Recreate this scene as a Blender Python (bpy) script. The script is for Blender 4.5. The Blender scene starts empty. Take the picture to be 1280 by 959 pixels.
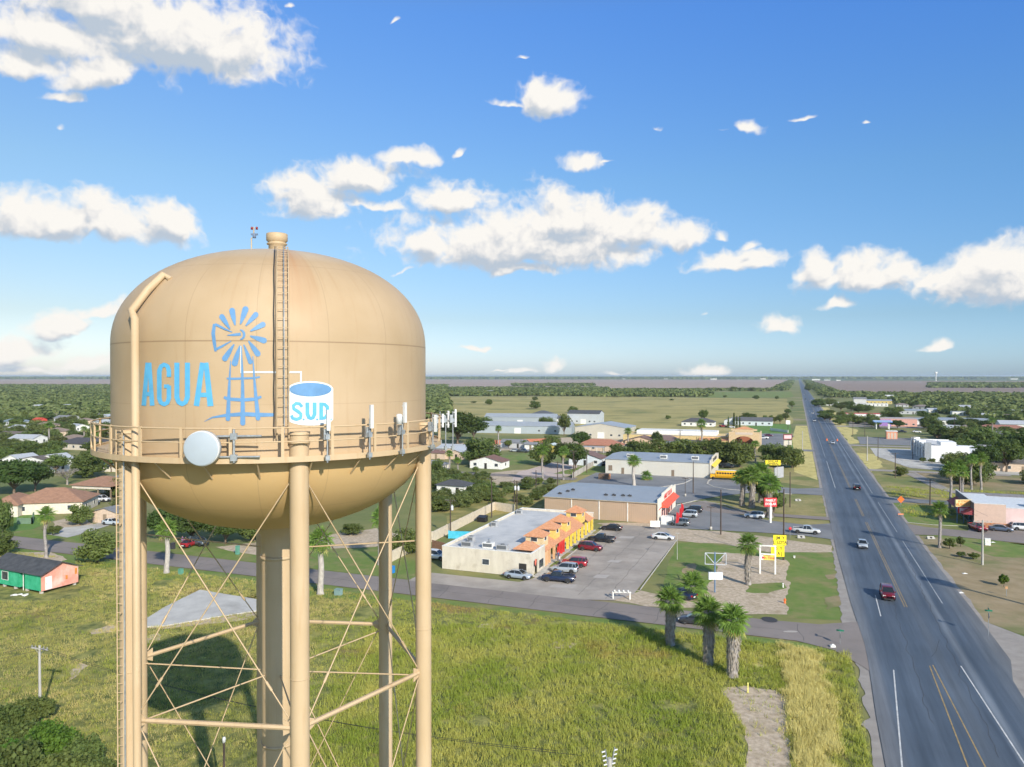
import bpy, bmesh, math, random
import numpy as np
from mathutils import Vector, Matrix, noise as mnoise
random.seed(7); rng = np.random.default_rng(11)
R = math.radians
scene = bpy.context.scene
COL = scene.collection
F, HZ, CH = 930.0, 470.0, 35.0          # focal length in photo pixels, horizon row, camera height
PITCH = math.atan((479.5-HZ)/F)
RA = math.radians(21.0)                 # heading of the highway, clockwise from +Y
def ray(px, py):
    dx, dz = (px-640)/F, -(py-479.5)/F
    return Vector((dx, math.cos(PITCH)+dz*math.sin(PITCH), -math.sin(PITCH)+dz*math.cos(PITCH)))
def G(px, py, z=0.0):                   # ground point (or point at height z) seen there
    d = ray(px, py); t = (z-CH)/d.z
    return Vector((d.x*t, d.y*t, z))
def ST(s, t, z=0.0):                    # road frame -> world
    return Vector((s*math.sin(RA)+t*math.cos(RA), s*math.cos(RA)-t*math.sin(RA), z))
def toST(p): return (p.x*math.sin(RA)+p.y*math.cos(RA), p.x*math.cos(RA)-p.y*math.sin(RA))
def D(px, Y, py):                       # point at depth Y on that ray
    d = ray(px, py); return Vector((0,0,CH)) + d*(Y/d.y)

# ---------------------------------------------------------------- materials
MATS = {}
def nd(nt, typ, **kw):
    n = nt.nodes.new(typ)
    for k, v in kw.items(): setattr(n, k, v)
    return n
def mat(name, c1, c2=None, scale=1.0, rough=0.8, detail=4.0, bump=0.0, bscale=None, metal=0.0, coord='Object',
        stretch=None, contrast=(0.35, 0.65), c3=None, c3scale=0.1, c3range=(0.5,0.65), emit=None, transl=0.0, randobj=0.0, spec=None, coat=0.0):
    if name in MATS: return MATS[name]
    m = bpy.data.materials.new(name); m.use_nodes = True
    nt = m.node_tree; L = nt.links
    b = nt.nodes['Principled BSDF']; out = nt.nodes['Material Output']
    b.inputs['Roughness'].default_value = rough; b.inputs['Metallic'].default_value = metal
    if spec is not None: b.inputs['Specular IOR Level'].default_value = spec
    if coat: b.inputs['Coat Weight'].default_value = coat; b.inputs['Coat Roughness'].default_value = 0.08
    if coord == 'Position':
        vec = nd(nt, 'ShaderNodeNewGeometry').outputs['Position']
    else:
        vec = nd(nt, 'ShaderNodeTexCoord').outputs['Object']
    base_vec = vec
    if stretch:
        mp = nd(nt, 'ShaderNodeMapping'); mp.inputs['Scale'].default_value = stretch
        L.new(vec, mp.inputs['Vector']); vec = mp.outputs['Vector']
    col = None
    if c2 is not None:
        n = nd(nt, 'ShaderNodeTexNoise'); n.inputs['Scale'].default_value = scale; n.inputs['Detail'].default_value = detail
        n.inputs['Roughness'].default_value = 0.6
        L.new(vec, n.inputs['Vector'])
        r = nd(nt, 'ShaderNodeValToRGB'); r.color_ramp.elements[0].position = contrast[0]; r.color_ramp.elements[1].position = contrast[1]
        r.color_ramp.elements[0].color = (*c1, 1); r.color_ramp.elements[1].color = (*c2, 1)
        L.new(n.outputs['Fac'], r.inputs['Fac']); col = r.outputs['Color']
    if c3 is not None:
        n = nd(nt, 'ShaderNodeTexNoise'); n.inputs['Scale'].default_value = c3scale; n.inputs['Detail'].default_value = 6
        n.inputs['Roughness'].default_value = 0.62
        L.new(base_vec, n.inputs['Vector'])
        mr = nd(nt, 'ShaderNodeMapRange'); mr.inputs['From Min'].default_value = c3range[0]; mr.inputs['From Max'].default_value = c3range[1]
        L.new(n.outputs['Fac'], mr.inputs['Value'])
        mx = nd(nt, 'ShaderNodeMix', data_type='RGBA'); mx.inputs[7].default_value = (*c3, 1)
        if col is not None: L.new(col, mx.inputs[6])
        else: mx.inputs[6].default_value = (*c1, 1)
        L.new(mr.outputs[0], mx.inputs[0]); col = mx.outputs[2]
    if randobj:
        oi = nd(nt, 'ShaderNodeObjectInfo'); hs = nd(nt, 'ShaderNodeHueSaturation')
        mr = nd(nt, 'ShaderNodeMapRange'); mr.inputs['To Min'].default_value = 1-randobj; mr.inputs['To Max'].default_value = 1+randobj
        L.new(oi.outputs['Random'], mr.inputs['Value']); L.new(mr.outputs[0], hs.inputs['Value'])
        m2 = nd(nt, 'ShaderNodeMapRange'); m2.inputs['To Min'].default_value = 0.5-randobj*.08; m2.inputs['To Max'].default_value = 0.5+randobj*.05
        mm = nd(nt, 'ShaderNodeMath', operation='FRACT'); ml = nd(nt, 'ShaderNodeMath', operation='MULTIPLY'); ml.inputs[1].default_value = 7.31
        L.new(oi.outputs['Random'], ml.inputs[0]); L.new(ml.outputs[0], mm.inputs[0]); L.new(mm.outputs[0], m2.inputs['Value']); L.new(m2.outputs[0], hs.inputs['Hue'])
        if col is None:
            rg = nd(nt, 'ShaderNodeRGB'); rg.outputs[0].default_value = (*c1, 1); col = rg.outputs[0]
        L.new(col, hs.inputs['Color']); col = hs.outputs['Color']
    if col is not None: L.new(col, b.inputs['Base Color'])
    else: b.inputs['Base Color'].default_value = (*c1, 1)
    if bump:
        n = nd(nt, 'ShaderNodeTexNoise'); n.inputs['Scale'].default_value = bscale or scale*4; n.inputs['Detail'].default_value = 5
        L.new(base_vec, n.inputs['Vector'])
        bp = nd(nt, 'ShaderNodeBump'); bp.inputs['Strength'].default_value = 1.0; bp.inputs['Distance'].default_value = bump
        L.new(n.outputs['Fac'], bp.inputs['Height']); L.new(bp.outputs['Normal'], b.inputs['Normal'])
    if emit:
        b.inputs['Emission Color'].default_value = (*emit[0], 1); b.inputs['Emission Strength'].default_value = emit[1]
    if transl:
        t = nd(nt, 'ShaderNodeBsdfTranslucent'); mx = nd(nt, 'ShaderNodeMixShader'); mx.inputs[0].default_value = transl
        if col is not None: L.new(col, t.inputs['Color'])
        else: t.inputs['Color'].default_value = (*c1, 1)
        L.new(b.outputs[0], mx.inputs[1]); L.new(t.outputs[0], mx.inputs[2]); L.new(mx.outputs[0], out.inputs['Surface'])
    m.use_backface_culling = False
    MATS[name] = m
    return m
def paint(name, c, rough=0.7, var=0.12, scale=1.5, **kw):
    d = tuple(x*(1-var) for x in c)
    return mat(name, d, tuple(min(1, x*(1+var*0.6)) for x in c), scale=scale, rough=rough, **kw)

# ---------------------------------------------------------------- mesh builder
SPLIT = {'weld_ring','riser_flange','clamp','deck_bracket','gusset','ladder_bracket','rail','leg','post','parapet_cap','red_stripe','side_mirror','radome_bracket','crossarm','stand'}
class MB:
    def __init__(self): self.v = []; self.f = []; self.mi = []; self.sm = []
    def add(self, verts, faces, mi=0, smooth=False):
        o = len(self.v); self.v += [tuple(p) for p in verts]
        for f in faces: self.f.append([i+o for i in f]); self.mi.append(mi); self.sm.append(smooth)
        return self
    def box(self, x0, y0, z0, x1, y1, z1, mi=0):
        v = [(x0,y0,z0),(x1,y0,z0),(x1,y1,z0),(x0,y1,z0),(x0,y0,z1),(x1,y0,z1),(x1,y1,z1),(x0,y1,z1)]
        return self.add(v, [(0,3,2,1),(4,5,6,7),(0,1,5,4),(1,2,6,5),(2,3,7,6),(3,0,4,7)], mi)
    def tube(self, pts, r, n=8, mi=0, caps=True, smooth=True):
        pts = [Vector(p) for p in pts]; rr = r if isinstance(r, (list, tuple)) else [r]*len(pts)
        rings = []; up = None
        for i, p in enumerate(pts):
            a = pts[max(0, i-1)]; b = pts[min(len(pts)-1, i+1)]; t = (b-a).normalized()
            if up is None: up = Vector((0,0,1)) if abs(t.z) < 0.9 else Vector((1,0,0))
            x = t.cross(up).normalized(); y = x.cross(t).normalized(); up = y
            rings.append([p+(x*math.cos(2*math.pi*k/n)+y*math.sin(2*math.pi*k/n))*rr[i] for k in range(n)])
        v = [q for rg in rings for q in rg]; f = []
        for i in range(len(pts)-1):
            for k in range(n):
                f.append((i*n+k, i*n+(k+1)%n, (i+1)*n+(k+1)%n, (i+1)*n+k))
        self.add(v, f, mi, smooth)
        if caps:
            self.add(rings[0], [tuple(range(n))], mi); self.add(rings[-1], [tuple(reversed(range(n)))], mi)
        return self
    def lathe(self, prof, n=32, mi=0, c=(0,0), smooth=True, a0=0, a1=2*math.pi):
        full = abs(a1-a0-2*math.pi) < 1e-6; cols = n if full else n+1
        v = []; f = []
        for (r, z) in prof:
            for k in range(cols):
                a = a0+(a1-a0)*k/n; v.append((c[0]+r*math.cos(a), c[1]+r*math.sin(a), z))
        for i in range(len(prof)-1):
            for k in range(n):
                k2 = (k+1) % cols; f.append((i*cols+k, i*cols+k2, (i+1)*cols+k2, (i+1)*cols+k))
        return self.add(v, f, mi, smooth)
    def prism(self, poly, z0, z1, mi=0):
        n = len(poly); v = [(p[0],p[1],z0) for p in poly]+[(p[0],p[1],z1) for p in poly]
        f = [tuple(reversed(range(n))), tuple(range(n, 2*n))]+[(i,(i+1)%n,n+(i+1)%n,n+i) for i in range(n)]
        return self.add(v, f, mi)
    def quad(self, a, b, c, d, mi=0): return self.add([a,b,c,d], [(0,1,2,3)], mi)
    def build(self, name, mats, parent=None, loc=None, rz=None):
        if name in SPLIT:
            ps = self.pieces()
            if len(ps) > 1: return [p._build(name, mats, parent, loc, rz) for p in ps][0]
        return self._build(name, mats, parent, loc, rz)
    def pieces(self):
        par = list(range(len(self.v)))
        def find(i):
            while par[i] != i: par[i] = par[par[i]]; i = par[i]
            return i
        for f in self.f:
            for j in f[1:]: par[find(j)] = find(f[0])
        isl = {}
        for i in range(len(self.v)): isl.setdefault(find(i), []).append(i)
        B = []
        for ids in isl.values():
            P = [self.v[i] for i in ids]; B.append([[min(p[k] for p in P)-.03 for k in range(3)], [max(p[k] for p in P)+.03 for k in range(3)], set(ids)])
        ch = True
        while ch:
            ch = False
            for i in range(len(B)):
                for j in range(i+1, len(B)):
                    if all(B[i][0][k] <= B[j][1][k] and B[j][0][k] <= B[i][1][k] for k in range(3)):
                        B[i] = [[min(B[i][0][k], B[j][0][k]) for k in range(3)], [max(B[i][1][k], B[j][1][k]) for k in range(3)], B[i][2] | B[j][2]]; B.pop(j); ch = True; break
                if ch: break
        out = []
        for b in B:
            m = MB(); ids = sorted(b[2]); mp = {i: k for k, i in enumerate(ids)}; m.v = [self.v[i] for i in ids]
            for f, a, s in zip(self.f, self.mi, self.sm):
                if f[0] in mp: m.f.append([mp[i] for i in f]); m.mi.append(a); m.sm.append(s)
            out.append(m)
        return out
    def _build(self, name, mats, parent=None, loc=None, rz=None):
        me = bpy.data.meshes.new(name); me.from_pydata(self.v, [], self.f)
        ms = mats if isinstance(mats, (list, tuple)) else [mats]
        for m in ms: me.materials.append(m)
        me.polygons.foreach_set('material_index', self.mi); me.polygons.foreach_set('use_smooth', self.sm)
        me.update()
        o = bpy.data.objects.new(name, me); COL.objects.link(o)
        if parent is not None: o.parent = parent
        if loc is not None: o.location = loc
        if rz is not None: o.rotation_euler.z = rz
        return o
def tag(o, label=None, cat=None, group=None, kind=None):
    if label: o['label'] = label
    if cat: o['category'] = cat
    if group: o['group'] = group
    if kind: o['kind'] = kind
    return o
def empty(name, loc=(0,0,0), rz=0.0, label=None, cat=None, group=None):
    o = bpy.data.objects.new(name, None); COL.objects.link(o); o.empty_display_size = 0.5
    o.location = loc; o.rotation_euler.z = rz
    return tag(o, label, cat, group)
def kids(o): return KID.get(o.name, [])
def copy_tree(o, loc=None, rz=None, scale=None, label=None, group=None, parent=None):
    c = o.copy(); COL.objects.link(c)
    if parent is not None: c.parent = parent
    for ch in list(o.children): copy_tree(ch, parent=c)
    if loc is not None: c.location = loc
    if rz is not None: c.rotation_euler.z = rz
    if scale is not None: c.scale = scale if isinstance(scale, (tuple, list)) else (scale,)*3
    if label: c['label'] = label
    if group: c['group'] = group
    return c
USED = set()
def inst(proto, loc, rz=0, scale=1, label=None, group=None):     # the first use moves the prototype itself
    if proto.name not in USED:
        USED.add(proto.name); proto.location = loc; proto.rotation_euler.z = rz
        proto.scale = scale if isinstance(scale, (tuple, list)) else (scale,)*3
        if label: proto['label'] = label
        if group: proto['group'] = group
        return proto
    c = copy_tree(proto, loc, rz, scale, label, group)
    return c

# ---------------------------------------------------------------- camera, light, sky
cam = bpy.data.objects.new('camera', bpy.data.cameras.new('camera')); COL.objects.link(cam)
cam.location = (0, 0, CH); cam.rotation_euler = (math.pi/2-PITCH, 0, 0)
cam.data.sensor_width = 36; cam.data.lens = 36*F/1280; cam.data.clip_start = 0.5; cam.data.clip_end = 90000
scene.camera = cam
SUN_EL, SUN_AZ = R(27.8), math.atan2(0.444, -0.896)     # azimuth measured from +Y clockwise (towards +X)
sd = Vector((math.sin(SUN_AZ)*math.cos(SUN_EL), math.cos(SUN_AZ)*math.cos(SUN_EL), math.sin(SUN_EL)))
sl = bpy.data.lights.new('sun', 'SUN'); sl.energy = 4.2; sl.angle = R(0.5); sl.color = (1.0, 0.91, 0.76)
so = bpy.data.objects.new('sun', sl); COL.objects.link(so)
so.rotation_euler = sd.to_track_quat('Z', 'Y').to_euler(); so.location = (0, -40, 80)
scene.view_settings.view_transform = 'Standard'; scene.view_settings.look = 'None'
scene.view_settings.exposure = 0.42; scene.view_settings.gamma = 1.0; scene.view_settings.use_curve_mapping = False
scene.render.engine = 'CYCLES'
scene.cycles.use_denoising = True; scene.cycles.max_bounces = 6; scene.cycles.diffuse_bounces = 2; scene.cycles.glossy_bounces = 2
scene.cycles.transmission_bounces = 3; scene.cycles.transparent_max_bounces = 6; scene.cycles.volume_bounces = 0
scene.cycles.use_adaptive_sampling = True; scene.cycles.adaptive_threshold = 0.03
scene.cycles.sample_clamp_indirect = 4.0

CLOUDS = [ # px, py, half width, half height, tilt deg, weight
 (215,50,150,58,0,1.1),(60,42,95,38,0,1),(300,62,66,42,0,1),(130,92,85,24,18,0.94),(80,122,42,12,10,0.73),(25,78,48,30,0,0.94),(130,10,120,50,0,1),
 (105,280,140,34,0,1),(215,283,42,30,0,0.99),(25,280,60,30,0,0.94),(120,262,42,26,0,0.94),
 (125,388,60,14,14,0.84),(70,412,62,20,22,0.89),(15,445,60,26,15,0.94),(95,452,80,16,6,0.73),(40,462,80,12,0,0.68),
 (385,252,62,32,0,1),(452,222,62,30,10,0.99),(515,198,52,14,6,0.84),(570,189,20,8,15,0.68),(460,256,90,12,-3,0.68),
 (562,252,52,28,0,1),(655,308,150,42,0,1.1),(700,278,84,42,0,1),(790,292,70,32,0,1),(850,300,45,26,0,0.94),(535,308,44,20,0,0.94),(650,335,62,12,-3,0.84),
 (915,326,62,20,0,0.94),(942,304,18,14,0,0.66),(905,296,14,12,0,0.61),
 (687,126,42,30,0,0.89),(638,130,38,8,-8,0.70),(728,202,34,18,0,0.84),(758,202,24,5,0,0.56),
 (932,158,30,16,-20,0.61),(1005,148,30,6,-8,0.41),(898,163,28,4,5,0.35),
 (1072,344,82,30,0,1),(1018,338,32,26,0,0.94),(1118,334,28,22,0,0.89),
 (1245,350,92,46,0,1.1),(1180,346,44,18,0,0.89),(1275,366,50,16,0,0.94),
 (1043,381,27,14,0,0.68),(972,406,30,20,0,0.82),(1170,431,27,9,0,0.71),(882,465,48,15,0,0.70),(598,437,28,6,0,0.66),
 (690,456,26,15,12,0.68),(655,465,34,6,8,0.61),(770,465,24,6,0,0.61),(656,71,13,4,4,0.61),(820,154,20,8,-10,0.41),(498,341,26,6,14,0.44),
 (1089,156,13,4,10,0.41),(884,388,13,9,0,0.41),(370,9,12,5,0,0.56),(495,26,10,6,30,0.41),(82,158,12,7,0,0.41),(320,16,30,6,0,0.39),(625,465,30,3,0,0.56)]
def build_world():
    w = bpy.data.worlds.new('World'); scene.world = w; w.use_nodes = True
    w.cycles.sampling_method = 'MANUAL'; w.cycles.sample_map_resolution = 512
    nt = w.node_tree; L = nt.links; nt.nodes.clear()
    out = nd(nt, 'ShaderNodeOutputWorld'); bg = nd(nt, 'ShaderNodeBackground'); bg.inputs['Strength'].default_value = SKY_STRENGTH
    L.new(bg.outputs[0], out.inputs['Surface'])
    sky = nd(nt, 'ShaderNodeTexSky', sky_type='NISHITA'); sky.sun_disc = False; sky.sun_elevation = SUN_EL
    sky.sun_rotation = SUN_AZ; sky.altitude = 30; sky.air_density = 1.0; sky.dust_density = 0.6; sky.ozone_density = 2.5
    tc = nd(nt, 'ShaderNodeTexCoord')
    # azimuth / elevation of the looking direction
    sx = nd(nt, 'ShaderNodeSeparateXYZ'); L.new(tc.outputs['Generated'], sx.inputs[0])
    az = nd(nt, 'ShaderNodeMath', operation='ARCTAN2'); L.new(sx.outputs[0], az.inputs[0]); L.new(sx.outputs[1], az.inputs[1])
    el = nd(nt, 'ShaderNodeMath', operation='ARCSINE'); L.new(sx.outputs[2], el.inputs[0])
    ae = nd(nt, 'ShaderNodeCombineXYZ'); L.new(az.outputs[0], ae.inputs[0]); L.new(el.outputs[0], ae.inputs[1])
    # group: cloud field
    g = bpy.data.node_groups.new('cloud_field', 'ShaderNodeTree')
    g.interface.new_socket('Vector', in_out='INPUT', socket_type='NodeSocketVector')
    g.interface.new_socket('Fac', in_out='OUTPUT', socket_type='NodeSocketFloat')
    gi = nd(g, 'NodeGroupInput'); go = nd(g, 'NodeGroupOutput'); GL = g.links
    # warp
    wn = nd(g, 'ShaderNodeTexNoise', noise_dimensions='2D'); wn.inputs['Scale'].default_value = 16; wn.inputs['Detail'].default_value = 3
    GL.new(gi.outputs[0], wn.inputs['Vector'])
    ws = nd(g, 'ShaderNodeVectorMath', operation='SUBTRACT'); ws.inputs[1].default_value = (.5,.5,.5); GL.new(wn.outputs['Color'], ws.inputs[0])
    wm = nd(g, 'ShaderNodeVectorMath', operation='MULTIPLY'); wm.inputs[1].default_value = (.036,.028,0); GL.new(ws.outputs[0], wm.inputs[0])
    wa = nd(g, 'ShaderNodeVectorMath', operation='ADD'); GL.new(gi.outputs[0], wa.inputs[0]); GL.new(wm.outputs[0], wa.inputs[1])
    acc = None
    for (px, py, hw, hh, tilt, wt) in CLOUDS:
        py += hh*0.12
        d = ray(px, py).normalized(); a = math.atan2(d.x, d.y); e = math.asin(d.z)
        k = 1/(1+((px-640)/F)**2)
        sxr = hw/F*k*1.22; syr = hh/F*math.sqrt(k)*1.28
        mp = nd(g, 'ShaderNodeMapping', vector_type='TEXTURE')
        mp.inputs['Location'].default_value = (a, e, 0); mp.inputs['Rotation'].default_value = (0, 0, R(tilt)); mp.inputs['Scale'].default_value = (sxr, syr, 1)
        GL.new(wa.outputs[0], mp.inputs['Vector'])
        m1 = nd(g, 'ShaderNodeVectorMath', operation='MULTIPLY'); m1.inputs[1].default_value = (1, -2.1, 0); GL.new(mp.outputs[0], m1.inputs[0])
        m2 = nd(g, 'ShaderNodeVectorMath', operation='MAXIMUM'); GL.new(mp.outputs[0], m2.inputs[0]); GL.new(m1.outputs[0], m2.inputs[1])
        ln = nd(g, 'ShaderNodeVectorMath', operation='LENGTH'); GL.new(m2.outputs[0], ln.inputs[0])
        ma = nd(g, 'ShaderNodeMath', operation='MULTIPLY_ADD'); ma.inputs[1].default_value = -1.0; ma.inputs[2].default_value = wt
        GL.new(ln.outputs['Value'], ma.inputs[0])
        if acc is None: acc = ma.outputs[0]
        else:
            mx = nd(g, 'ShaderNodeMath', operation='SMOOTH_MAX'); mx.inputs[2].default_value = 0.12
            GL.new(acc, mx.inputs[0]); GL.new(ma.outputs[0], mx.inputs[1]); acc = mx.outputs[0]
    st = nd(g, 'ShaderNodeVectorMath', operation='MULTIPLY'); st.inputs[1].default_value = (1, 1.08, 1); GL.new(gi.outputs[0], st.inputs[0])
    n1 = nd(g, 'ShaderNodeTexNoise', noise_dimensions='2D'); n1.inputs['Scale'].default_value = 20; n1.inputs['Detail'].default_value = 6; n1.inputs['Roughness'].default_value = 0.50
    GL.new(st.outputs[0], n1.inputs['Vector'])
    n2 = nd(g, 'ShaderNodeTexNoise', noise_dimensions='2D'); n2.inputs['Scale'].default_value = 36; n2.inputs['Detail'].default_value = 3; n2.inputs['Roughness'].default_value = 0.5
    w2 = nd(g, 'ShaderNodeVectorMath', operation='ADD'); GL.new(st.outputs[0], w2.inputs[0]); GL.new(wm.outputs[0], w2.inputs[1]); GL.new(w2.outputs[0], n2.inputs['Vector'])
    b1 = nd(g, 'ShaderNodeMath', operation='SUBTRACT'); b1.inputs[1].default_value = .5; GL.new(n2.outputs['Fac'], b1.inputs[0])
    b2 = nd(g, 'ShaderNodeMath', operation='ABSOLUTE'); GL.new(b1.outputs[0], b2.inputs[0])          # billows
    a1 = nd(g, 'ShaderNodeMath', operation='MULTIPLY_ADD'); a1.inputs[1].default_value = 1.05; a1.inputs[2].default_value = -0.50; GL.new(n1.outputs['Fac'], a1.inputs[0])
    a2 = nd(g, 'ShaderNodeMath', operation='MULTIPLY_ADD'); a2.inputs[1].default_value = -1.0; a2.inputs[2].default_value = 0.10; GL.new(b2.outputs[0], a2.inputs[0])
    s1 = nd(g, 'ShaderNodeMath', operation='ADD'); GL.new(a1.outputs[0], s1.inputs[0]); GL.new(a2.outputs[0], s1.inputs[1])
    s2 = nd(g, 'ShaderNodeMath', operation='ADD'); GL.new(s1.outputs[0], s2.inputs[0]); GL.new(acc, s2.inputs[1])
    GL.new(s2.outputs[0], go.inputs[0])
    def field(off):
        gn = nd(nt, 'ShaderNodeGroup'); gn.node_tree = g
        if off:
            ad = nd(nt, 'ShaderNodeVectorMath', operation='ADD'); ad.inputs[1].default_value = off; L.new(ae.outputs[0], ad.inputs[0]); L.new(ad.outputs[0], gn.inputs[0])
        else: L.new(ae.outputs[0], gn.inputs[0])
        return gn.outputs[0]
    f0 = field(None); f1 = field((0.006, 0.017, 0))
    al = nd(nt, 'ShaderNodeMapRange', interpolation_type='SMOOTHSTEP'); al.inputs['From Min'].default_value = 0.03; al.inputs['From Max'].default_value = 0.56
    L.new(f0, al.inputs['Value'])
    # shade: thick cloud above this point -> grey
    sh = nd(nt, 'ShaderNodeMapRange', interpolation_type='SMOOTHSTEP'); sh.inputs['From Min'].default_value = 0.05; sh.inputs['From Max'].default_value = 1.45
    L.new(f1, sh.inputs['Value'])
    df = nd(nt, 'ShaderNodeMath', operation='SUBTRACT'); L.new(f1, df.inputs[0]); L.new(f0, df.inputs[1])
    dm = nd(nt, 'ShaderNodeMath', operation='MULTIPLY_ADD'); dm.inputs[1].default_value = 1.0; L.new(df.outputs[0], dm.inputs[0]); L.new(sh.outputs[0], dm.inputs[2])
    cr = nd(nt, 'ShaderNodeValToRGB'); e = cr.color_ramp.elements
    e[0].position = 0.0; e[0].color = (1.0, .97, .92, 1); e[1].position = 1.0; e[1].color = (.52, .60, .70, 1)
    x = cr.color_ramp.elements.new(0.35); x.color = (.87, .86, .85, 1)
    x = cr.color_ramp.elements.new(0.65); x.color = (.68, .71, .75, 1)
    L.new(dm.outputs[0], cr.inputs['Fac'])
    cs = nd(nt, 'ShaderNodeVectorMath', operation='SCALE'); cs.inputs['Scale'].default_value = 1.0/SKY_STRENGTH*CLOUD_GAIN; L.new(cr.outputs['Color'], cs.inputs[0])
    hs = nd(nt, 'ShaderNodeHueSaturation'); hs.inputs['Saturation'].default_value = 1.0; hs.inputs['Value'].default_value = 1.0
    L.new(sky.outputs[0], hs.inputs['Color'])
    # a deeper blue away from the horizon and to the right, as the air there is clearer; unseen upper sky brightened to add fill light
    er = nd(nt, 'ShaderNodeMapRange'); er.inputs['From Min'].default_value = 0.0; er.inputs['From Max'].default_value = 1.5708
    L.new(el.outputs[0], er.inputs['Value'])
    rp = nd(nt, 'ShaderNodeValToRGB'); e = rp.color_ramp.elements
    for i, (p, c) in enumerate(SKY_TINT):
        q = e[i] if i < 2 else e.new(p)
        q.position = p; q.color = (*c, 1)
    L.new(er.outputs[0], rp.inputs['Fac'])
    ml = nd(nt, 'ShaderNodeMix', data_type='RGBA', blend_type='MULTIPLY'); ml.inputs[0].default_value = 1
    L.new(hs.outputs['Color'], ml.inputs[6]); L.new(rp.outputs['Color'], ml.inputs[7])
    azr = nd(nt, 'ShaderNodeMapRange'); azr.inputs['From Min'].default_value = -.75; azr.inputs['From Max'].default_value = .6; L.new(az.outputs[0], azr.inputs['Value'])
    azm = nd(nt, 'ShaderNodeMix', data_type='RGBA'); azm.inputs[6].default_value = (1.58,1.13,.86,1); azm.inputs[7].default_value = (1,1,1,1); L.new(azr.outputs[0], azm.inputs[0])
    ml2 = nd(nt, 'ShaderNodeMix', data_type='RGBA', blend_type='MULTIPLY'); ml2.inputs[0].default_value = 1; L.new(ml.outputs[2], ml2.inputs[6]); L.new(azm.outputs[2], ml2.inputs[7]); ml = ml2
    mx = nd(nt, 'ShaderNodeMix', data_type='RGBA'); L.new(al.outputs[0], mx.inputs[0]); L.new(ml.outputs[2], mx.inputs[6]); L.new(cs.outputs[0], mx.inputs[7])
    L.new(mx.outputs[2], bg.inputs['Color'])
SKY_STRENGTH, CLOUD_GAIN = 0.10, 0.73
SKY_TINT = [(0, (.66,.90,1.40)), (.0127, (.66,.90,1.38)), (.0478, (.58,.75,.98)), (.159, (.62,.94,1.20)), (.287, (.56,1.05,1.70)), (.40, (.95,1.15,1.22)), (1, (1.25,1.40,1.42))]
build_world()
# ---------------------------------------------------------------- the water tower
TD, TA = 31.8, R(-17.5)
TC = Vector((math.sin(TA)*TD, math.cos(TA)*TD, 0))
TR, ZW, ZD, LR = 6.0, 36.15, 32.3, 6.05
def prof_r(z):
    if z >= ZW:
        u = min(1, (z-ZW)/3.86); return TR*(1-u**2.15)**(1/2.15)
    if z >= ZD: return TR
    u = min(1, (ZD-z)/3.35); return TR*math.sqrt(max(0, 1-u*u))
def on_tank(px, py, off=0.0):
    d = ray(px, py).normalized(); o = Vector((0,0,CH)); t = 20.0
    def inside(t):
        p = o+d*t; r = math.hypot(p.x-TC.x, p.y-TC.y)
        return p.z < ZW+3.86 and r < prof_r(p.z)+0.0
    while not inside(t) and t < 36: t += 0.05
    a, b = t-0.05, t
    for _ in range(18):
        m = (a+b)/2
        if inside(m): b = m
        else: a = m
    p = o+d*b; rad = Vector((p.x-TC.x, p.y-TC.y, 0)); r = rad.length; rad.normalize()
    e = 0.02; dr = (prof_r(p.z+e)-prof_r(p.z-e))/(2*e)
    n = Vector((rad.x, rad.y, -dr)).normalized()
    return p+n*off-TC
def on_ring(px, r, back=False, z=0.0):      # where the sight line to column px meets the circle of radius r round the tower
    d = Vector(((px-640)/F, 1)).normalized(); c = Vector((TC.x, TC.y))
    b = d.dot(c); k = c.length_squared-r*r; q = math.sqrt(max(0, b*b-k)); t = b+q if back else b-q
    p = d*t-c; return Vector((p.x, p.y, z))
def ringp(a, r, z=0.0): return Vector((r*math.sin(a), -r*math.cos(a), z))   # a: clockwise-from -Y towards +X

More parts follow.
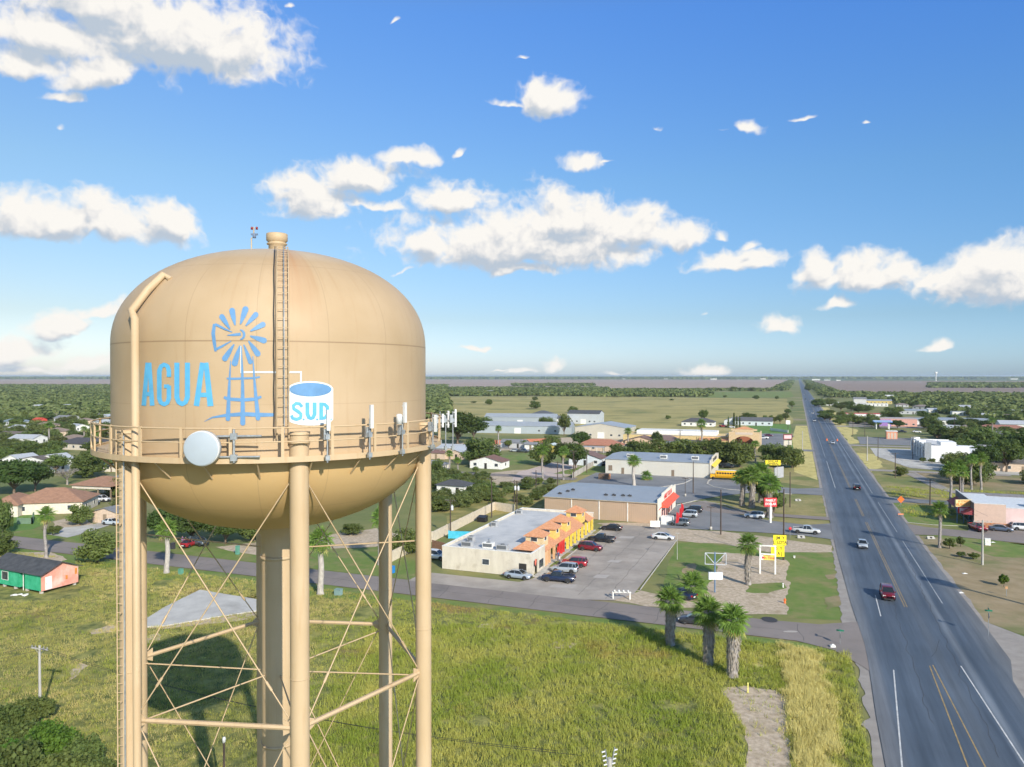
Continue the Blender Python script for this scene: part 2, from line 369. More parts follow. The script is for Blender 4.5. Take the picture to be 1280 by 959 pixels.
def tank_mat(name, c, streak=0.5, seam=False):
    m = bpy.data.materials.new(name); m.use_nodes = True; nt = m.node_tree; L = nt.links; b = nt.nodes['Principled BSDF']
    b.inputs['Roughness'].default_value = 0.55; b.inputs['Specular IOR Level'].default_value = 0.35
    tc = nd(nt, 'ShaderNodeTexCoord'); sx = nd(nt, 'ShaderNodeSeparateXYZ'); L.new(tc.outputs['Object'], sx.inputs[0])
    at = nd(nt, 'ShaderNodeMath', operation='ARCTAN2'); L.new(sx.outputs[0], at.inputs[0]); L.new(sx.outputs[1], at.inputs[1])
    cy = nd(nt, 'ShaderNodeCombineXYZ'); L.new(at.outputs[0], cy.inputs[0]); L.new(sx.outputs[2], cy.inputs[2])
    mp = nd(nt, 'ShaderNodeMapping'); mp.inputs['Scale'].default_value = (26, 1, 0.35); L.new(cy.outputs[0], mp.inputs['Vector'])
    n1 = nd(nt, 'ShaderNodeTexNoise'); n1.inputs['Scale'].default_value = 1.0; n1.inputs['Detail'].default_value = 5; L.new(mp.outputs[0], n1.inputs['Vector'])
    r1 = nd(nt, 'ShaderNodeMapRange'); r1.inputs['From Min'].default_value = 0.56; r1.inputs['From Max'].default_value = 0.8; r1.inputs['To Max'].default_value = streak
    L.new(n1.outputs['Fac'], r1.inputs['Value'])
    n2 = nd(nt, 'ShaderNodeTexNoise'); n2.inputs['Scale'].default_value = 0.35; n2.inputs['Detail'].default_value = 6; L.new(tc.outputs['Object'], n2.inputs['Vector'])
    c0 = nd(nt, 'ShaderNodeValToRGB'); c0.color_ramp.elements[0].position = .3; c0.color_ramp.elements[1].position = .7
    c0.color_ramp.elements[0].color = (c[0]*.90, c[1]*.88, c[2]*.84, 1); c0.color_ramp.elements[1].color = (c[0]*1.06, c[1]*1.07, c[2]*1.10, 1)
    L.new(n2.outputs['Fac'], c0.inputs['Fac'])
    mx = nd(nt, 'ShaderNodeMix', data_type='RGBA'); mx.inputs[7].default_value = (c[0]*.72, c[1]*.55, c[2]*.38, 1)
    L.new(r1.outputs[0], mx.inputs[0]); L.new(c0.outputs[0], mx.inputs[6]); col = mx.outputs[2]
    if seam:
        # pale chalking round the crown, rust bleeding down under the vent
        ch = nd(nt, 'ShaderNodeMapRange'); ch.inputs['From Min'].default_value = ZW+3.0; ch.inputs['From Max'].default_value = ZW+3.8; ch.inputs['To Max'].default_value = .55
        L.new(sx.outputs[2], ch.inputs['Value'])
        m2 = nd(nt, 'ShaderNodeMix', data_type='RGBA'); m2.inputs[7].default_value = (.52,.48,.42,1); L.new(ch.outputs[0], m2.inputs[0]); L.new(col, m2.inputs[6]); col = m2.outputs[2]
        def line(src, pos, wd, k):
            nonlocal col
            s = nd(nt, 'ShaderNodeMath', operation='SUBTRACT'); s.inputs[1].default_value = pos; L.new(src, s.inputs[0])
            a = nd(nt, 'ShaderNodeMath', operation='ABSOLUTE'); L.new(s.outputs[0], a.inputs[0])
            q = nd(nt, 'ShaderNodeMapRange'); q.inputs['From Min'].default_value = wd; q.inputs['From Max'].default_value = 0; q.inputs['To Max'].default_value = k
            L.new(a.outputs[0], q.inputs['Value'])
            m3 = nd(nt, 'ShaderNodeMix', data_type='RGBA'); m3.inputs[7].default_value = (.20,.13,.07,1); L.new(q.outputs[0], m3.inputs[0]); L.new(col, m3.inputs[6]); col = m3.outputs[2]
        lw = nd(nt, 'ShaderNodeMapRange'); lw.inputs['From Min'].default_value = ZD+.1; lw.inputs['From Max'].default_value = ZD-.4; lw.inputs['To Max'].default_value = .85  # yellower paint on the bowl, with warm bounced light put into the colour
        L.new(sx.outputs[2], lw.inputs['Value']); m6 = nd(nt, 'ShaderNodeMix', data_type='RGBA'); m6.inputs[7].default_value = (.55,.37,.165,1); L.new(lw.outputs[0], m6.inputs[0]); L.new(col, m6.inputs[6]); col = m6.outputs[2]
        line(sx.outputs[2], ZW+2.75, .02, .25); line(sx.outputs[2], ZD-1.9, .015, .3); line(sx.outputs[2], ZW, .035, .75); line(sx.outputs[2], ZD+1.75, .02, .22)
        fm = nd(nt, 'ShaderNodeMath', operation='MULTIPLY'); fm.inputs[1].default_value = 16/(2*math.pi); L.new(at.outputs[0], fm.inputs[0])
        fr = nd(nt, 'ShaderNodeMath', operation='FRACT'); L.new(fm.outputs[0], fr.inputs[0]); line(fr.outputs[0], .5, .008, .38)
        # rust stain below the vent beside the ladder
        s = nd(nt, 'ShaderNodeMath', operation='SUBTRACT'); s.inputs[1].default_value = math.atan2(LADX, LADY)-.10; L.new(at.outputs[0], s.inputs[0])
        a = nd(nt, 'ShaderNodeMath', operation='ABSOLUTE'); L.new(s.outputs[0], a.inputs[0])
        q = nd(nt, 'ShaderNodeMapRange'); q.inputs['From Min'].default_value = .16; q.inputs['From Max'].default_value = 0; L.new(a.outputs[0], q.inputs['Value'])
        zz = nd(nt, 'ShaderNodeMapRange'); zz.inputs['From Min'].default_value = ZW-.5; zz.inputs['From Max'].default_value = ZW+3.6; L.new(sx.outputs[2], zz.inputs['Value'])
        mm = nd(nt, 'ShaderNodeMath', operation='MULTIPLY'); L.new(q.outputs[0], mm.inputs[0]); L.new(zz.outputs[0], mm.inputs[1])
        m5 = nd(nt, 'ShaderNodeMath', operation='MULTIPLY'); L.new(mm.outputs[0], m5.inputs[0]); L.new(n1.outputs['Fac'], m5.inputs[1])
        m4 = nd(nt, 'ShaderNodeMix', data_type='RGBA'); m4.inputs[7].default_value = (.42,.20,.09,1); L.new(m5.outputs[0], m4.inputs[0]); L.new(col, m4.inputs[6]); col = m4.outputs[2]
    L.new(col, b.inputs['Base Color'])
    bp = nd(nt, 'ShaderNodeBump'); bp.inputs['Distance'].default_value = 0.02; n3 = nd(nt, 'ShaderNodeTexNoise'); n3.inputs['Scale'].default_value = .8; n3.inputs['Detail'].default_value = 2
    L.new(tc.outputs['Object'], n3.inputs['Vector']); L.new(n3.outputs['Fac'], bp.inputs['Height']); L.new(bp.outputs[0], b.inputs['Normal'])
    return m
lp = on_tank(353.5, 480); LADX, LADY = lp.x, lp.y
TAN = (.47, .35, .22)
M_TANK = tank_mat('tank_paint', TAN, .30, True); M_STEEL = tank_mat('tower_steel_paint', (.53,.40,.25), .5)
M_GALV = mat('galvanised_steel', (.30,.33,.36), (.45,.48,.5), scale=6, rough=.45, metal=.5)
M_BLACKC = mat('black_cable', (.03,.03,.035), rough=.6)
M_WHITEP = paint('white_plastic', (.62,.63,.63), .45)
M_DISH = paint('radome_grey', (.38,.44,.50), .5, .04)
M_ART_B = paint('emblem_blue', (.115,.27,.50), .5, .10, 3); M_ART_L = paint('lettering_sky_blue', (.10,.40,.68), .5, .10, 3)
M_ART_W = paint('emblem_white', (.70,.75,.77), .5, .06, 3)

tower = empty('water_tower', TC, 0, 'tan elevated water tank on six tall columns with a blue windmill emblem', 'water tower')
m = MB(); prof = []
for i in range(13): z = ZD-3.35*math.cos(i/12*math.pi/2); prof.append((max(.55, prof_r(z)), z))
for i in range(1, 7): prof.append((TR, ZD+(ZW-ZD)*i/6))
for i in range(1, 25):
    a = i/24*math.pi/2; z = ZW+3.86*math.sin(a); prof.append((max(.02, prof_r(z)), z))
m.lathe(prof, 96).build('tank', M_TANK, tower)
# centre riser with a flared throat
m = MB(); m.lathe([(.65,-.2),(.65,28.0),(.66,28.5),(.9,29.0),(1.2,29.25)], 28); m.build('riser_pipe', M_STEEL, tower)
m = MB(); m.lathe([(.66,27.6),(.70,27.6),(.70,27.72),(.66,27.72)], 28); m.lathe([(.66,20),(.69,20),(.69,20.1),(.66,20.1)], 28); m.build('riser_flange', M_STEEL, tower)
LEGA = [R(24+60*k) for k in range(6)]
for a in LEGA:
    p = ringp(a, LR); lg = empty_leg = None
    m = MB(); m.tube([p+Vector((0,0,-.2)), p+Vector((0,0,33.05))], .315, 20)
    lg = m.build('leg', M_STEEL, tower)
    m = MB(); m.lathe([(.36,33.05),(.36,33.15),(.0,33.17)], 20, c=(p.x,p.y)); m.lathe([(.315,32.75),(.36,32.75),(.36,32.85),(.315,32.85)], 20, c=(p.x,p.y)); m.build('leg_cap', M_STEEL, lg)
    m = MB()
    for zz in (24.9, 16.0, 8.0): m.lathe([(.318,zz),(.327,zz),(.327,zz+.03),(.318,zz+.03)], 20, c=(p.x,p.y))
    m.build('weld_ring', M_STEEL, lg)
    m = MB(); m.lathe([(.75,.0),(.75,.25),(.36,.3)], 20, c=(p.x,p.y)); m.build('base_plate', M_STEEL, lg)
# balcony: deck, fascia
RO = 6.62
m = MB(); m.lathe([(5.98,32.30),(RO,32.30),(RO,32.36),(RO+.03,32.38),(RO+.03,32.19),(RO-.04,32.19),(RO-.04,32.27),(5.98,32.27)], 96, smooth=False)
balc = m.build('balcony', M_STEEL, tower)
rail = MB()
for zz, rr in ((33.32,.032),(32.87,.024)):
    rail.tube([ringp(R(3*k), RO, zz) for k in range(121)], rr, 6)
rail.build('handrail', M_STEEL, balc)
for k in range(26):
    a = R(5+360/26*k); p = ringp(a, RO+.0); t = Vector((math.cos(a), math.sin(a), 0)); n = ringp(a, 1)
    m = MB(); m.add([p+t*sx*.05+n*sy*.03+Vector((0,0,zz)) for zz in (32.2,33.36) for sx, sy in ((-1,-1),(1,-1),(1,1),(-1,1))],
        [(0,1,2,3),(4,5,6,7),(0,1,5,4),(1,2,6,5),(2,3,7,6),(3,0,4,7)]); m.build('rail_post', M_STEEL, balc)
m = MB()
for k in range(24):
    a = R(12+15*k); m.tube([ringp(a, RO-.05, 32.2), ringp(a, prof_r(31.6)+.0, 31.6)], .03, 6)
m.build('deck_bracket', M_STEEL, balc)
# struts between legs, bracing rods with turnbuckles, radial rods to the riser
for lvl in (23.2, 12.0, 2.5):
    for k in range(6):
        a, b = ringp(LEGA[k], LR, lvl), ringp(LEGA[(k+1)%6], LR, lvl); d = (b-a).normalized(); s = d.cross(Vector((0,0,1)))
        m = MB(); a2, b2 = a+d*.3, b-d*.3
        m.tube([a2, b2], .085, 6, smooth=False); m.build('strut', M_STEEL, tower)
        m = MB()
        for q, e in ((a, 1), (b, -1)):
            c = q+d*e*.42; m.add([c+d*x*.16+Vector((0,0,z))+s*y*.02 for y in (-1,1) for x, z in ((-1,-.28),(1,-.12),(1,.12),(-1,.28))],
                [(0,1,2,3),(7,6,5,4),(0,1,5,4),(1,2,6,5),(2,3,7,6),(3,0,4,7)])
        m.build('gusset', M_STEEL, tower)
pan = [(31.4,23.45),(22.95,12.25),(11.75,2.75)]
for (zt, zb) in pan:
    for k in range(6):
        A, B = ringp(LEGA[k], LR), ringp(LEGA[(k+1)%6], LR); d = (B-A).normalized()
        for i, (p, q) in enumerate(((A+d*.35, B-d*.35), (B-d*.35, A+d*.35))):
            off = d.cross(Vector((0,0,1)))*(.03 if i else -.03)
            p1, q1 = p+off+Vector((0,0,zt)), q+off+Vector((0,0,zb)); e = (q1-p1).normalized()
            m = MB(); m.tube([p1, q1], .024, 6); m.tube([q1-e*1.5, q1-e*1.15], .05, 6); m.build('brace_rod', M_STEEL, tower)
for lvl in (23.0, 11.9):
    for k in range(6):
        a, b = ringp(LEGA[k], LR-.3, lvl), ringp(LEGA[k], .66, lvl-.05)
        MB().tube([a, b], .03, 6).build('stay_rod', M_STEEL, tower)
for k in (1, 5-1):
    MB().tube([ringp(LEGA[k], LR-.3, 28.4), ringp(LEGA[k], .66, 28.0)], .03, 6).build('stay_rod', M_STEEL, tower)
# overflow pipe
pts = [on_tank(214,347,.02)-Vector((0,0,.12)), on_tank(207,347,.12), on_tank(190,366,.17), on_tank(172,392,.22)]
pv = on_ring(169.2, TR+.30); pts += [Vector((pv.x, pv.y, ZW+.75)), Vector((pv.x, pv.y, 20)), Vector((pv.x, pv.y, .0))]
MB().tube(pts, .132, 14).build('overflow_pipe', M_STEEL, tower)
def ladder(name, path, w, parent, side=None, rung=.32, r=.022, mt=M_STEEL):
    m = MB(); L_, R_ = [], []
    for p, s in path: L_.append(p-s*w/2); R_.append(p+s*w/2)
    m.tube(L_, r, 6); m.tube(R_, r, 6)
    tot = 0; nxt = .15
    for i in range(len(path)-1):
        seg = (path[i+1][0]-path[i][0]).length
        while nxt < tot+seg:
            f = (nxt-tot)/seg; m.tube([L_[i].lerp(L_[i+1], f), R_[i].lerp(R_[i+1], f)], .012, 5, caps=False); nxt += rung
        tot += seg
    return m.build(name, mt, parent)
side = Vector((-LADY, LADX, 0)).normalized()*-1
if side.x < 0: side = -side
path = []
for i in range(19):
    py = 548-(548-314)*i/18; path.append((on_tank(353.5-.5*i/18, py, .16), side))
lad = ladder('tank_ladder', path, .38, tower)
MB().tube([p+side*.04 for p, s in path], .018, 6).build('safety_rail', M_GALV, lad)
MB().tube([p-side*(.27+.008*math.sin(i*1.7))+Vector((0,0,.0)) for i, (p, s) in enumerate(path)], .017, 6).build('coaxial_cable', M_BLACKC, lad)
# ladder running down the left column
lb = on_ring(148.5, LR+.45); rd = Vector((lb.x, lb.y, 0)).normalized(); sdv = Vector((-rd.y, rd.x, 0))
sdv = Vector((1,.15,0)).normalized()
ld = ladder('column_ladder', [(Vector((lb.x, lb.y, z)), sdv) for z in (33.2, 16, .3)], .19, tower, rung=.3)
m = MB(); lp0 = ringp(LEGA[5], LR)
for z in range(3, 32, 3):
    m.tube([Vector((lb.x, lb.y, z)), Vector((lp0.x, lp0.y, z))], .02, 5)
m.build('ladder_bracket', M_STEEL, ld)
MB().tube([Vector((lb.x, lb.y, 33))+sdv*.14, Vector((lb.x, lb.y, .3))+sdv*.14], .03, 6).build('grey_conduit', M_GALV, ld)
# roof vent
m = MB(); zt = ZW+3.83
m.lathe([(.33,zt-.1),(.33,zt+.32),(.40,zt+.36),(.40,zt+.40),(.33,zt+.42),(.36,zt+.46),(.42,zt+.52),(.42,zt+.78),(.39,zt+.80),(.36,zt+.78),(.34,zt+.72),(.0,zt+.72)], 24)
m.build('roof_vent', M_STEEL, tower)
# aviation beacon on a short mast
bx = D(318, 30.3, 313)-TC
m = MB(); m.tube([bx+Vector((-.12,0,0)), bx+Vector((-.12,0,.5)), bx+Vector((-.02,0,.52)), bx+Vector((-.02,0,.95))], .025, 6); m.tube([bx+Vector((-.12,0,.03)), Vector((-.3,0,zt+.05))], .03, 6)
bc = m.build('beacon_mast', M_STEEL, tower)
m = MB(); m.lathe([(0,.5),(.07,.5),(.07,.64),(0,.66)], 10, c=(bx.x+.0,bx.y)); m.box(bx.x-.13,bx.y-.05,bx.z+.62,bx.x+.13,bx.y+.05,bx.z+.68)
m.v = [(x, y, z if z > 20 else z+bx.z) for x, y, z in m.v]; m.build('junction_box', mat('box_blue_grey', (.15,.2,.3)), bc)
for dx in (-.1,.1):
    m = MB(); m.lathe([(0,.84),(.045,.84),(.05,.92),(.03,.95),(0,.96)], 10, c=(bx.x+dx,bx.y)); m.v = [(x,y,z+bx.z) for x,y,z in m.v]
    m.build('beacon_lamp', mat('beacon_red', (.22,.02,.025), rough=.2), bc)

# ---- painted emblem and lettering, laid on the shell
def zc(x, y): return (160+x/4.2667, 370+y/4.2667)
RIB = [0]
class Art(MB):
    def ribbon(self, pts, closed=False, rnd=False, lift=0.0):
        RIB[0] += 1; off = .012+lift+.0012*(RIB[0] % 7)
        P = []
        for i in range(len(pts)-1):
            a, b = pts[i], pts[i+1]; n = max(1, int(math.hypot(b[0]-a[0], b[1]-a[1])/10))
            for k in range(n): f = k/n; P.append([a[j]+(b[j]-a[j])*f for j in range(3)])
        P.append(list(pts[-1]))
        if rnd:
            a, b = P[-2], P[-1]; d = math.hypot(b[0]-a[0], b[1]-a[1]); ux, uy = (b[0]-a[0])/d, (b[1]-a[1])/d; w = b[2]
            for k in range(1, 6): q = k/5*math.pi/2; P.append([b[0]+ux*w/2*math.sin(q), b[1]+uy*w/2*math.sin(q), max(.4, w*math.cos(q))])
        V = []
        for i, (x, y, w) in enumerate(P):
            a = P[max(0, i-1)]; b = P[min(len(P)-1, i+1)]; d = math.hypot(b[0]-a[0], b[1]-a[1]) or 1
            nx, ny = -(b[1]-a[1])/d, (b[0]-a[0])/d
            for k in (-.5, 0, .5): V.append(on_tank(*zc(x+nx*w*k, y+ny*w*k), off))
        f = []
        for i in range(len(P)-1):
            for k in (0, 1): f.append((3*i+k, 3*i+k+1, 3*i+k+4, 3*i+k+3))
        self.add(V, f, 0, True); return self
    def sheet(self, top, bot, x0, x1, nx, ny, off):
        V = []
        for i in range(nx+1):
            x = x0+(x1-x0)*i/nx; t, b = top(x), bot(x)
            for j in range(ny+1): V.append(on_tank(*zc(x, t+(b-t)*j/ny), off))
        self.add(V, [(i*(ny+1)+j, (i+1)*(ny+1)+j, (i+1)*(ny+1)+j+1, i*(ny+1)+j+1) for i in range(nx) for j in range(ny)], 0, True); return self
a = Art()
w = 25
a.ribbon([(86,585,25),(105,356,21)]); a.ribbon([(131,585,25),(116,356,21)]); a.ribbon([(94,523,22),(126,523,22)])
a.ribbon([(220,432,24),(220,400,24),(213,376,23),(195,366,23),(178,376,23),(169,400,25),(169,545,25),(177,569,23),(195,578,23),(212,569,23),(220,545,24),(220,478,24)]); a.ribbon([(194,482,20),(222,482,20)])
a.ribbon([(263,356,27),(263,540,27),(272,566,25),(291,577,24),(309,566,25),(319,540,27),(319,356,27)])
a.ribbon([(366,587,30),(398,356,26)]); a.ribbon([(441,588,32),(417,356,26)]); a.ribbon([(378,528,24),(432,528,24)])
a.build('painted_name_lettering', M_ART_L, tower)
a = Art()
for (p, q, w) in (((572,157),(556,80),26),((600,152),(627,73),28),((628,160),(682,101),24),((653,188),(720,153),24),((652,214),(725,238),26),
                  ((643,240),(692,308),26),((618,260),(653,352),20),((598,265),(570,358),28),((567,258),(518,333),26),((545,177),(502,112),24)):
    mx, my = (p[0]*.45+q[0]*.55), (p[1]*.45+q[1]*.55)
    a.ribbon([(*p, 7), (mx, my, w*.95), (q[0], q[1], w*1.2)], rnd=True)
a.ribbon([(556,193,4),(520,178,10),(470,153,14),(462,160,16)]); a.ribbon([(462,150,16),(455,200,20),(462,255,18),(468,296,12)]); a.ribbon([(462,288,14),(500,270,12),(552,240,4)])
a.ribbon([(530,210,3),(560,208,12),(602,204,16)])
a.ribbon([(598+22*math.cos(t), 207+25*math.sin(t), 5+9*math.cos(t)) for t in [R(-88+16*k) for k in range(12)]])
a.ribbon([(548,345,4),(541,480,14),(534,655,25)], rnd=True); a.ribbon([(606,268,4),(612,480,17),(613,678,27)], rnd=True); a.ribbon([(666,322,4),(677,480,14),(694,652,25)], rnd=True)
a.ribbon([(527,440,9),(560,442,12),(670,438,10),(704,432,9)]); a.ribbon([(512,540,14),(535,550,18),(612,555,18),(680,550,18),(712,537,12)])
a.ribbon([(408,670,2),(450,648,8),(520,637,16),(612,630,22),(700,634,22),(783,634,17)])
a.build('painted_windmill_emblem', M_ART_B, tower)
a = Art()
a.ribbon([(603,268,6),(604,412,7)]); a.ribbon([(618,407,9),(792,407,9)]); a.ribbon([(858,407,9),(926,407,9)]); a.ribbon([(922,403,9),(921,470,9)])
e = lambda x: math.sqrt(max(0, 1-((x-972)/122)**2))
a.sheet(lambda x: 497-42*e(x), lambda x: 655+36*e(x), 850.5, 1093.5, 24, 8, .013)
a.build('painted_white_cistern', M_ART_W, tower)
a = Art(); a.sheet(lambda x: 498-35*math.sqrt(max(0,1-((x-972)/113)**2)), lambda x: 498+38*math.sqrt(max(0,1-((x-972)/113)**2)), 860, 1084, 20, 3, .026); a.build('painted_water_surface', M_ART_B, tower)
a = Art(); Lf = .02
a.ribbon([(928,592,16),(915,575,17),(896,573,18),(881,585,18),(884,602,18),(905,615,19),(922,630,18),(920,650,18),(899,658,18),(878,652,17),(871,636,16)], lift=Lf)
a.ribbon([(956,568,21),(956,630,21),(964,648,20),(975,653,19),(986,648,20),(994,630,21),(994,568,21)], lift=Lf)
a.ribbon([(1029,568,20),(1029,660,20)], lift=Lf); a.ribbon([(1020,576,17),(1048,578,17),(1062,592,19),(1063,632,19),(1048,650,17),(1020,652,17)], lift=Lf)
for x in (936,1008,1079): a.ribbon([(x-5,658,9),(x+5,658,9)], lift=Lf)
a.build('painted_initials', M_ART_L, tower)

# ---- antennas carried by the railing
def panel_antenna(px, zc_, zh, label, big=False, back=False, pole=(32.15, 33.55), r=6.85, box=True):
    p = on_ring(px, r, back); t = empty('panel_antenna', TC+p, math.atan2(p.x, -p.y)*1.0, label, 'antenna', 'cellular antennas on the tank railing')
    m = MB(); m.tube([(0,0,pole[0]), (0,0,pole[1])], .035, 8); m.build('mounting_pipe', M_GALV, t)
    m = MB()
    for z in (pole[0]+.15, 33.0): m.tube([(0,.02,z),(0,.26,z)], .035, 6); m.box(-.09,-.07,z-.08,.09,.08,z+.08)
    m.build('clamp', M_GALV, t)
    m = MB(); m.box(-.075,-.20,zc_-zh/2,.075,-.09,zc_+zh/2); m.box(-.06,-.085,zc_-zh*.35,.06,-.03,zc_-zh*.3); m.box(-.06,-.085,zc_+zh*.3,.06,-.03,zc_+zh*.35)
    m.build('radome_panel', M_WHITEP, t)
    t.scale = (.8,.8,1)
    if box:
        m = MB(); m.box(-.12,.06,32.9,.10,.2,33.25); m.build('radio_unit', M_GALV, t)
    m = MB(); m.tube([(0,-.1,zc_-zh/2),(.05,-.02,zc_-zh/2-.15),(.04,.1,33.0),(.02,.28,32.5)], .012, 5); m.build('cable', M_BLACKC, t)
panel_antenna(409, 33.55, .68, 'white panel antenna directly below the initials on the white cistern')
panel_antenna(462, 33.62, .80, 'second white panel antenna to the right of the cistern emblem')
panel_antenna(503, 33.70, .72, 'white panel antenna with a round white canister clamped to its pipe')
q = on_ring(499, 6.9); m = MB(); m.lathe([(0,33.3),(.11,33.3),(.11,33.62),(.06,33.66),(0,33.66)], 12, c=(0,0)); cn = m.build('canister_antenna', M_WHITEP, None, TC+Vector((q.x,q.y,0)))
tag(cn, 'round white canister unit on the railing at the right of the tank', 'antenna', 'cellular antennas on the tank railing')
panel_antenna(541, 33.2, .65, 'white panel antenna against the right edge of the tank')
panel_antenna(550, 33.0, .6, 'white panel antenna just off the right edge of the tank', pole=(31.9,33.4), r=7.0, back=True)
panel_antenna(557, 33.05, .75, 'tall white panel antenna outboard of the right railing', pole=(31.6,33.2), r=7.3, back=True)
panel_antenna(566, 33.1, .8, 'outermost tall white panel antenna at the right end of the railing', pole=(31.6,33.4), r=7.6, back=True)
# dish
p = on_ring(251, 7.05, z=32.72); t = empty('microwave_dish', TC+p, math.atan2(p.x, -p.y)+R(4), 'round grey microwave dish fixed to the railing below the lettering', 'antenna')
m = MB(); pr = [(0,-.02),(.30,-.018),(.52,0),(.555,.02),(.56,.05),(.56,.22),(.53,.24),(.40,.30),(.2,.36),(0,.38)]
m.lathe(pr, 40); m.v = [(x, z, y) for x, y, z in m.v]; m.build('dish_shell', M_WHITEP, t)
m = MB(); m.lathe([(0,-.032),(.50,-.025),(.53,-.012)], 40); m.v = [(x, z, y) for x, y, z in m.v]; m.build('dish_face', M_DISH, t)
m = MB(); m.tube([(0,.35,-.5),(0,.35,.55)], .045, 8); m.build('mounting_pipe', M_GALV, t)
p = on_ring(292, 6.75, z=0); t = empty('antenna_bracket', TC+p, math.atan2(p.x, -p.y), 'empty steel antenna bracket with horizontal pipes right of the grey dish', 'bracket')
m = MB(); m.tube([(0,0,32.25),(0,0,33.3)], .04, 8); m.box(-.1,-.07,32.3,.1,.07,32.5); m.box(-.1,-.07,32.98,.1,.07,33.18); m.build('upright_pipe', M_GALV, t)
for z, x0, x1 in ((33.08,-1.25,.85),(32.42,-1.35,.8)):
    MB().tube([(x0,.08,z),(x1,.02,z)], .035, 8).build('horizontal_pipe', M_GALV, t)
# ---------------------------------------------------------------- ground, fields, roads
def smooth_poly(pts, step, jit, seed=0):
    out = []; n = len(pts)
    for i in range(n):
        a, b = Vector(pts[i][:2]), Vector(pts[(i+1) % n][:2]); L_ = (b-a).length; k = max(1, int(L_/step)); nn = Vector((-(b-a).y, (b-a).x)).normalized() if L_ > 0 else Vector((0,0))
        for j in range(k):
            p = a.lerp(b, j/k)
            q = mnoise.noise(Vector((p.x/step*.37+seed*9.1, p.y/step*.37, seed*3.3)))*jit + mnoise.noise(Vector((p.x/step*1.3, p.y/step*1.3+seed*7, 5)))*jit*.5
            out.append(p+nn*q)
    return out
LV = {}
def sheet(name, pts, m, lvl, jit=0.0, step=None, seed=0, kind='structure', label=None):
    """flat area; pts are world xy; lvl counts layers above the ground"""
    P = smooth_poly(pts, step or 3.0, jit, seed) if jit else [Vector(p[:2]) for p in pts]
    LV[lvl] = LV.get(lvl, 0)+1; z = -.06+lvl*.012+LV[lvl]*.0006 if lvl < 7 else .054+LV[lvl]*.0008
    bm = bmesh.new(); vs = [bm.verts.new((p.x, p.y, z)) for p in P]; f = bm.faces.new(vs)
    bmesh.ops.triangulate(bm, faces=[f], ngon_method='EAR_CLIP' if len(P) < 400 else 'BEAUTY')
    bmesh.ops.recalc_face_normals(bm, faces=bm.faces)
    for f in bm.faces:
        if f.normal.z < 0: f.normal_flip()
    ar = abs(sum(P[i].x*P[i-1].y-P[i-1].x*P[i].y for i in range(len(P))))/2; tr_ = sum(f.calc_area() for f in bm.faces)
    if abs(ar-tr_) > ar*2e-4 and jit > .01:      # the wandering outline crossed itself: draw it calmer
        bm.free(); LV[lvl] -= 1
        return sheet(name, pts, m, lvl, jit*.6 if jit > .15 else 0.0, step, seed, kind, label)
    me = bpy.data.meshes.new(name); bm.to_mesh(me); bm.free(); me.materials.append(m)
    o = bpy.data.objects.new(name, me); COL.objects.link(o); return tag(o, kind=kind, label=label)
def pxs(*a): return [G(x, y) for x, y in a]
def sts(*a): return [ST(s, t) for s, t in a]

# base ground
GREEN, DRY, SOIL = (.085,.115,.030), (.26,.215,.085), (.36,.28,.20)
M_BASE = mat('ground_scrub', (.13,.165,.045), (.25,.235,.085), scale=.035, coord='Position', rough=.95, detail=10, c3=(.30,.25,.17), c3scale=.012, c3range=(.56,.66), bump=.15, bscale=.6, contrast=(.4,.62))
m = MB(); N = 64; rings = [0, 300, 1500, 8000, 45000]
vs = [(0,0,-.06)]; fs = []
for r in rings[1:]:
    for k in range(N): vs.append((r*math.cos(2*math.pi*k/N), r*math.sin(2*math.pi*k/N), -.06))
for k in range(N): fs.append((0, 1+k, 1+(k+1)%N))
for i in range(len(rings)-2):
    for k in range(N): a = 1+i*N; b = a+N; fs.append((a+k, b+k, b+(k+1)%N, a+(k+1)%N))
m.add(vs, fs); tag(m.build('ground', M_BASE), kind='structure')

M_PAST = mat('pasture_grass', (.30,.265,.085), (.43,.36,.14), scale=.010, coord='Position', stretch=(.35,1.6,1), rough=.95, detail=9, c3=(.16,.18,.05), c3scale=.02, c3range=(.5,.68), bump=.1, bscale=.5)
M_PLOW = mat('ploughed_soil', (.33,.25,.21), (.40,.31,.26), scale=.004, coord='Position', stretch=(.3,2.0,1), rough=.95, detail=6)
M_PLOW2 = mat('dark_ploughed_soil', (.23,.17,.14), (.30,.225,.185), scale=.004, coord='Position', stretch=(.3,2.0,1), rough=.95, detail=6)
M_FIELD = mat('weedy_field', (.10,.125,.03), (.31,.30,.085), scale=.5, coord='Position', rough=.95, detail=10, c3=(.27,.17,.07), c3scale=.06, c3range=(.57,.70), bump=.12, bscale=3.0, contrast=(.38,.62))
M_LAWN = mat('mown_lawn', (.115,.195,.030), (.17,.225,.05), scale=.5, coord='Position', rough=.95, detail=8, c3=(.24,.22,.085), c3scale=.2, c3range=(.48,.66), bump=.04, bscale=8)
M_LAWNG = mat('bright_lawn', (.09,.20,.03), (.13,.24,.045), scale=.3, coord='Position', rough=.95, detail=8, bump=.04, bscale=8)
M_DIRT = mat('bare_dirt', (.38,.30,.215), (.60,.50,.38), scale=1.6, coord='Position', rough=.95, detail=10, c3=(.36,.29,.19), c3scale=.25, c3range=(.52,.68), bump=.05, bscale=6)
M_VERGE = mat('dry_verge', (.24,.22,.075), (.36,.30,.13), scale=.25, coord='Position', rough=.95, detail=9, c3=(.16,.19,.05), c3scale=.05, c3range=(.48,.62), bump=.06, bscale=5)
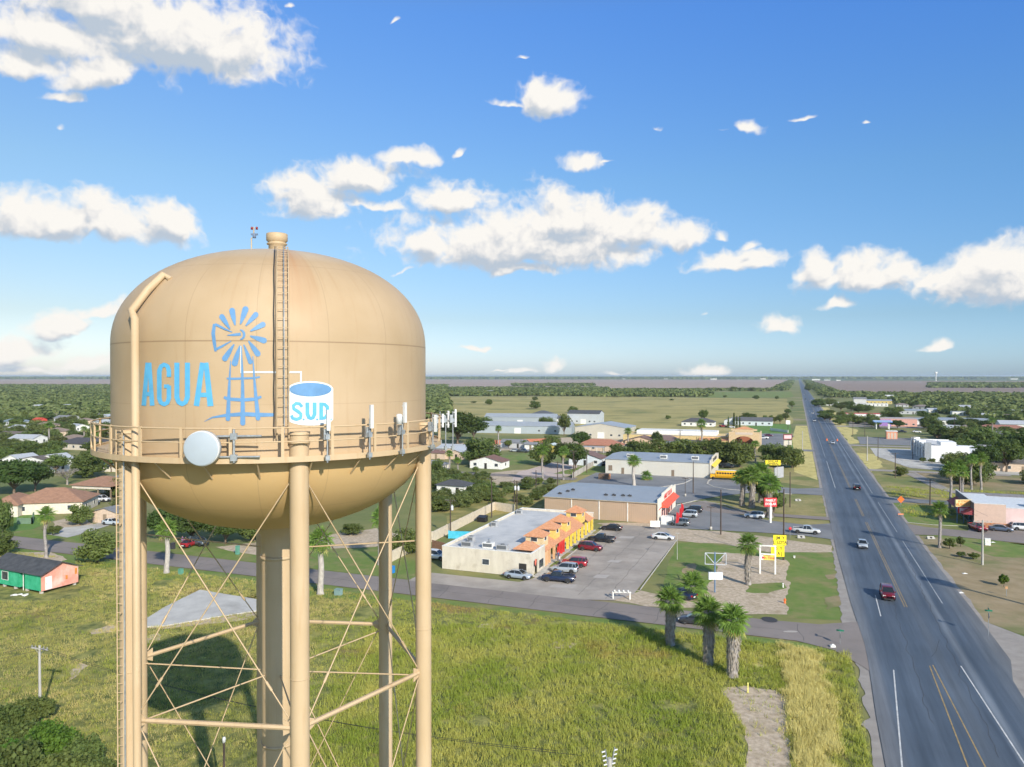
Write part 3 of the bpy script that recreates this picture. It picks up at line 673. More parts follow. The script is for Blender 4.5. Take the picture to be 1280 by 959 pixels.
M_VERGE2 = mat('worn_verge', (.27,.21,.11), (.36,.28,.17), scale=.3, coord='Position', rough=.95, detail=9, c3=(.18,.19,.07), c3scale=.055, c3range=(.48,.62), bump=.06, bscale=5)
M_GOLD = mat('golden_grass', (.50,.42,.14), (.62,.54,.22), scale=.5, coord='Position', stretch=(1,.35,1), rough=.95, detail=8, c3=(.20,.19,.05), c3scale=.2, c3range=(.55,.7), bump=.12, bscale=3)
M_CONC = mat('pale_concrete', (.44,.43,.41), (.56,.55,.52), scale=.35, coord='Position', rough=.9, detail=10, c3=(.34,.33,.31), c3scale=.09, c3range=(.5,.66), bump=.01, bscale=6)
M_CONC2 = mat('parking_concrete', (.37,.325,.285), (.44,.395,.35), scale=.25, coord='Position', rough=.9, detail=10, c3=(.29,.26,.23), c3scale=.09, c3range=(.44,.62))
M_KERB = mat('kerb_concrete', (.42,.40,.36), (.54,.51,.46), scale=.8, coord='Position', rough=.9, detail=5)
M_ASPH = mat('grey_asphalt', (.225,.195,.18), (.275,.24,.225), scale=.2, coord='Position', rough=.9, detail=10, c3=(.185,.165,.155), c3scale=.1, c3range=(.5,.66))
M_ASPH2 = mat('lot_asphalt', (.19,.20,.215), (.235,.24,.25), scale=.2, coord='Position', rough=.9, detail=10, c3=(.15,.155,.17), c3scale=.08, c3range=(.5,.66))
M_SHOUL = mat('shoulder_gravel', (.28,.255,.235), (.36,.33,.30), scale=.5, coord='Position', rough=.95, detail=9)

def highway_mat():
    m = bpy.data.materials.new('highway_asphalt'); m.use_nodes = True; nt = m.node_tree; L = nt.links; b = nt.nodes['Principled BSDF']
    b.inputs['Roughness'].default_value = .62; b.inputs['Specular IOR Level'].default_value = .5
    tc = nd(nt, 'ShaderNodeTexCoord'); sx = nd(nt, 'ShaderNodeSeparateXYZ'); L.new(tc.outputs['Object'], sx.inputs[0])
    # wear along the wheel tracks: function of t (object x), wobbling slowly with s
    wv = nd(nt, 'ShaderNodeMapping'); wv.inputs['Scale'].default_value = (.5,.012,1); L.new(tc.outputs['Object'], wv.inputs['Vector'])
    n0 = nd(nt, 'ShaderNodeTexNoise'); n0.inputs['Scale'].default_value = 1; n0.inputs['Detail'].default_value = 3; L.new(wv.outputs[0], n0.inputs['Vector'])
    ad = nd(nt, 'ShaderNodeMath', operation='MULTIPLY_ADD'); ad.inputs[1].default_value = .9; L.new(n0.outputs['Fac'], ad.inputs[0]); L.new(sx.outputs[0], ad.inputs[2])
    mr = nd(nt, 'ShaderNodeMapRange'); mr.inputs['From Min'].default_value = 7.4; mr.inputs['From Max'].default_value = 25.4; L.new(ad.outputs[0], mr.inputs['Value'])
    r = nd(nt, 'ShaderNodeValToRGB'); r.color_ramp.interpolation = 'EASE'
    sh, la, dk, lt = (.155,.165,.18), (.088,.112,.145), (.070,.092,.122), (.17,.195,.225)
    st = [(0,(.20,.195,.195)),(.08,sh),(.16,la),(.24,dk),(.32,la),(.40,dk),(.47,la),(.53,(.10,.12,.145)),(.60,la),(.645,dk),(.69,lt),(.73,dk),(.80,la),(.86,(.12,.14,.165)),(.93,(.16,.17,.18)),(1,(.19,.185,.18))]
    e = r.color_ramp.elements
    for i, (p, c) in enumerate(st):
        q = e[i] if i < 2 else e.new(p)
        q.position = p; q.color = (*c, 1)
    L.new(mr.outputs[0], r.inputs['Fac'])
    w2 = nd(nt, 'ShaderNodeMapping'); w2.inputs['Scale'].default_value = (1.6,.05,1); L.new(tc.outputs['Object'], w2.inputs['Vector'])
    n1 = nd(nt, 'ShaderNodeTexNoise'); n1.inputs['Scale'].default_value = 1; n1.inputs['Detail'].default_value = 8; n1.inputs['Roughness'].default_value = .7; L.new(w2.outputs[0], n1.inputs['Vector'])
    m1 = nd(nt, 'ShaderNodeMapRange'); m1.inputs['From Min'].default_value = .3; m1.inputs['From Max'].default_value = .7; m1.inputs['To Min'].default_value = .76; m1.inputs['To Max'].default_value = 1.25; L.new(n1.outputs['Fac'], m1.inputs['Value'])
    n2 = nd(nt, 'ShaderNodeTexNoise'); n2.inputs['Scale'].default_value = .06; n2.inputs['Detail'].default_value = 9; L.new(tc.outputs['Object'], n2.inputs['Vector'])
    m2 = nd(nt, 'ShaderNodeMapRange'); m2.inputs['From Min'].default_value = .35; m2.inputs['From Max'].default_value = .65; m2.inputs['To Min'].default_value = .88; m2.inputs['To Max'].default_value = 1.14; L.new(n2.outputs['Fac'], m2.inputs['Value'])
    mm = nd(nt, 'ShaderNodeMath', operation='MULTIPLY'); L.new(m1.outputs[0], mm.inputs[0]); L.new(m2.outputs[0], mm.inputs[1])
    sc = nd(nt, 'ShaderNodeVectorMath', operation='SCALE'); L.new(r.outputs[0], sc.inputs[0]); L.new(mm.outputs[0], sc.inputs['Scale'])
    L.new(sc.outputs[0], b.inputs['Base Color'])
    return m
M_HWY = highway_mat()
M_LINEW = mat('road_paint_white', (.42,.43,.44), (.68,.68,.66), scale=1.2, coord='Position', detail=8, rough=.7, contrast=(.3,.6))
M_LINEY = mat('road_paint_yellow', (.22,.17,.09), (.42,.29,.12), scale=1.2, coord='Position', detail=8, rough=.7, contrast=(.3,.6))

# distant fields
sheet('pasture_field', pxs((300,495.5),(760,496),(985,498.5),(990,530),(840,552),(700,534),(560,530),(300,530)), M_PAST, 1, 6, 40, 1)
sheet('ploughed_field', pxs((-600,474.3),(300,474.3),(992,474.8),(984,485),(760,486.5),(540,486),(-600,484.5)), M_PLOW, 1, 14, 120, 2)
sheet('ploughed_field', pxs((1008,476),(1900,477.5),(1900,492),(1100,490.5),(1030,489)), M_PLOW2, 1, 14, 120, 3)
sheet('green_field', pxs((880,490),(990,489.5),(990,497),(880,497)), M_LAWN, 2, 6, 40, 4)
# near fields
sheet('weedy_field', sts((104.5,4),(104.8,-250),(-60,-250),(-60,6.5),(50,6.5),(98,6.5)), M_FIELD, 1)
M_FIELD2 = mat('tawny_field', (.17,.18,.05), (.36,.30,.10), scale=.15, coord='Position', rough=.95, detail=9, c3=(.36,.27,.13), c3scale=.06, c3range=(.55,.68), bump=.12, bscale=3.0, contrast=(.4,.6))
sheet('weedy_field', sts((240,24.5),(214,24.5),(206,150),(262,170),(262,60)), M_FIELD2, 1, 1.5, 6, 5)
sheet('weedy_field', pxs((548,632),(600,606),(680,617),(676,640),(640,640),(560,655)), M_FIELD2, 1, 1.0, 5, 6)
sheet('bare_patch', pxs((902,862),(930,858),(968,862),(984,872),(984,905),(990,959),(930,1000),(932,915),(915,885)), M_DIRT, 3, 1.0, 1.2, 7)
sheet('golden_grass', pxs((981,808),(1010,812),(1026,820),(1030,850),(1046,890),(1048,930),(1036,950),(1044,980),(1000,980),(984,900),(978,850)), M_GOLD, 2, 1.4, 1.2, 8)
sheet('woodland_floor', pxs((-900,470.55),(2200,470.55),(2200,476.2),(1012,475.8),(990,474.6),(300,474.1),(-900,474.1)), mat('far_scrub', (.07,.11,.045), (.11,.15,.06), scale=.002, coord='Position', detail=8), 2)
sheet('golden_grass', pxs((925,812),(958,815),(960,835),(930,838)), M_GOLD, 2, .8, 1.2, 9)
# strip between weedy field and side street, mown
sheet('grass_verge', sts((104.6,-250),(104.6,7.5),(102.6,4),(102.4,-250)), M_LAWN, 2, .5, 2.5, 10)
# blocks north of the side street
sheet('lawn', pxs((846,677),(900,677),(960,690),(1040,690),(1063,775),(976,772),(908,752),(878,748),(826,742)), M_LAWN, 1, .5, 2, 11)
sheet('bare_strip', pxs((745,654),(826,652),(862,662),(905,664),(1040,682),(1042,690),(960,690),(905,680),(870,678),(850,676)), M_DIRT, 2, .4, 1.5, 12)
sheet('bare_patch', pxs((905,690),(925,692),(986,700),(984,768),(905,768),(878,756),(886,730)), M_DIRT, 2, .8, 1.2, 13)
sheet('bare_patch', pxs((770,738),(800,738),(872,752),(878,760),(810,758),(755,748)), M_DIRT, 2, .4, 1.2, 14)
sheet('lawn', pxs((936,730),(978,728),(985,735),(960,742),(932,740)), M_LAWN, 3, .5, 1.0, 15)
for i, q in enumerate([((858,706),(868,704),(872,714),(852,718)),((1030,718),(1050,716),(1050,722),(1036,724)),((1030,748),(1052,745),(1052,758),(1032,762))]):
    sheet('worn_patch', pxs(*q), M_VERGE2, 3, .8, .8, 20+i)
sheet('grass_verge', sts((176,7.4),(195.5,7.4),(196,-12),(203,-20),(176,-8)), M_VERGE, 1, .4, 2, 16)
sheet('grass_verge', sts((199,7.4),(236,7.4),(232,-13),(212,-24),(200,-8)), M_VERGE, 1, .4, 2, 17)
sheet('grass_verge', sts((252,7.0),(420,7.0),(480,-5),(350,-30),(290,-24),(262,-8)), M_VERGE, 1, .6, 4, 18)
sheet('golden_grass', sts((270,6.4),(560,6.4),(560,-1),(430,-3),(290,-1)), M_GOLD, 2, .8, 5, 19)
sheet('golden_grass', sts((420,24.8),(900,24.8),(900,32),(700,36),(560,31),(520,36),(470,29),(430,32)), M_GOLD, 2, 3, 8, 30)
sheet('golden_grass', sts((300,25),(372,25),(368,33),(318,31)), M_GOLD, 2, 1, 4, 31)
sheet('grass_verge', sts((245,25),(420,25),(390,36),(300,42),(262,60),(244,40)), M_VERGE, 1, 1, 4, 32)
sheet('bare_patch', sts((264,40),(306,36),(304,75),(300,120),(268,90)), M_VERGE2, 2, 1, 4, 33)
# right-hand verge by the highway
sheet('grass_verge', sts((200,24.4),(230,24.4),(226,44),(196,40)), M_LAWN, 1, .4, 2, 34)
sheet('worn_verge', sts((184,24.0),(124,24.4),(119,28),(113,60),(150,120),(180,90),(181,50)), M_VERGE2, 1, .5, 2.5, 35)
sheet('grass_verge', sts((190,26),(178,52),(172,62),(168,36)), M_LAWN, 2, 1.2, 2.5, 36)
sheet('grass_verge', sts((103.8,30),(101,24.6),(97,22.9),(40,22.3),(40,70),(103.9,60)), M_LAWN, 1, .2, 2, 37)
# strip-mall block
sheet('grass_verge', pxs((540,722),(600,722),(652,730),(668,739),(640,739),(540,728)), M_LAWN, 2, .3, 1.5, 38)
sheet('grass_verge', pxs((752,742),(768,735),(800,739),(770,748)), M_LAWN, 3, .3, 1.5, 39)
sheet('back_yard', pxs((545,700),(560,685),(600,660),(640,642),(676,642),(600,690),(575,700)), M_LAWN, 1, .5, 2, 40)
# north blocks: gardens and dirt of the housing area
sheet('dirt_yard', pxs((640,588),(725,583),(735,592),(680,600),(620,606),(560,598)), M_DIRT, 2, 1.0, 3, 41)
sheet('gravel_drive', pxs((648,590),(690,578),(722,582),(718,592),(680,600),(640,600)), mat('pink_gravel',(.50,.40,.36),(.58,.48,.44),scale=.8,coord='Position'), 3, .8, 2.5, 42)
sheet('lawn', pxs((612,572),(660,566),(740,566),(738,572),(690,576),(600,586)), M_LAWN, 3, 1, 3, 43)
sheet('lawn', pxs((690,592),(740,580),(770,576),(772,586),(740,594)), M_LAWN, 4, 1, 3, 44)
sheet('dry_lawn', pxs((700,598),(762,590),(840,598),(846,604),(700,604)), M_VERGE, 2, .5, 3, 45)
sheet('dry_lawn', pxs((770,600),(852,598),(862,601),(856,606),(838,609),(760,609)), M_VERGE, 4, .3, 1.5, 46)
sheet('bare_strip', pxs((560,555),(700,547),(800,545),(800,552),(700,560),(560,566)), M_DIRT, 1, 1, 5, 47)
sheet('lawn', pxs((930,530),(988,530),(992,565),(985,572),(960,548)), M_LAWNG, 2, .6, 3, 48)
# left housing area
sheet('bright_lawn', pxs((0,650),(55,640),(68,650),(40,662),(0,666)), M_LAWNG, 2, .6, 2, 50)
sheet('dirt_yard', pxs((66,652),(100,644),(118,655),(100,668),(70,668)), M_DIRT, 2, .8, 2, 51)
sheet('dirt_yard', pxs((0,690),(60,690),(90,702),(60,712),(0,700)), M_DIRT, 2, .8, 2, 52)
sheet('driveway', pxs((60,668),(76,660),(118,655),(142,648),(142,655),(100,668),(84,672)), M_CONC, 4, .1, 2, 53)
sheet('dirt_yard', pxs((270,684),(330,676),(345,684),(320,694),(290,690)), M_DIRT, 2, .8, 2, 54)
sheet('dirt_yard', pxs((400,670),(470,660),(500,668),(470,684),(410,686)), M_DIRT, 2, .8, 2, 55)
sheet('lawn', pxs((385,692),(470,684),(520,700),(520,716),(400,700)), M_LAWN, 2, .5, 2, 56)
sheet('lawn', sts((113,-170),(113,-62),(119,-62),(119,-170)), M_LAWN, 1, .6, 2.5, 57)
sheet('grass_verge', sts((104.6,-130),(104.6,-60),(99,-60),(97,-130)), M_LAWN, 3, .8, 2.5, 58)
for i, q in enumerate([((320,752),(350,746),(352,756),(325,764)),((180,796),(200,790),(200,800),(185,804)),((110,788),(140,780),(142,788),(118,792)),((85,840),(100,828),(112,832),(92,850)),((600,780),(618,778),(616,784),(596,784)),((700,800),(716,804),(712,812),(694,810)),((940,590+270),(952,858),(950,866),(936,866))]):
    sheet('bare_patch', pxs(*q), M_DIRT, 3, 1.2, 1.2, 60+i)

# concrete slab left of the riser
sheet('bare_patch', pxs((170,784),(205,786),(240,782),(300,776),(340,768),(345,745),(322,742),(330,762),(270,766),(200,778)), M_DIRT, 3, 1.0, 1.5, 99)
slab = MB(); sp = [tuple(G(*q).xy) for q in ((183,774),(205,760),(250,738),(285,744),(322,750),(322,764),(270,772),(205,783),(184,784))]
slab.prism(sp, -.1, .12); tag(slab.build('concrete_slab', M_CONC), kind='structure')

# roads -------------------------------------------------------
def road_obj(name, poly_st, m, z=.03, world=False):
    mb = MB(); e = [(t, s, z) for s, t in poly_st]; mb.add(e, [tuple(range(len(e)))])
    o = mb.build(name, m); o.rotation_euler.z = -RA; return tag(o, kind='structure')
S = [-60, 60, 74, 85, 100, 107, 125, 160, 200, 260, 400, 700, 1200, 2500, 6000, 14000]
lt = [7.0, 7.2, 7.5, 7.7, 8.2, 8.3, 7.8, 7.4, 7.4, 7.5, 7.4, 7.4, 7.4, 7.4, 7.4, 7.4]
rt = [22.4, 22.5, 22.6, 22.7, 23.2, 24.6, 24.6, 24.2, 24.2, 24.2, 24.2, 24, 24, 24, 24, 24]
mb = MB(); vs = []
for s, a, b in zip(S, lt, rt): vs += [(a, s, .05), (b, s, .05)]
mb.add(vs, [(2*i, 2*i+1, 2*i+3, 2*i+2) for i in range(len(S)-1)])
hw = mb.build('highway', M_HWY); hw.rotation_euler.z = -RA; tag(hw, kind='structure')
def marking(a, b, w, m, name='road_marking', z=.058):
    a, b = a.copy(), b.copy(); d = (b-a).normalized(); n = Vector((-d.y, d.x, 0))*w/2
    mb = MB(); mb.quad((a-n).xy[:]+(z,), (b-n).xy[:]+(z,), (b+n).xy[:]+(z,), (a+n).xy[:]+(z,)); return tag(mb.build(name, m), kind='structure')
marking(G(1129,975), G(1117,838), .14, M_LINEW); marking(G(1101,771), G(1094,744), .14, M_LINEW)
for s in (146,): pass
marking(ST(252,11.1), ST(330,11.2), .14, M_LINEW); marking(ST(345,11.2), ST(2400,11.2), .10, M_LINEW)
marking(G(1211,962), G(1162,833), .13, M_LINEY); marking(G(1232,960), G(1166,832), .13, M_LINEY)
for a, b in ((126,196),(204,232),(250,2600)):
    marking(ST(a,15.25), ST(b,15.25), .12, M_LINEY); marking(ST(a,15.60), ST(b,15.60), .12, M_LINEY)
marking(G(1285,962), G(1201,833), .14, M_LINEW)
marking(ST(130,20.9), ST(176,20.9), .08, M_LINEW); marking(ST(186,20.9), ST(228,20.9), .08, M_LINEW); marking(ST(245,20.9), ST(2400,20.9), .09, M_LINEW)
# gravelly edges
sheet('road_shoulder', sts((50,6.2),(100,7.0),(104.6,4.0),(104.6,9),(50,9)), M_SHOUL, 4, .7, 1.0, 70)
sheet('road_shoulder', sts((113,6.0),(128,6.2),(176,6.9),(176,9),(113,9)), M_SHOUL, 4, .5, 1.0, 71)
sheet('road_shoulder', sts((196,6.9),(236,6.9),(236,9),(196,9)), M_SHOUL, 4, .25, 2, 72)
sheet('road_shoulder', sts((250,6.6),(1200,6.4),(1200,9),(250,9)), M_SHOUL, 4, .3, 8, 73)
sheet('road_shoulder', sts((50,21.5),(104,22),(103.2,28),(101,25.4),(97,23.8),(50,23.0)), M_SHOUL, 4, .3, 1.5, 74)
sheet('road_shoulder', sts((118,23),(184,23),(184,24.9),(122,25.2)), M_SHOUL, 4, .3, 1.5, 75)
sheet('road_shoulder', sts((198,23),(1200,23),(1200,25.2),(198,24.9)), M_SHOUL, 4, .3, 4, 76)
# side street and the other carriageways
road_obj('side_street', [(104.9,-260),(112.4,-260),(112.4,-4),(113,3),(116,7.8),(116.4,8.6),(96,8.6),(98.5,7.4),(103,4.5),(104.9,0)], M_ASPH, .030)
road_obj('side_street_right', [(104.2,140),(114.5,140),(114.5,33),(117.5,28.5),(124,24.2),(107,24.2),(99,22.9),(102.5,25.2),(104.2,30)], M_SHOUL, .030)
road_obj('entrance_drive', [(182,8.2),(172.5,8.2),(174.5,2),(174.8,-8),(173,-24),(171.8,-30),(205,-31),(205,-24),(196,-14),(190,-6),(187.5,2),(192,8.2)], M_ASPH2, .030)
road_obj('entrance_drive', [(235.5,8.2),(236,0),(232,-14),(222,-22),(206,-30.6),(222,-44),(222,-68),(262,-68),(262,-24),(250,-10),(247,0),(252,8.2)], M_ASPH2, .036)
road_obj('entrance_drive', [(195.5,8.2),(200,8.2),(200,-4),(203,-16),(214,-24),(206,-30),(196,-20),(196,-4)], M_ASPH, .042)
road_obj('parking_lot', [(112,-32),(113.6,-26.5),(118,-24.4),(160,-24.0),(172,-28),(172,-42.5),(121,-42.5),(118,-44),(118,-62),(112,-62)], M_CONC2, .040)
road_obj('parking_lot', [(372,-40),(378,-6),(420,-6),(480,-8),(470,-40),(440,-52),(380,-60)], M_ASPH2, .040)
road_obj('side_lane', [(370,8.2),(380,8.2),(380,-14),(372,-14)], M_ASPH2, .046)
road_obj('business_drive', [(184.5,23.9),(198,23.9),(194.5,28),(193.5,36),(199,37.8),(196,70),(178,70),(186,30)], M_ASPH, .030)
road_obj('side_street_right', [(228,23.9),(240,23.9),(238,28),(238.5,90),(230,90),(231,28)], M_ASPH2, .030)
road_obj('forecourt', [(318,40),(308,60),(308,75),(312,80),(345,66),(400,64),(400,33),(360,32)], M_CONC, .030)
road_obj('dirt_lane', [(303,24),(309,24),(309,70),(304,70)], M_SHOUL, .040)
road_obj('dirt_lane', [(245,48),(262,40),(300,36),(303,40),(264,44),(247,52)], M_SHOUL, .046)
road_obj('side_street_right', [(408,23.9),(416,23.9),(414,160),(408,160)], M_SHOUL, .036)
road_obj('forecourt', [(420,30),(470,32),(470,90),(420,90)], M_ASPH2, .046)
road_obj('side_street_right', [(560,23.9),(572,23.9),(580,300),(570,300)], M_SHOUL, .036)
road_obj('forecourt', [(575,34),(700,40),(700,90),(580,90)], M_SHOUL, .03)
road_obj('residential_street', [(240,-70),(246,-70),(250,-300),(243,-300)], M_ASPH, .046)
road_obj('residential_street', [(330,-64),(336,-64),(345,-330),(339,-330)], M_SHOUL, .046)
# lighter patches on the concrete lot, tar seams on the street
M_PATCH = mat('fresh_concrete_patch', (.42,.385,.355), (.47,.43,.40), scale=.8, coord='Position')
for px, py, w, h in ((762,678,3.0,1.3),(780,672,3,1.2),(765,702,2.2,1.0),(748,721,2.2,1.2),(700,733,4,1.2)):
    c = G(px, py); sheet('concrete_patch', [(c.x-w/2,c.y-h*.6),(c.x+w/2,c.y-h),(c.x+w/2+1,c.y+h*.7),(c.x-w/2+1,c.y+h)], M_PATCH, 8, .7, .6, 80+px)
sheet('manhole_patch', [G(962,775)+Vector((math.cos(k*.52)*1.1, math.sin(k*.52)*1.3, 0)) for k in range(12)], mat('tar_patch', (.05,.05,.055)), 7)
sheet('concrete_patch', [G(988,790)+Vector((math.cos(k*.52)*1.0, math.sin(k*.52)*.4, 0)) for k in range(12)], M_PATCH, 7)
M_TAR = mat('tar_seal', (.045,.045,.05), (.09,.09,.09), scale=2, coord='Position')
def crack(a, b, w=.07, wob=.5, z=.062, sd=0):
    d = b-a; n = max(4, int(d.length/1.2)); pr = Vector((-d.y, d.x, 0)).normalized(); P = []
    for i in range(n+1):
        p = a.lerp(b, i/n)+pr*mnoise.noise(Vector((i*.37, sd*3.1, 0)))*wob*2; P.append(p)
    mb = MB()
    for i in range(n):
        mb.quad((P[i]-pr*w/2).xy[:]+(z,), (P[i+1]-pr*w/2).xy[:]+(z,), (P[i+1]+pr*w/2).xy[:]+(z,), (P[i]+pr*w/2).xy[:]+(z,))
    return tag(mb.build('tar_seam', M_TAR), kind='structure')
for i, (s, t0, t1) in enumerate(((126,-39,-25),(133,-40,-24.5),(141,-41,-24.5),(149,-40,-24.5),(156,-40,-25),(163,-38,-26))): crack(ST(s,t0), ST(s+random.uniform(-1,1),t1), .05, .25, .048, i)
for i, (t, s0, s1) in enumerate(((-37,118,170),(-32.5,114,171),(-28,114,168))): crack(ST(s0,t), ST(s1,t), .05, .2, .0485, 20+i)
for i in range(14): t = -120+i*9.3+random.uniform(-2,2); crack(ST(105.3,t), ST(112,t+random.uniform(-1,1)), .05, .4, .036, 40+i)
crack(ST(108.5,-150), ST(108.6,0), .06, .3, .0365, 60)
for i, (a, b) in enumerate((((1130,690),(1250,948)),((1098,700),(1165,905)),((1085,640),(1106,700)),((1174,800),(1165,822)))): crack(G(*a), G(*b), .05, .3, .0585, 70+i)
# kerbs
def kerb(pts, w=.18, h=.14, name='kerb', m=None):
    P = [Vector((p.x, p.y)) for p in pts]; mb = MB()
    nrm = []
    for i in range(len(P)):
        a = P[max(0,i-1)]; b = P[min(len(P)-1,i+1)]; d = (b-a).normalized(); nrm.append(Vector((-d.y, d.x))*w/2)
    V = []
    for p, n in zip(P, nrm): V += [(p.x-n.x,p.y-n.y,0),(p.x-n.x,p.y-n.y,h),(p.x+n.x,p.y+n.y,h),(p.x+n.x,p.y+n.y,0)]
    for i in range(len(P)-1):
        for k in range(3): a = 4*i+k; mb.add([V[a],V[a+1],V[a+5],V[a+4]], [(0,1,2,3)])
    return tag(mb.build(name, m or M_KERB), kind='structure')
def arc(s, t, r, a0, a1, n=8): return [ST(s+r*math.sin(R(a0+(a1-a0)*k/n)), t+r*math.cos(R(a0+(a1-a0)*k/n))) for k in range(n+1)]
for a_, b_, sd_ in ((123,127.5,1),(129.5,134,2),(136,141,3),(143,150,4),(152,158,5),(160,166,6)):
    sheet('planting_strip', sts((a_,-43.0),(b_,-43.0),(b_,-41.5),(a_,-41.5)), M_LAWN if sd_ in (1,2,4) else M_VERGE, 8, .12, 1, 90+sd_)
kerb([ST(121.5,-41.4),ST(168,-41.4)]); kerb([ST(120.6,-23.9),ST(160,-23.9)], .15, .12)
kerb(pxs((845,632),(870,626),(905,631),(932,640)), .35, .15)
kerb(pxs((700,609),(780,610),(820,610),(842,607),(856,604),(864,600),(856,597)), .5, .15)
kerb(pxs((893,597),(886,601),(884,605),(892,609),(910,612),(935,614),(990,618)), .5, .15)
kerb([ST(199.2,24.8),ST(198.2,30),ST(199.2,37)], .12, .1)

# pavements beside the shops

# ---------------------------------------------------------------- buildings
def corr_mat(name, c, period=.6, axis=0, amt=.25, rough=.5, metal=.3):
    m = mat(name, tuple(x*.93 for x in c), c, scale=.25, rough=rough, metal=metal, detail=6)
    nt = m.node_tree; L = nt.links; b = nt.nodes['Principled BSDF']
    tc = nd(nt, 'ShaderNodeTexCoord'); sx = nd(nt, 'ShaderNodeSeparateXYZ'); L.new(tc.outputs['Object'], sx.inputs[0])
    s = nd(nt, 'ShaderNodeMath', operation='MULTIPLY'); s.inputs[1].default_value = 1/period
    if axis == 2:
        a = nd(nt, 'ShaderNodeMath', operation='ADD'); L.new(sx.outputs[0], a.inputs[0]); L.new(sx.outputs[1], a.inputs[1]); L.new(a.outputs[0], s.inputs[0])
    else: L.new(sx.outputs[axis], s.inputs[0])
    f = nd(nt, 'ShaderNodeMath', operation='FRACT'); L.new(s.outputs[0], f.inputs[0])
    mr = nd(nt, 'ShaderNodeMapRange'); mr.inputs['From Min'].default_value = .82; mr.inputs['From Max'].default_value = .95; mr.inputs['To Min'].default_value = 1; mr.inputs['To Max'].default_value = 1-amt; L.new(f.outputs[0], mr.inputs['Value'])
    sc = nd(nt, 'ShaderNodeVectorMath', operation='SCALE'); L.new(mr.outputs[0], sc.inputs['Scale'])
    src = b.inputs['Base Color'].links[0].from_socket; L.new(src, sc.inputs[0]); L.new(sc.outputs[0], b.inputs['Base Color'])
    return m
M_STUCCO = mat('cream_stucco', (.56,.51,.42), (.66,.61,.51), scale=.8, rough=.9, detail=9, stretch=(1,1,.35), c3=(.44,.39,.31), c3scale=.5, c3range=(.56,.75))
M_METROOF = corr_mat('grey_metal_roof', (.42,.46,.50), .9, 1, .3)
M_TANMETAL = corr_mat('tan_corrugated_wall', (.58,.42,.30), .5, 2, .22)
M_CREAMMETAL = corr_mat('cream_corrugated_wall', (.74,.71,.63), .5, 2, .12)
M_WHITEROOF = mat('white_membrane_roof', (.52,.53,.54), (.60,.60,.60), scale=.3, detail=9, rough=.8, c3=(.38,.40,.42), c3scale=.12, c3range=(.5,.7))
M_TILE = mat('terracotta_tile', (.50,.22,.11), (.66,.34,.19), scale=2.2, detail=6, rough=.8, stretch=(1,1,3))
M_GLASS = mat('dark_window_glass', (.035,.045,.055), (.07,.085,.10), scale=1.5, rough=.12)
M_DARK = mat('dark_opening', (.03,.028,.026), rough=.8)
M_WHITE = paint('white_wall_paint', (.78,.78,.75), .8)
M_YEL = paint('yellow_ochre_wall', (.74,.50,.14), .85); M_YEL2 = paint('bright_yellow_wall', (.80,.58,.08), .8)
M_ORG = paint('peach_wall', (.72,.42,.22), .85); M_RED = paint('bright_red_paint', (.62,.035,.03), .7)
M_TRIM = paint('tan_trim', (.45,.36,.25), .8); M_AC = paint('ac_grey', (.42,.43,.44), .5); M_ACD = mat('ac_grille', (.12,.13,.14), rough=.7)
M_WOOD = mat('weathered_wood', (.20,.15,.10), (.32,.25,.17), scale=2, stretch=(1,1,.3), rough=.9)
M_BRICK = mat('orange_stone_base', (.40,.16,.07), (.55,.27,.15), scale=1.6, detail=7, rough=.9)
def bld(name, s, t, label, cat='building', rz=-RA, group=None, z=0.0): return empty(name, ST(s, t, z), rz, label, cat, group)
# local frame: x = away from the highway axis (t), y = along it (s)
def window(p, x, y, z, w, h, face, frame=M_WHITE, glass=M_GLASS, name='window'):
    """face: 0 = looks to -y, 1 = looks to +x, 2 = +y, 3 = -x"""
    f = MB(); g = MB(); e, d = .06, .05
    def bx(mb, a0, b0, a1, b1, o0, o1):
        if face == 0: mb.box(x+a0, y-o1, z+b0, x+a1, y-o0, z+b1)
        elif face == 2: mb.box(x+a0, y+o0, z+b0, x+a1, y+o1, z+b1)
        elif face == 1: mb.box(x+o0, y+a0, z+b0, x+o1, y+a1, z+b1)
        else: mb.box(x-o1, y+a0, z+b0, x-o0, y+a1, z+b1)
    bx(f, -w/2-e, -e, -w/2, h+e, 0, d); bx(f, w/2, -e, w/2+e, h+e, 0, d); bx(f, -w/2, h, w/2, h+e, 0, d); bx(f, -w/2, -e, w/2, 0, 0, d)
    bx(g, -w/2, 0, w/2, h, .0, .02)
    fo = f.build(name, frame, p); g.build('pane', glass, fo); return fo
def ac_unit(loc, rz=-RA, label=None, w=1.6, d=1.2, h=1.0, white=False):
    t = empty('rooftop_ac_unit', loc, rz, label, 'AC unit', 'air conditioning units on flat roofs')
    m = MB(); m.box(-w/2,-d/2,.12,w/2,d/2,h); m.box(-w/2+.05,-d/2+.05,0,w/2-.05,d/2-.05,.12); m.build('casing', M_WHITE if white else M_AC, t)
    m = MB(); m.lathe([(0,h+.06),(.38,h+.05),(.42,h)], 14); m.box(-w/2+.1,-d/2-.015,.25,w/2-.1,-d/2,h-.15); m.build('fan_grille', M_ACD, t)
    return t
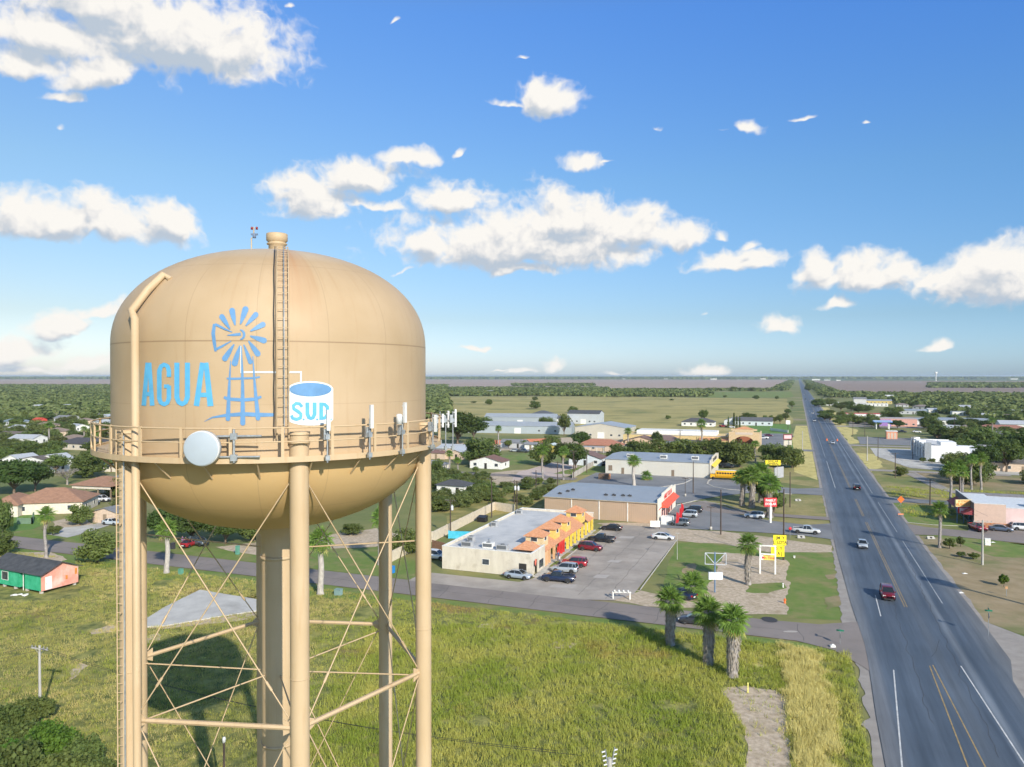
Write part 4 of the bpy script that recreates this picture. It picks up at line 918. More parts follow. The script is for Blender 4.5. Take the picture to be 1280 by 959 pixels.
def hip_roof(mb, x0, y0, x1, y1, z, h, ov=.5, ridge=None, th=.12):
    X0, Y0, X1, Y1 = x0-ov, y0-ov, x1+ov, y1+ov; w, d = X1-X0, Y1-Y0
    if w >= d: a, b = (X0+d/2, (Y0+Y1)/2), (X1-d/2, (Y0+Y1)/2)
    else: a, b = ((X0+X1)/2, Y0+w/2), ((X0+X1)/2, Y1-w/2)
    if ridge == 'point': a = b = ((X0+X1)/2, (Y0+Y1)/2)
    v = [(X0,Y0,z),(X1,Y0,z),(X1,Y1,z),(X0,Y1,z),(a[0],a[1],z+h),(b[0]+(1e-3 if a==b else 0),b[1],z+h),(X0,Y0,z-th),(X1,Y0,z-th),(X1,Y1,z-th),(X0,Y1,z-th)]
    if w >= d: fs = [(0,1,5,4),(1,2,5),(2,3,4,5),(3,0,4)]
    else: fs = [(0,1,4),(1,2,5,4),(2,3,5),(3,0,4,5)]
    fs += [(6,7,1,0),(7,8,2,1),(8,9,3,2),(9,6,0,3),(9,8,7,6)]
    return mb.add(v, fs)
def gable_roof(mb, x0, y0, x1, y1, z, h, ov=.4, axis='x', th=.12):
    X0, Y0, X1, Y1 = x0-ov, y0-ov, x1+ov, y1+ov
    if axis == 'x': v = [(X0,Y0,z),(X1,Y0,z),(X1,Y1,z),(X0,Y1,z),(X0,(Y0+Y1)/2,z+h),(X1,(Y0+Y1)/2,z+h)]; q = [(0,1,5,4),(2,3,4,5)]
    else: v = [(X0,Y0,z),(X1,Y0,z),(X1,Y1,z),(X0,Y1,z),((X0+X1)/2,Y0,z+h),((X0+X1)/2,Y1,z+h)]; q = [(1,2,5,4),(3,0,4,5)]
    n = 6; v2 = v+[(a,b,c-th) for a,b,c in v]
    fs = list(q)+[tuple(i+n for i in reversed(f)) for f in q]
    e = [(0,1),(2,3)] if axis == 'x' else [(1,2),(3,0)]
    fs += [(a+n,b+n,b,a) for a,b in e]
    g = [(0,4),(4,3),(1,5),(5,2)] if axis == 'x' else [(0,4),(4,1),(3,5),(5,2)]
    fs += [(a,b,b+n,a+n) for a,b in g]
    return mb.add(v2, fs)
def gable_wall(mb, x0, y0, x1, y1, z, h, axis='x'):
    if axis == 'x':
        for X in (x0, x1): mb.add([(X,y0,z),(X,y1,z),(X,(y0+y1)/2,z+h)], [(0,1,2)])
    else:
        for Y in (y0, y1): mb.add([(x0,Y,z),(x1,Y,z),((x0+x1)/2,Y,z+h)], [(0,1,2)])
def text_mesh(parent, s, size, m, loc, rot, name='lettering', bold=.0, sx=1.0, align='CENTER'):
    c = bpy.data.curves.new('t', 'FONT'); c.body = s; c.size = size; c.align_x = align; c.align_y = 'CENTER'; c.offset = bold; c.extrude = .012
    o = bpy.data.objects.new('t', c); COL.objects.link(o); bpy.context.view_layer.update()
    me = bpy.data.meshes.new_from_object(o.evaluated_get(bpy.context.evaluated_depsgraph_get()))
    bpy.data.objects.remove(o); bpy.data.curves.remove(c)
    me.materials.clear(); me.materials.append(m)
    n = bpy.data.objects.new(name, me); COL.objects.link(n); n.parent = parent; n.location = loc; n.rotation_euler = rot; n.scale = (sx, 1, 1); return n

# 1. strip of shops with tiled towers
b = bld('shop_strip', 121.4, -60.2, 'long flat-roofed shop strip with terracotta tiled towers and coloured fronts', 'shops')
W, LN, H = 17.2, 42.0, 4.1
m = MB(); m.box(0,0,0,W,.25,H); m.box(0,.25,0,.25,LN,H); m.box(.25,LN-.25,0,W,LN,H); m.box(W-2.85,7.5,0,W-2.6,LN-.25,H+.3); m.box(W-2.6,7.3,0,W-.25,7.5,H); m.box(W-.25,.25,2.6,W,7.5,H); m.box(W-.25,.25,0,W,1.2,2.6); m.box(W-.25,3.6,0,W,7.5,2.6)
m.box(W-2.2,2.6,0,W-.3,2.75,2.6)
m.build('wall', M_STUCCO, b)
m = MB(); m.box(.25,.25,H-.55,W-.25,7.5,H-.42); m.box(.25,7.5,H-.55,W-2.85,LN-.25,H-.42); m.build('flat_roof', M_WHITEROOF, b)
m = MB(); m.box(-.04,-.04,H,W+.04,.29,H+.08); m.box(-.04,.29,H,.29,LN-.29,H+.08); m.box(-.04,LN-.29,H,W+.04,LN+.04,H+.08); m.box(W-.29,.29,H,W+.04,7.5,H+.08); m.build('parapet_cap', M_WHITE, b)
window(b, 8.6, 0, 1.5, 1.3, .95, 0)
m = MB(); m.box(W-2.3,-.03,0,W-.9,.0,2.3); d_ = m.build('door', M_DARK, b); MB().box(W-1.1,-.08,1,W-1.03,-.03,1.2).build('handle', M_AC, d_)
m = MB(); m.box(W,4.2,.6,W+.04,6.4,2.0); m.build('shop_window', M_GLASS, b)
m = MB(); m.lathe([(0,0),(.5,0),(.5,.04),(0,.04)], 16); m.v = [(W+.03+z, 2.2+x, 2.15+y*1.2) for x, y, z in m.v]
m.build('round_shop_sign', paint('shop_sign_red', (.75,.16,.10), .6), b)
fronts = [(7.5,15.5,M_ORG),(15.5,19.5,M_RED),(19.5,28.5,M_YEL2),(28.5,34.5,M_YEL2),(34.5,42,M_YEL)]
# towers along the roof edge, sloping canopy roof between them
towers_y = [4.0, 9.6, 17.0, 24.5, 35.5]
for i, y in enumerate(towers_y):
    tz = H+.15 if i == 0 else H+1.35
    cx = W-2.3 if i == 0 else W-2.3; hw = 1.6 if i == 0 else 1.65
    if i:
        m = MB(); m.box(cx-hw, y-hw, 3.0, cx+hw, y+hw, tz); tw = m.build('tower', M_YEL if i != 1 else paint('sand_tower', (.68,.52,.30), .85), b)
        for fa, X, Y in ((0,cx,y-hw),(1,cx+hw,y)): window(tw, X, Y, tz-.95, 1.2, .7, fa)
    m = MB(); hip_roof(m, cx-hw, y-hw, cx+hw, y+hw, tz, 1.25, .35, 'point'); m.build('tower_roof', M_TILE, b)
for (y0, y1) in ((7.7,17.0),(17.2,24.0),(24.2,33.6),(37.4,42.2)):
    m = MB(); m.add([(W-2.7,y0,H+.45),(W-2.7,y1,H+.45),(W+.15,y1,2.95),(W+.15,y0,2.95),(W-2.7,y0,H+.3),(W-2.7,y1,H+.3),(W+.15,y1,2.8),(W+.15,y0,2.8)],
        [(0,3,2,1),(4,5,6,7),(0,1,5,4),(1,2,6,5),(2,3,7,6),(3,0,4,7)]); m.build('canopy_roof', M_TILE, b)
for k, (y0, y1, mm) in enumerate(fronts):
    m = MB(); m.box(W-2.6,y0+.1,0,W-2.54,y1-.002,2.8); fr = m.build('shop_front', mm, b)
    n = int((y1-y0)/3.2)
    for j in range(n):
        yy = y0+(j+.5)*(y1-y0)/n; f = window(fr, W-2.54, yy, .5 if j % 2 else 0.05, 1.5, 1.9 if j % 2 else 2.2, 1)
for k, y in enumerate((8.2,10.6,13.6,16.4,18.2,19.6,22.5,25.0,27.8,30.6,33.5,36.4,39.2,41.8)):
    mm = M_ORG if y < 15 else (M_RED if y < 20 else M_YEL2)
    m = MB(); m.box(W-.45,y-.22,.15,W-.0,y+.22,2.82); m.build('pillar', mm, b)
m = MB(); m.box(W-2.52,7.6,0,W+.5,42.5,.15); m.box(W+.05,.5,0,W+1.6,7.6,.12); m.build('pavement', M_KERB, b)
m = MB(); m.box(W+2.4,7.6,0,W+2.62,15.2,2.7); m.v = [v for v in m.v]
MB().box(W-.45,7.52,0,W-.05,9.6,2.85).build('front_pier', M_ORG, b)
MB().box(W+.02,15.7,2.2,W+.08,19.5,2.85).build('fascia_sign', M_RED, b)
for i, (s, t, wt, lb) in enumerate(((124.3,-56.5,0,'grey rooftop air conditioner nearest the front left corner of the shop strip'),(124.8,-52.5,1,'pale rooftop air conditioner in the middle near the front of the shop strip'),(124.2,-49.5,0,'grey rooftop air conditioner near the front middle of the shop strip'),(128.5,-57.6,0,'small grey rooftop unit by the left edge of the shop strip roof'),(143,-58.8,0,'grey unit halfway along the left edge of the shop strip roof'),(158,-58.8,0,'grey unit at the far left edge of the shop strip roof'))):
    ac_unit(ST(s, t, H-.42), label=lb, white=bool(wt), w=2.0 if i < 3 else 1.2)
t_ = tag(MB().tube([(0,0,0),(0,0,.9)], .16, 10).tube([(0,0,.9),(0,0,1.0)], .28, 10).build('roof_vent_pipe', M_GALV, None, ST(127.5,-53.5,H-.42)), 'upright galvanised vent pipe on the shop strip roof', 'vent')

# 2. tan metal warehouse shop with red fronted gable
b = bld('metal_shop', 176.5, -59.0, 'tan corrugated metal shop with a grey roof and a red awning', 'shop')
W, LN, H = 28.2, 25.5, 4.9
m = MB(); m.box(0,0,0,W,.2,H); m.box(0,.2,0,.2,LN-.2,H); m.box(0,LN-.2,0,W,LN,H); m.box(W-.25,.2,0,W-.02,LN-.2,H-.1); m.build('wall', M_TANMETAL, b)
m = MB(); gable_roof(m, -.1,-.1,W-.5,LN+.1,H+.02,.9,.25,'x',.1); m.build('roof', M_METROOF, b)
for x in (7,14,21): MB().box(x-.09,-.12,0,x+.09,-.002,H-.15).build('downpipe', M_WHITE, b)
MB().box(-.2,-.35,H-.22,W,-.02,H-.05).build('gutter', M_TRIM, b)
m = MB(); m.box(W,-.35,0,W+.3,LN+.2,H+1.0); m.box(W+.0,5.2,H+1.0,W+.3,LN-5.2,H+1.6); fa = m.build('front_facade', paint('white_facade', (.76,.72,.62), .8), b)
m = MB(); m.add([(W+.3,3.5,4.4),(W+.3,LN-3.5,4.4),(W+1.9,LN-3.5,3.3),(W+1.9,3.5,3.3),(W+.3,3.5,3.2),(W+.3,LN-3.5,3.2)], [(0,3,2,1),(2,3,4,5),(0,4,3),(1,2,5)]); m.build('red_awning', paint('red_awning', (.72,.11,.06), .7), b)
MB().box(W+.31,-.2,3.25,W+.36,3.4,3.45).box(W+.31,LN-3.4,3.25,W+.36,LN,3.45).build('red_stripe', M_RED, b)
for y, w in ((4.5,1.6),(7.5,1.8),(10.5,1.8),(15.5,1.8),(18.5,1.8)): window(b, W+.3, y, .3, w, 2.3, 1, M_RED)
MB().box(W+.3,12,0,W+.36,14,2.4).build('door', M_DARK, b)
text_mesh(fa, 'FAMILY DOLLAR', 1.7, M_RED, (W+.33, LN/2+.2, H+.28), (math.pi/2,0,math.pi/2), sx=.95, bold=.03)
m = MB(); m.box(W+.9,-.6,0,W+3.6,1.2,1.9); ic = m.build('ice_freezer', M_WHITE, None); ic.location = ST(176.5,-59,0); ic.rotation_euler.z = -RA; tag(ic, 'white ice freezer standing at the corner of the metal shop', 'freezer')
for (x, y, n) in ((3,3.2,1),(4.2,6.2,2),(5.0,8.2,3),(14.5,4.6,4),(16.5,4.8,5),(18.8,5.0,6),(20.4,5.1,7)):
    z = H+.12+min(y, LN-y)/LN*1.8
    m = MB(); m.box(-.45,-.35,0,.45,.35,.28); m.lathe([(.18,.28),(.2,.42),(.0,.5)], 8)
    o = m.build('roof_fan', mat('dark_roof_fan', (.05,.05,.055), rough=.6)); o.location = ST(176.5+y, -59+x, z-.05); o.rotation_euler.z = -RA
    tag(o, 'small dark roof ventilator on the grey metal roof', 'roof ventilator', 'dark ventilators on the grey metal roof')
m = MB(); m.tube([(0,0,0),(0,0,.5)], .18, 8); 
# 3. cream long building beyond
b = bld('cream_warehouse_shop', 262, -64.5, 'long cream metal shop building with a low grey roof', 'shop')
W, LN, H = 36.5, 27, 5.2
m = MB(); m.box(0,0,0,W,.2,H); m.box(0,.2,0,.2,LN-.2,H); m.box(0,LN-.2,0,W,LN,H); m.box(W-.22,.2,0,W-.02,LN-.2,H-.1); m.build('wall', M_CREAMMETAL, b)
m = MB(); gable_roof(m, -.1,-.1,W-.3,LN+.1,H+.02,.7,.25,'x',.1); m.build('roof', M_METROOF, b)
m = MB(); m.box(W,-.3,0,W+.3,LN+.2,H+.9); m.box(W,6,H+.9,W+.3,LN-6,H+1.5); fa = m.build('front_facade', M_STUCCO, b)
MB().add([(W+.3,2,4.2),(W+.3,LN-2,4.2),(W+1.6,LN-2,3.4),(W+1.6,2,3.4)], [(0,3,2,1)]).build('yellow_awning', M_YEL2, b)
text_mesh(fa, 'DOLLAR GENERAL', 1.6, M_DARK, (W+.33, LN/2, H+.1), (math.pi/2,0,math.pi/2), sx=.95, bold=.03)
for x, w in ((1.8,1.4),(6.3,1.0),(24,1)): MB().box(x-w/2,-.05,1.0 if w > 1.2 else 0,x+w/2,0,2.9 if w > 1.2 else 2.2).build('louvre' if w > 1.2 else 'door', paint('brown_louvre', (.22,.17,.12), .8), b)
for x in (8,20,31): 
    o = ac_unit(ST(262+5, -64.5+x, H+.35), label={8:'white rooftop unit on the left part of the cream building',20:'white rooftop unit on the middle of the cream building',31:'white rooftop unit near the right end of the cream building'}[x], w=2.4, d=1.5, h=1.2, white=True)
# 4. restaurant with arch
b = bld('arched_restaurant', 376, -54, 'yellow stucco restaurant with a tall arched entrance tower', 'restaurant')
M_REST = paint('pale_yellow_stucco', (.66,.50,.24), .9); M_REST2 = paint('sandstone_front', (.62,.46,.28), .9)
m = MB(); m.box(-30,3,0,22,24,5.0); m.build('wall', M_REST, b)
MB().box(-30.1,2.9,5.0,22.1,3.3,5.3).build('parapet_cap', M_AC, b)
m = MB(); m.box(-24,8,5.0,16,22,6.9); m.build('roof_screen', M_WHITE, b)
# entrance tower with a real opening
m = MB(); x0, x1, y0 = 23, 37, -2
m.box(x0,y0,0,x0+2.6,y0+1.2,8); m.box(x1-2.6,y0,0,x1,y0+1.2,8); m.box(x0+2.6,y0,6.0,x1-2.6,y0+1.2,8.6)
aw = (x1-x0-5.2)/2; cx = (x0+x1)/2; n = 12
for k in range(n):
    a0, a1 = math.pi*k/n, math.pi*(k+1)/n
    p, q = (cx+aw*math.cos(a0), 3.2+2.75*math.sin(a0)), (cx+aw*math.cos(a1), 3.2+2.75*math.sin(a1))
    for yy in (y0, y0+1.2): m.add([(p[0],yy,p[1]),(q[0],yy,q[1]),(q[0],yy,6.01),(p[0],yy,6.01)], [(0,1,2,3)])
    m.add([(p[0],y0,p[1]),(q[0],y0,q[1]),(q[0],y0+1.2,q[1]),(p[0],y0+1.2,p[1])], [(3,2,1,0)])
m.box(x0+1,y0,8.6,x1-1,y0+1.2,9.4); m.box(x0,y0+1.2,0,x0+.5,24,7); m.box(x1-.5,y0+1.2,0,x1,24,7); m.build('entrance_tower', M_REST2, b)
MB().box(x0+.5,6,0,x1-.5,6.3,7).build('entrance_back_wall', mat('ochre_red', (.35,.13,.07)), b)
m = MB(); hip_roof(m, x0+3, y0+.2, x1-3, y0+4, 9.4, 1.2, .2, 'point'); m.build('tower_roof', M_TILE, b)
text_mesh(b, 'EL PATIO', 1.1, mat('sign_brown', (.3,.14,.1)), (cx, y0-.03, 7.3), (math.pi/2,0,0)) if False else None
MB().box(cx-4,y0-.06,6.7,cx+4,y0,7.8).build('sign_panel', paint('faded_sign_panel', (.60,.50,.42), .8), b)
m = MB(); m.box(9,-1.6,0,9.4,-1.2,2.8); m.box(12.5,-1.6,0,12.9,-1.2,2.8); m.box(16,-1.6,0,16.4,-1.2,2.8); m.box(19.5,-1.6,0,19.9,-1.2,2.8); m.box(9,-1.6,2.8,22.5,-1.2,3.5); m.build('arcade', M_REST, b)
m = MB(); m.add([(8.6,-1.9,3.5),(23,-1.9,3.5),(23,3,4.4),(8.6,3,4.4)], [(0,1,2,3)]); m.build('arcade_roof', M_TILE, b)
MB().box(-1,2.95,2.2,3,3,3.2).build('sign_panel', paint('small_red_sign', (.5,.25,.2), .8), b)

# generic house ---------------------------------------------------
WALLS = {}
def wallm(c): 
    k = 'house_wall_%d_%d_%d' % tuple(int(x*100) for x in c)
    return paint(k, c, .9)
def roofm(c, corr=False):
    k = 'house_roof_%d_%d_%d' % tuple(int(x*100) for x in c)
    if corr: return MATS.get(k+'m') or MATS.setdefault(k+'m', corr_mat(k+'m', c, .7, 0, .2))
    return mat(k, tuple(x*.82 for x in c), tuple(min(1,x*1.12) for x in c), scale=1.2, rough=.9, detail=8, bump=.02, bscale=8)
def house(px, py, w, d, h, wc, rc, label, rz=-RA, roof='hip', rh=1.6, corr=False, porch=False, name='house', cat='house', axis='x', garage=False, chimney=False, z=0, group=None):
    """px,py: photo position of the near wall's foot, middle; w along local x, d deep"""
    c = G(px, py); b = empty(name, c, rz, label, cat, group); wm = wallm(wc)
    m = MB(); m.box(-w/2,0,0,w/2,d,h)
    if roof == 'gable': gable_wall(m, -w/2, 0, w/2, d, h, rh*.97, axis)
    m.build('wall', wm, b)
    m = MB()
    if roof == 'hip': hip_roof(m, -w/2,0,w/2,d,h+.02,rh,.5)
    elif roof == 'gable': gable_roof(m, -w/2,0,w/2,d,h+.03,rh,.4,axis)
    elif roof == 'flat': m.box(-w/2-.1,-.1,h,w/2+.1,d+.1,h+.25)
    ro = m.build('roof', roofm(rc, corr), b)
    if chimney: MB().box(w*.2,d*.5,h+rh*.4,w*.2+.7,d*.5+.7,h+rh+.6).build('chimney', wm, ro)
    n = max(1, int(w/4.2))
    for i in range(n):
        x = -w/2+(i+.5)*w/n
        if i == n//2: 
            dr = MB().box(x-.5,-.05,0,x+.5,0,2.1).build('door', M_DARK if i % 2 else M_WOOD, b); MB().box(x+.35,-.1,1,x+.42,-.05,1.15).build('handle', M_AC, dr)
        else: window(b, x, 0, 1.0, 1.3, 1.1, 0)
    for i in range(max(1, int(d/4.5))):
        y = (i+.5)*d/max(1, int(d/4.5)); window(b, w/2, y, 1.0, 1.2, 1.1, 1)
    if porch:
        m = MB(); m.add([(-w*.35,-2.4,h-.5),(w*.35,-2.4,h-.5),(w*.35,0,h),(-w*.35,0,h),(-w*.35,-2.4,h-.62),(w*.35,-2.4,h-.62),(w*.35,0,h-.12),(-w*.35,0,h-.12)], [(0,1,2,3),(7,6,5,4),(0,4,5,1),(1,5,6,2),(3,7,4,0)]); m.build('porch_roof', roofm(rc, corr), b)
        for x in (-w*.33, 0, w*.33): MB().box(x-.08,-2.3,0,x+.08,-2.14,h-.6).build('porch_post', M_WHITE, b)
    if garage: MB().box(-w*.42,-.06,0,-w*.42+2.6,0,2.2).build('garage_door', M_WHITE, b)
    return b
WH, CR, BG, GY, BL = (.74,.74,.72), (.66,.60,.50), (.60,.47,.36), (.48,.49,.50), (.50,.58,.66)
RB, RD, RG, RS, RW = (.24,.13,.10), (.07,.07,.08), (.22,.23,.25), (.42,.46,.50), (.62,.64,.66)
# hip-roofed family houses at the left
b = house(58, 643, 16.5, 12, 3.0, CR, (.33,.185,.12), 'cream house under a wide brown hip roof beside the bright lawn', rz=R(12), rh=2.9)
m = MB(); m.box(-11.8,-2.5,0,-5.5,9,3.0); m.build('side_wing', wallm(CR), b); m = MB(); hip_roof(m,-11.8,-2.5,-5.5,9,3.03,2.0,.5); m.build('wing_roof', roofm((.33,.185,.12)), b)
b = empty('carport_pavilion', G(114,624), R(-14), 'open carport pavilion with a brown hip roof and cream beam', 'carport')
m = MB(); hip_roof(m,-6.5,0,6.5,11,3.9,2.0,.6); m.build('roof', roofm((.33,.185,.12)), b)
m = MB(); m.box(-6.5,-.1,2.9,6.5,.1,3.77); m.box(-6.5,.1,2.9,-6.3,11,3.77); m.box(-6.5,10.8,0,6.5,11,3.77); m.build('beam_wall', wallm(CR), b)
for x in (-6.3,-2.2,2.0,6.3): MB().box(x-.15,-.1+.3,0,x+.15,.5,2.9).build('post', M_WOOD, b)
house(131, 654, 7, 6, 2.6, BG, (.20,.21,.23), 'small tan outbuilding in front of the open carport', rz=R(-14), roof='gable', rh=1.1, name='outbuilding', axis='y')
# green and pink cottage
b = empty('painted_cottage', G(51.5, 743), 0, 'green cottage with a pink gable wall on concrete blocks', 'house')
uA = (G(91,732.5)-G(51.5,743)).normalized(); ang = math.atan2(uA.y, uA.x)      # pink gable wall direction
b.rotation_euler.z = ang-math.pi/2                                          # local y runs along the pink wall, local -x along the green wall
MG = mat('green_house_paint', (.02,.34,.17), (.06,.46,.26), scale=.8, detail=6, rough=.8); MP = mat('pink_house_paint', (.68,.27,.20), (.74,.40,.31), scale=.6, detail=8, rough=.85, c3=(.75,.55,.48), c3scale=.5, c3range=(.5,.7))
dp = (G(92,738)-G(53,745)).length*1.0; dp = 6.2
m = MB(); m.box(-4.2,0,.45,-.06,.15,3.1); m.box(-5.6,1.4,.45,-4.2,1.55,3.1); m.box(-13.5,0,.45,-5.6,.15,3.1); m.box(-5.75,.15,.45,-5.6,1.4,3.1); m.box(-4.35,.15,.45,-4.2,1.4,3.1); m.box(-13.5,.15,.45,-13.35,dp,3.1); m.box(-13.35,dp-.15,.45,-.06,dp,3.1); m.build('green_wall', MG, b)
m = MB(); m.box(-.06,0,.45,.06,dp,3.1); m.add([(.0,-.0,3.1),(.0,dp,3.1),(.0,dp/2,4.6)], [(0,1,2)]); m.build('pink_gable_wall', MP, b)
m = MB(); gable_roof(m,-13.5,0,.2,dp,3.15,1.5,.45,'x',.1); m.build('roof', mat('charcoal_shingle', (.045,.05,.058), (.085,.09,.10), scale=1.0, detail=9, rough=.9, c3=(.13,.13,.13), c3scale=.4, c3range=(.58,.7)), b)
m = MB(); m.box(.06,.6,.55,.1,1.7,2.6); dr = m.build('white_door', M_WHITE, b); MB().box(.1,.75,1.4,.15,.85,1.55).build('handle', M_AC, dr)
for y in (3.9,): pass
m = MB(); m.box(.062,4.0,1.4,.08,4.35,2.1); m.box(.062,5.6,1.9,.08,6.0,2.9); m.build('worn_orange_patch', paint('bare_orange', (.62,.22,.04), .9), b)
window(b, -9.4, 0, 1.3, 1.6, 1.3, 0)
for x in (-13,-10,-7,-4,-.4):
    for y in (.3, dp-.4): MB().box(x-.2,y-.2,0,x+.2,y+.2,.45).build('concrete_block', M_KERB, b)
MB().tube([(-4.9,.2,0),(-4.9,.2,3.1)], .06, 8).build('porch_post', M_WHITE, b)
m = MB(); 
for i in range(14): x, y = random.uniform(-1.2,1.2), random.uniform(-.5,.5); a = random.uniform(0,3); m.add([(x,y,.02),(x+.7*math.cos(a),y+.7*math.sin(a),.05),(x+.3,y+.4,random.uniform(.1,.3)),(x-.2,y+.2,.12)], [(0,1,2,3)])
tag(m.build('rubble_pile', M_WHITE, None, G(23,745)), 'heap of broken white boards lying before the green cottage', 'rubble')
# housing rows: (px, py, w, d, h, wall, roof, type, rh, rz, label, extra)
Hs = [
 (40,585,16,9,2.8,WH,(.14,.12,.11),'gable',1.6,-16,'white house with a low dark brown roof behind the big dark tree','y'),
 (14,584,9,9,2.8,WH,RW,'gable',1.9,-16,'white gable-fronted house at the left edge behind the big dark tree','y'),
 (60,584,8,8,2.8,WH,RW,'gable',2.0,-16,'white double-gabled bungalow beside the dark brown roof','y'),
 (105,563,34,12,3,(.55,.50,.42),RD,'hip',2.4,-18,'long charcoal-roofed house with two small white dormers left of the tower','x'),
 (8,551,16,10,3,WH,(.16,.13,.12),'gable',1.8,-20,'white house with a brown roof among trees at the far left edge','x'),
 (12,532,18,10,2.8,(.60,.64,.66),(.18,.24,.28),'hip',2,-20,'pale house with a slate blue roof far at the left edge','x'),
 (75,524,26,12,3.5,BG,(.26,.22,.20),'gable',2,-20,'tan roofed house far off left of the tower','x'),
 (78,527,18,9,2.6,GY,RG,'gable',2,-20,'grey roofed shed in front of the tan roofed house','x'),
 (45,530,7,6,3,(.60,.08,.06),(.55,.08,.05),'gable',1.5,-20,'little red shed among the far trees','x'),
 (112,524,20,10,3,GY,RG,'hip',2,-20,'grey bungalow far off beside white parked cars','x'),
 (128,526,14,10,3,WH,RW,'gable',2,-20,'white house far off just left of the tower','y'),
 (43,514,14,9,4,WH,RW,'gable',2.4,-20,'small white gabled house far beyond the red shed','y'),
 (97,512,16,9,3,WH,RW,'flat',.5,-20,'white flat-roofed house at the edge of the far scrub','x'),
 (78,514,9,9,4,WH,RW,'gable',2.6,-20,'white steep-gabled house beyond the tan roofed house','y'),
 (60,592-1,7,6,2.6,WH,(.2,.2,.21),'gable',1.2,-16,'little white outbuilding beside the bare grey tree','x'),
 (141,590,9,7,2.6,CR,(.30,.42,.45),'gable',1,-16,'small cream shed with a blue-green roof behind the left leg','x'),
 (138,613,10,8,2.6,GY,(.20,.21,.23),'hip',1.4,-14,'small grey roofed house behind the carport pavilion','x'),
 (562,574,12,9,2.8,BG,RW,'gable',2,-RA*57.3,'tan gable house with a white metal roof right of the tank','y'),
 (555,569,24,10,3,WH,RW,'hip',1.6,-21,'white metal-roofed house beside the right edge of the tank','x'),
 (563,618,9,6,2.7,WH,(.075,.08,.09),'hip',1.3,-21,'small white cottage with a charcoal hip roof in the scrub','x'),
 (607,586,13,8,2.7,WH,(.20,.115,.10),'gable',1.9,-21,'white cottage with a maroon brown roof and green bush in front','y'),
 (731,582,13,9,2.8,(.60,.66,.72),(.19,.12,.11),'gable',2.2,-21,'pale blue cottage with a maroon roof behind tall palms','y'),
 (748,564,20,10,2.8,BG,(.40,.18,.12),'hip',2.4,-21,'house with a red-brown hip roof and grey patio cover','x'),
 (800,561,18,11,3.2,(.66,.48,.34),(.20,.13,.11),'gable',2.6,-21,'peach stucco house with brown roof and arched door','y'),
 (828,558,16,10,3,(.60,.45,.33),(.20,.14,.13),'hip',2.2,-21,'brown-roofed wing beyond the peach stucco house','x'),
 (795,552,10,8,2.8,WH,(.24,.14,.13),'hip',1.8,-21,'white house with a reddish roof behind the peach house','x'),
 (594,540,12,9,2.8,WH,RW,'gable',1.8,-21,'white gabled house alone at the pasture edge','x'),
 (676,526,14,11,5.6,WH,(.10,.11,.13),'hip',2.2,-21,'two-storey white house with a dark hip roof by the pasture','x'),
 (692,531,13,11,4.5,WH,(.12,.13,.15),'hip',2,-21,'white house with a dark roof between the metal sheds and tall tree','x'),
 (872,533,22,12,3,WH,(.09,.09,.10),'hip',2.6,-21,'white house with a black hip roof standing in the pasture','x'),
 (915,531,11,10,3,(.60,.64,.66),RG,'gable',2,-21,'pale gable-fronted house beside the row of dark cypresses','y'),
 (941,532,26,11,3.2,(.58,.64,.68),(.11,.115,.13),'gable',2.4,-21,'long pale house with a dark roof behind the restaurant','x'),
 (845,562,14,9,2.9,GY,RG,'flat',.4,-21,'low grey flat-roofed house left of the restaurant','x'),
 (868,560,18,8,3,BG,(.12,.12,.13),'flat',.4,-21,'brown open-sided building adjoining the restaurant','x'),
 (640,560,12,7,2.6,GY,RG,'gable',1.4,-21,'small grey cabin beside the white car and red fence','x'),
 (663,562,6,4,2.4,WH,RG,'gable',1.0,-21,'tiny shed in the yard behind the white cottage','x'),
 (688,566,7,6,2.7,(.62,.50,.12),(.50,.58,.60),'gable',1.4,-21,'small yellow house with a pale blue roof among palms','y'),
 (545,574,8,6,2.6,BG,(.20,.12,.11),'gable',1.2,-21,'little tan hut with a brown roof right of the railing','x'),
 (535,590,10,7,2.6,CR,RG,'hip',1.4,-21,'cream cottage half hidden beside the right column','x'),
]
for q in Hs:
    px, py, w, d, h, wc, rc, rt_, rh, rz, lb, ax = q
    house(px, py, w, d, h, wc, rc, lb, R(rz), rt_, rh, corr=(rc in (RS, RW)), axis=ax, name='house')
# more homes half hidden among the trees
hp = [house(20,541,13,9,2.9,WH,RW,'small pale roofed house among the trees of the left housing area',R(-20),'gable',1.7,True,group='small homes among the trees at the left'),
      house(52,537,12,9,2.9,BG,(.26,.2,.17),'small brown roofed house among the trees of the left housing area',R(-8),'hip',1.7,group='small homes among the trees at the left')]
gh = random.Random(9)
for i, (x, y) in enumerate(((30,521),(62,546),(88,539),(118,543),(134,534),(100,530),(140,521),(10,519),(56,519),(130,514),(26,556),(84,556),(120,531),(150,548),(150,570))):
    p = hp[i%2]; copy_tree(p, G(x,y), R(gh.uniform(-40,10)), gh.uniform(.8,1.15), None, None)
hp = [house(1185,541,14,9,2.9,WH,RW,'small pale roofed house in the wooded housing area at the right',-RA,'gable',1.6,True,group='small homes in the woods at the right'),
      house(1213,541,13,9,2.9,GY,(.24,.2,.19),'small grey walled house in the wooded housing area at the right',-RA,'hip',1.6,group='small homes in the woods at the right')]
for i, (x, y) in enumerate(((1240,524),(1262,528),(1198,514),(1225,516),(1275,520),(1150,512),(1170,516),(1128,509),(1272,538))):
    p = hp[i%2]; copy_tree(p, G(x,y), R(gh.uniform(-45,0)), gh.uniform(.9,1.4), None, None)
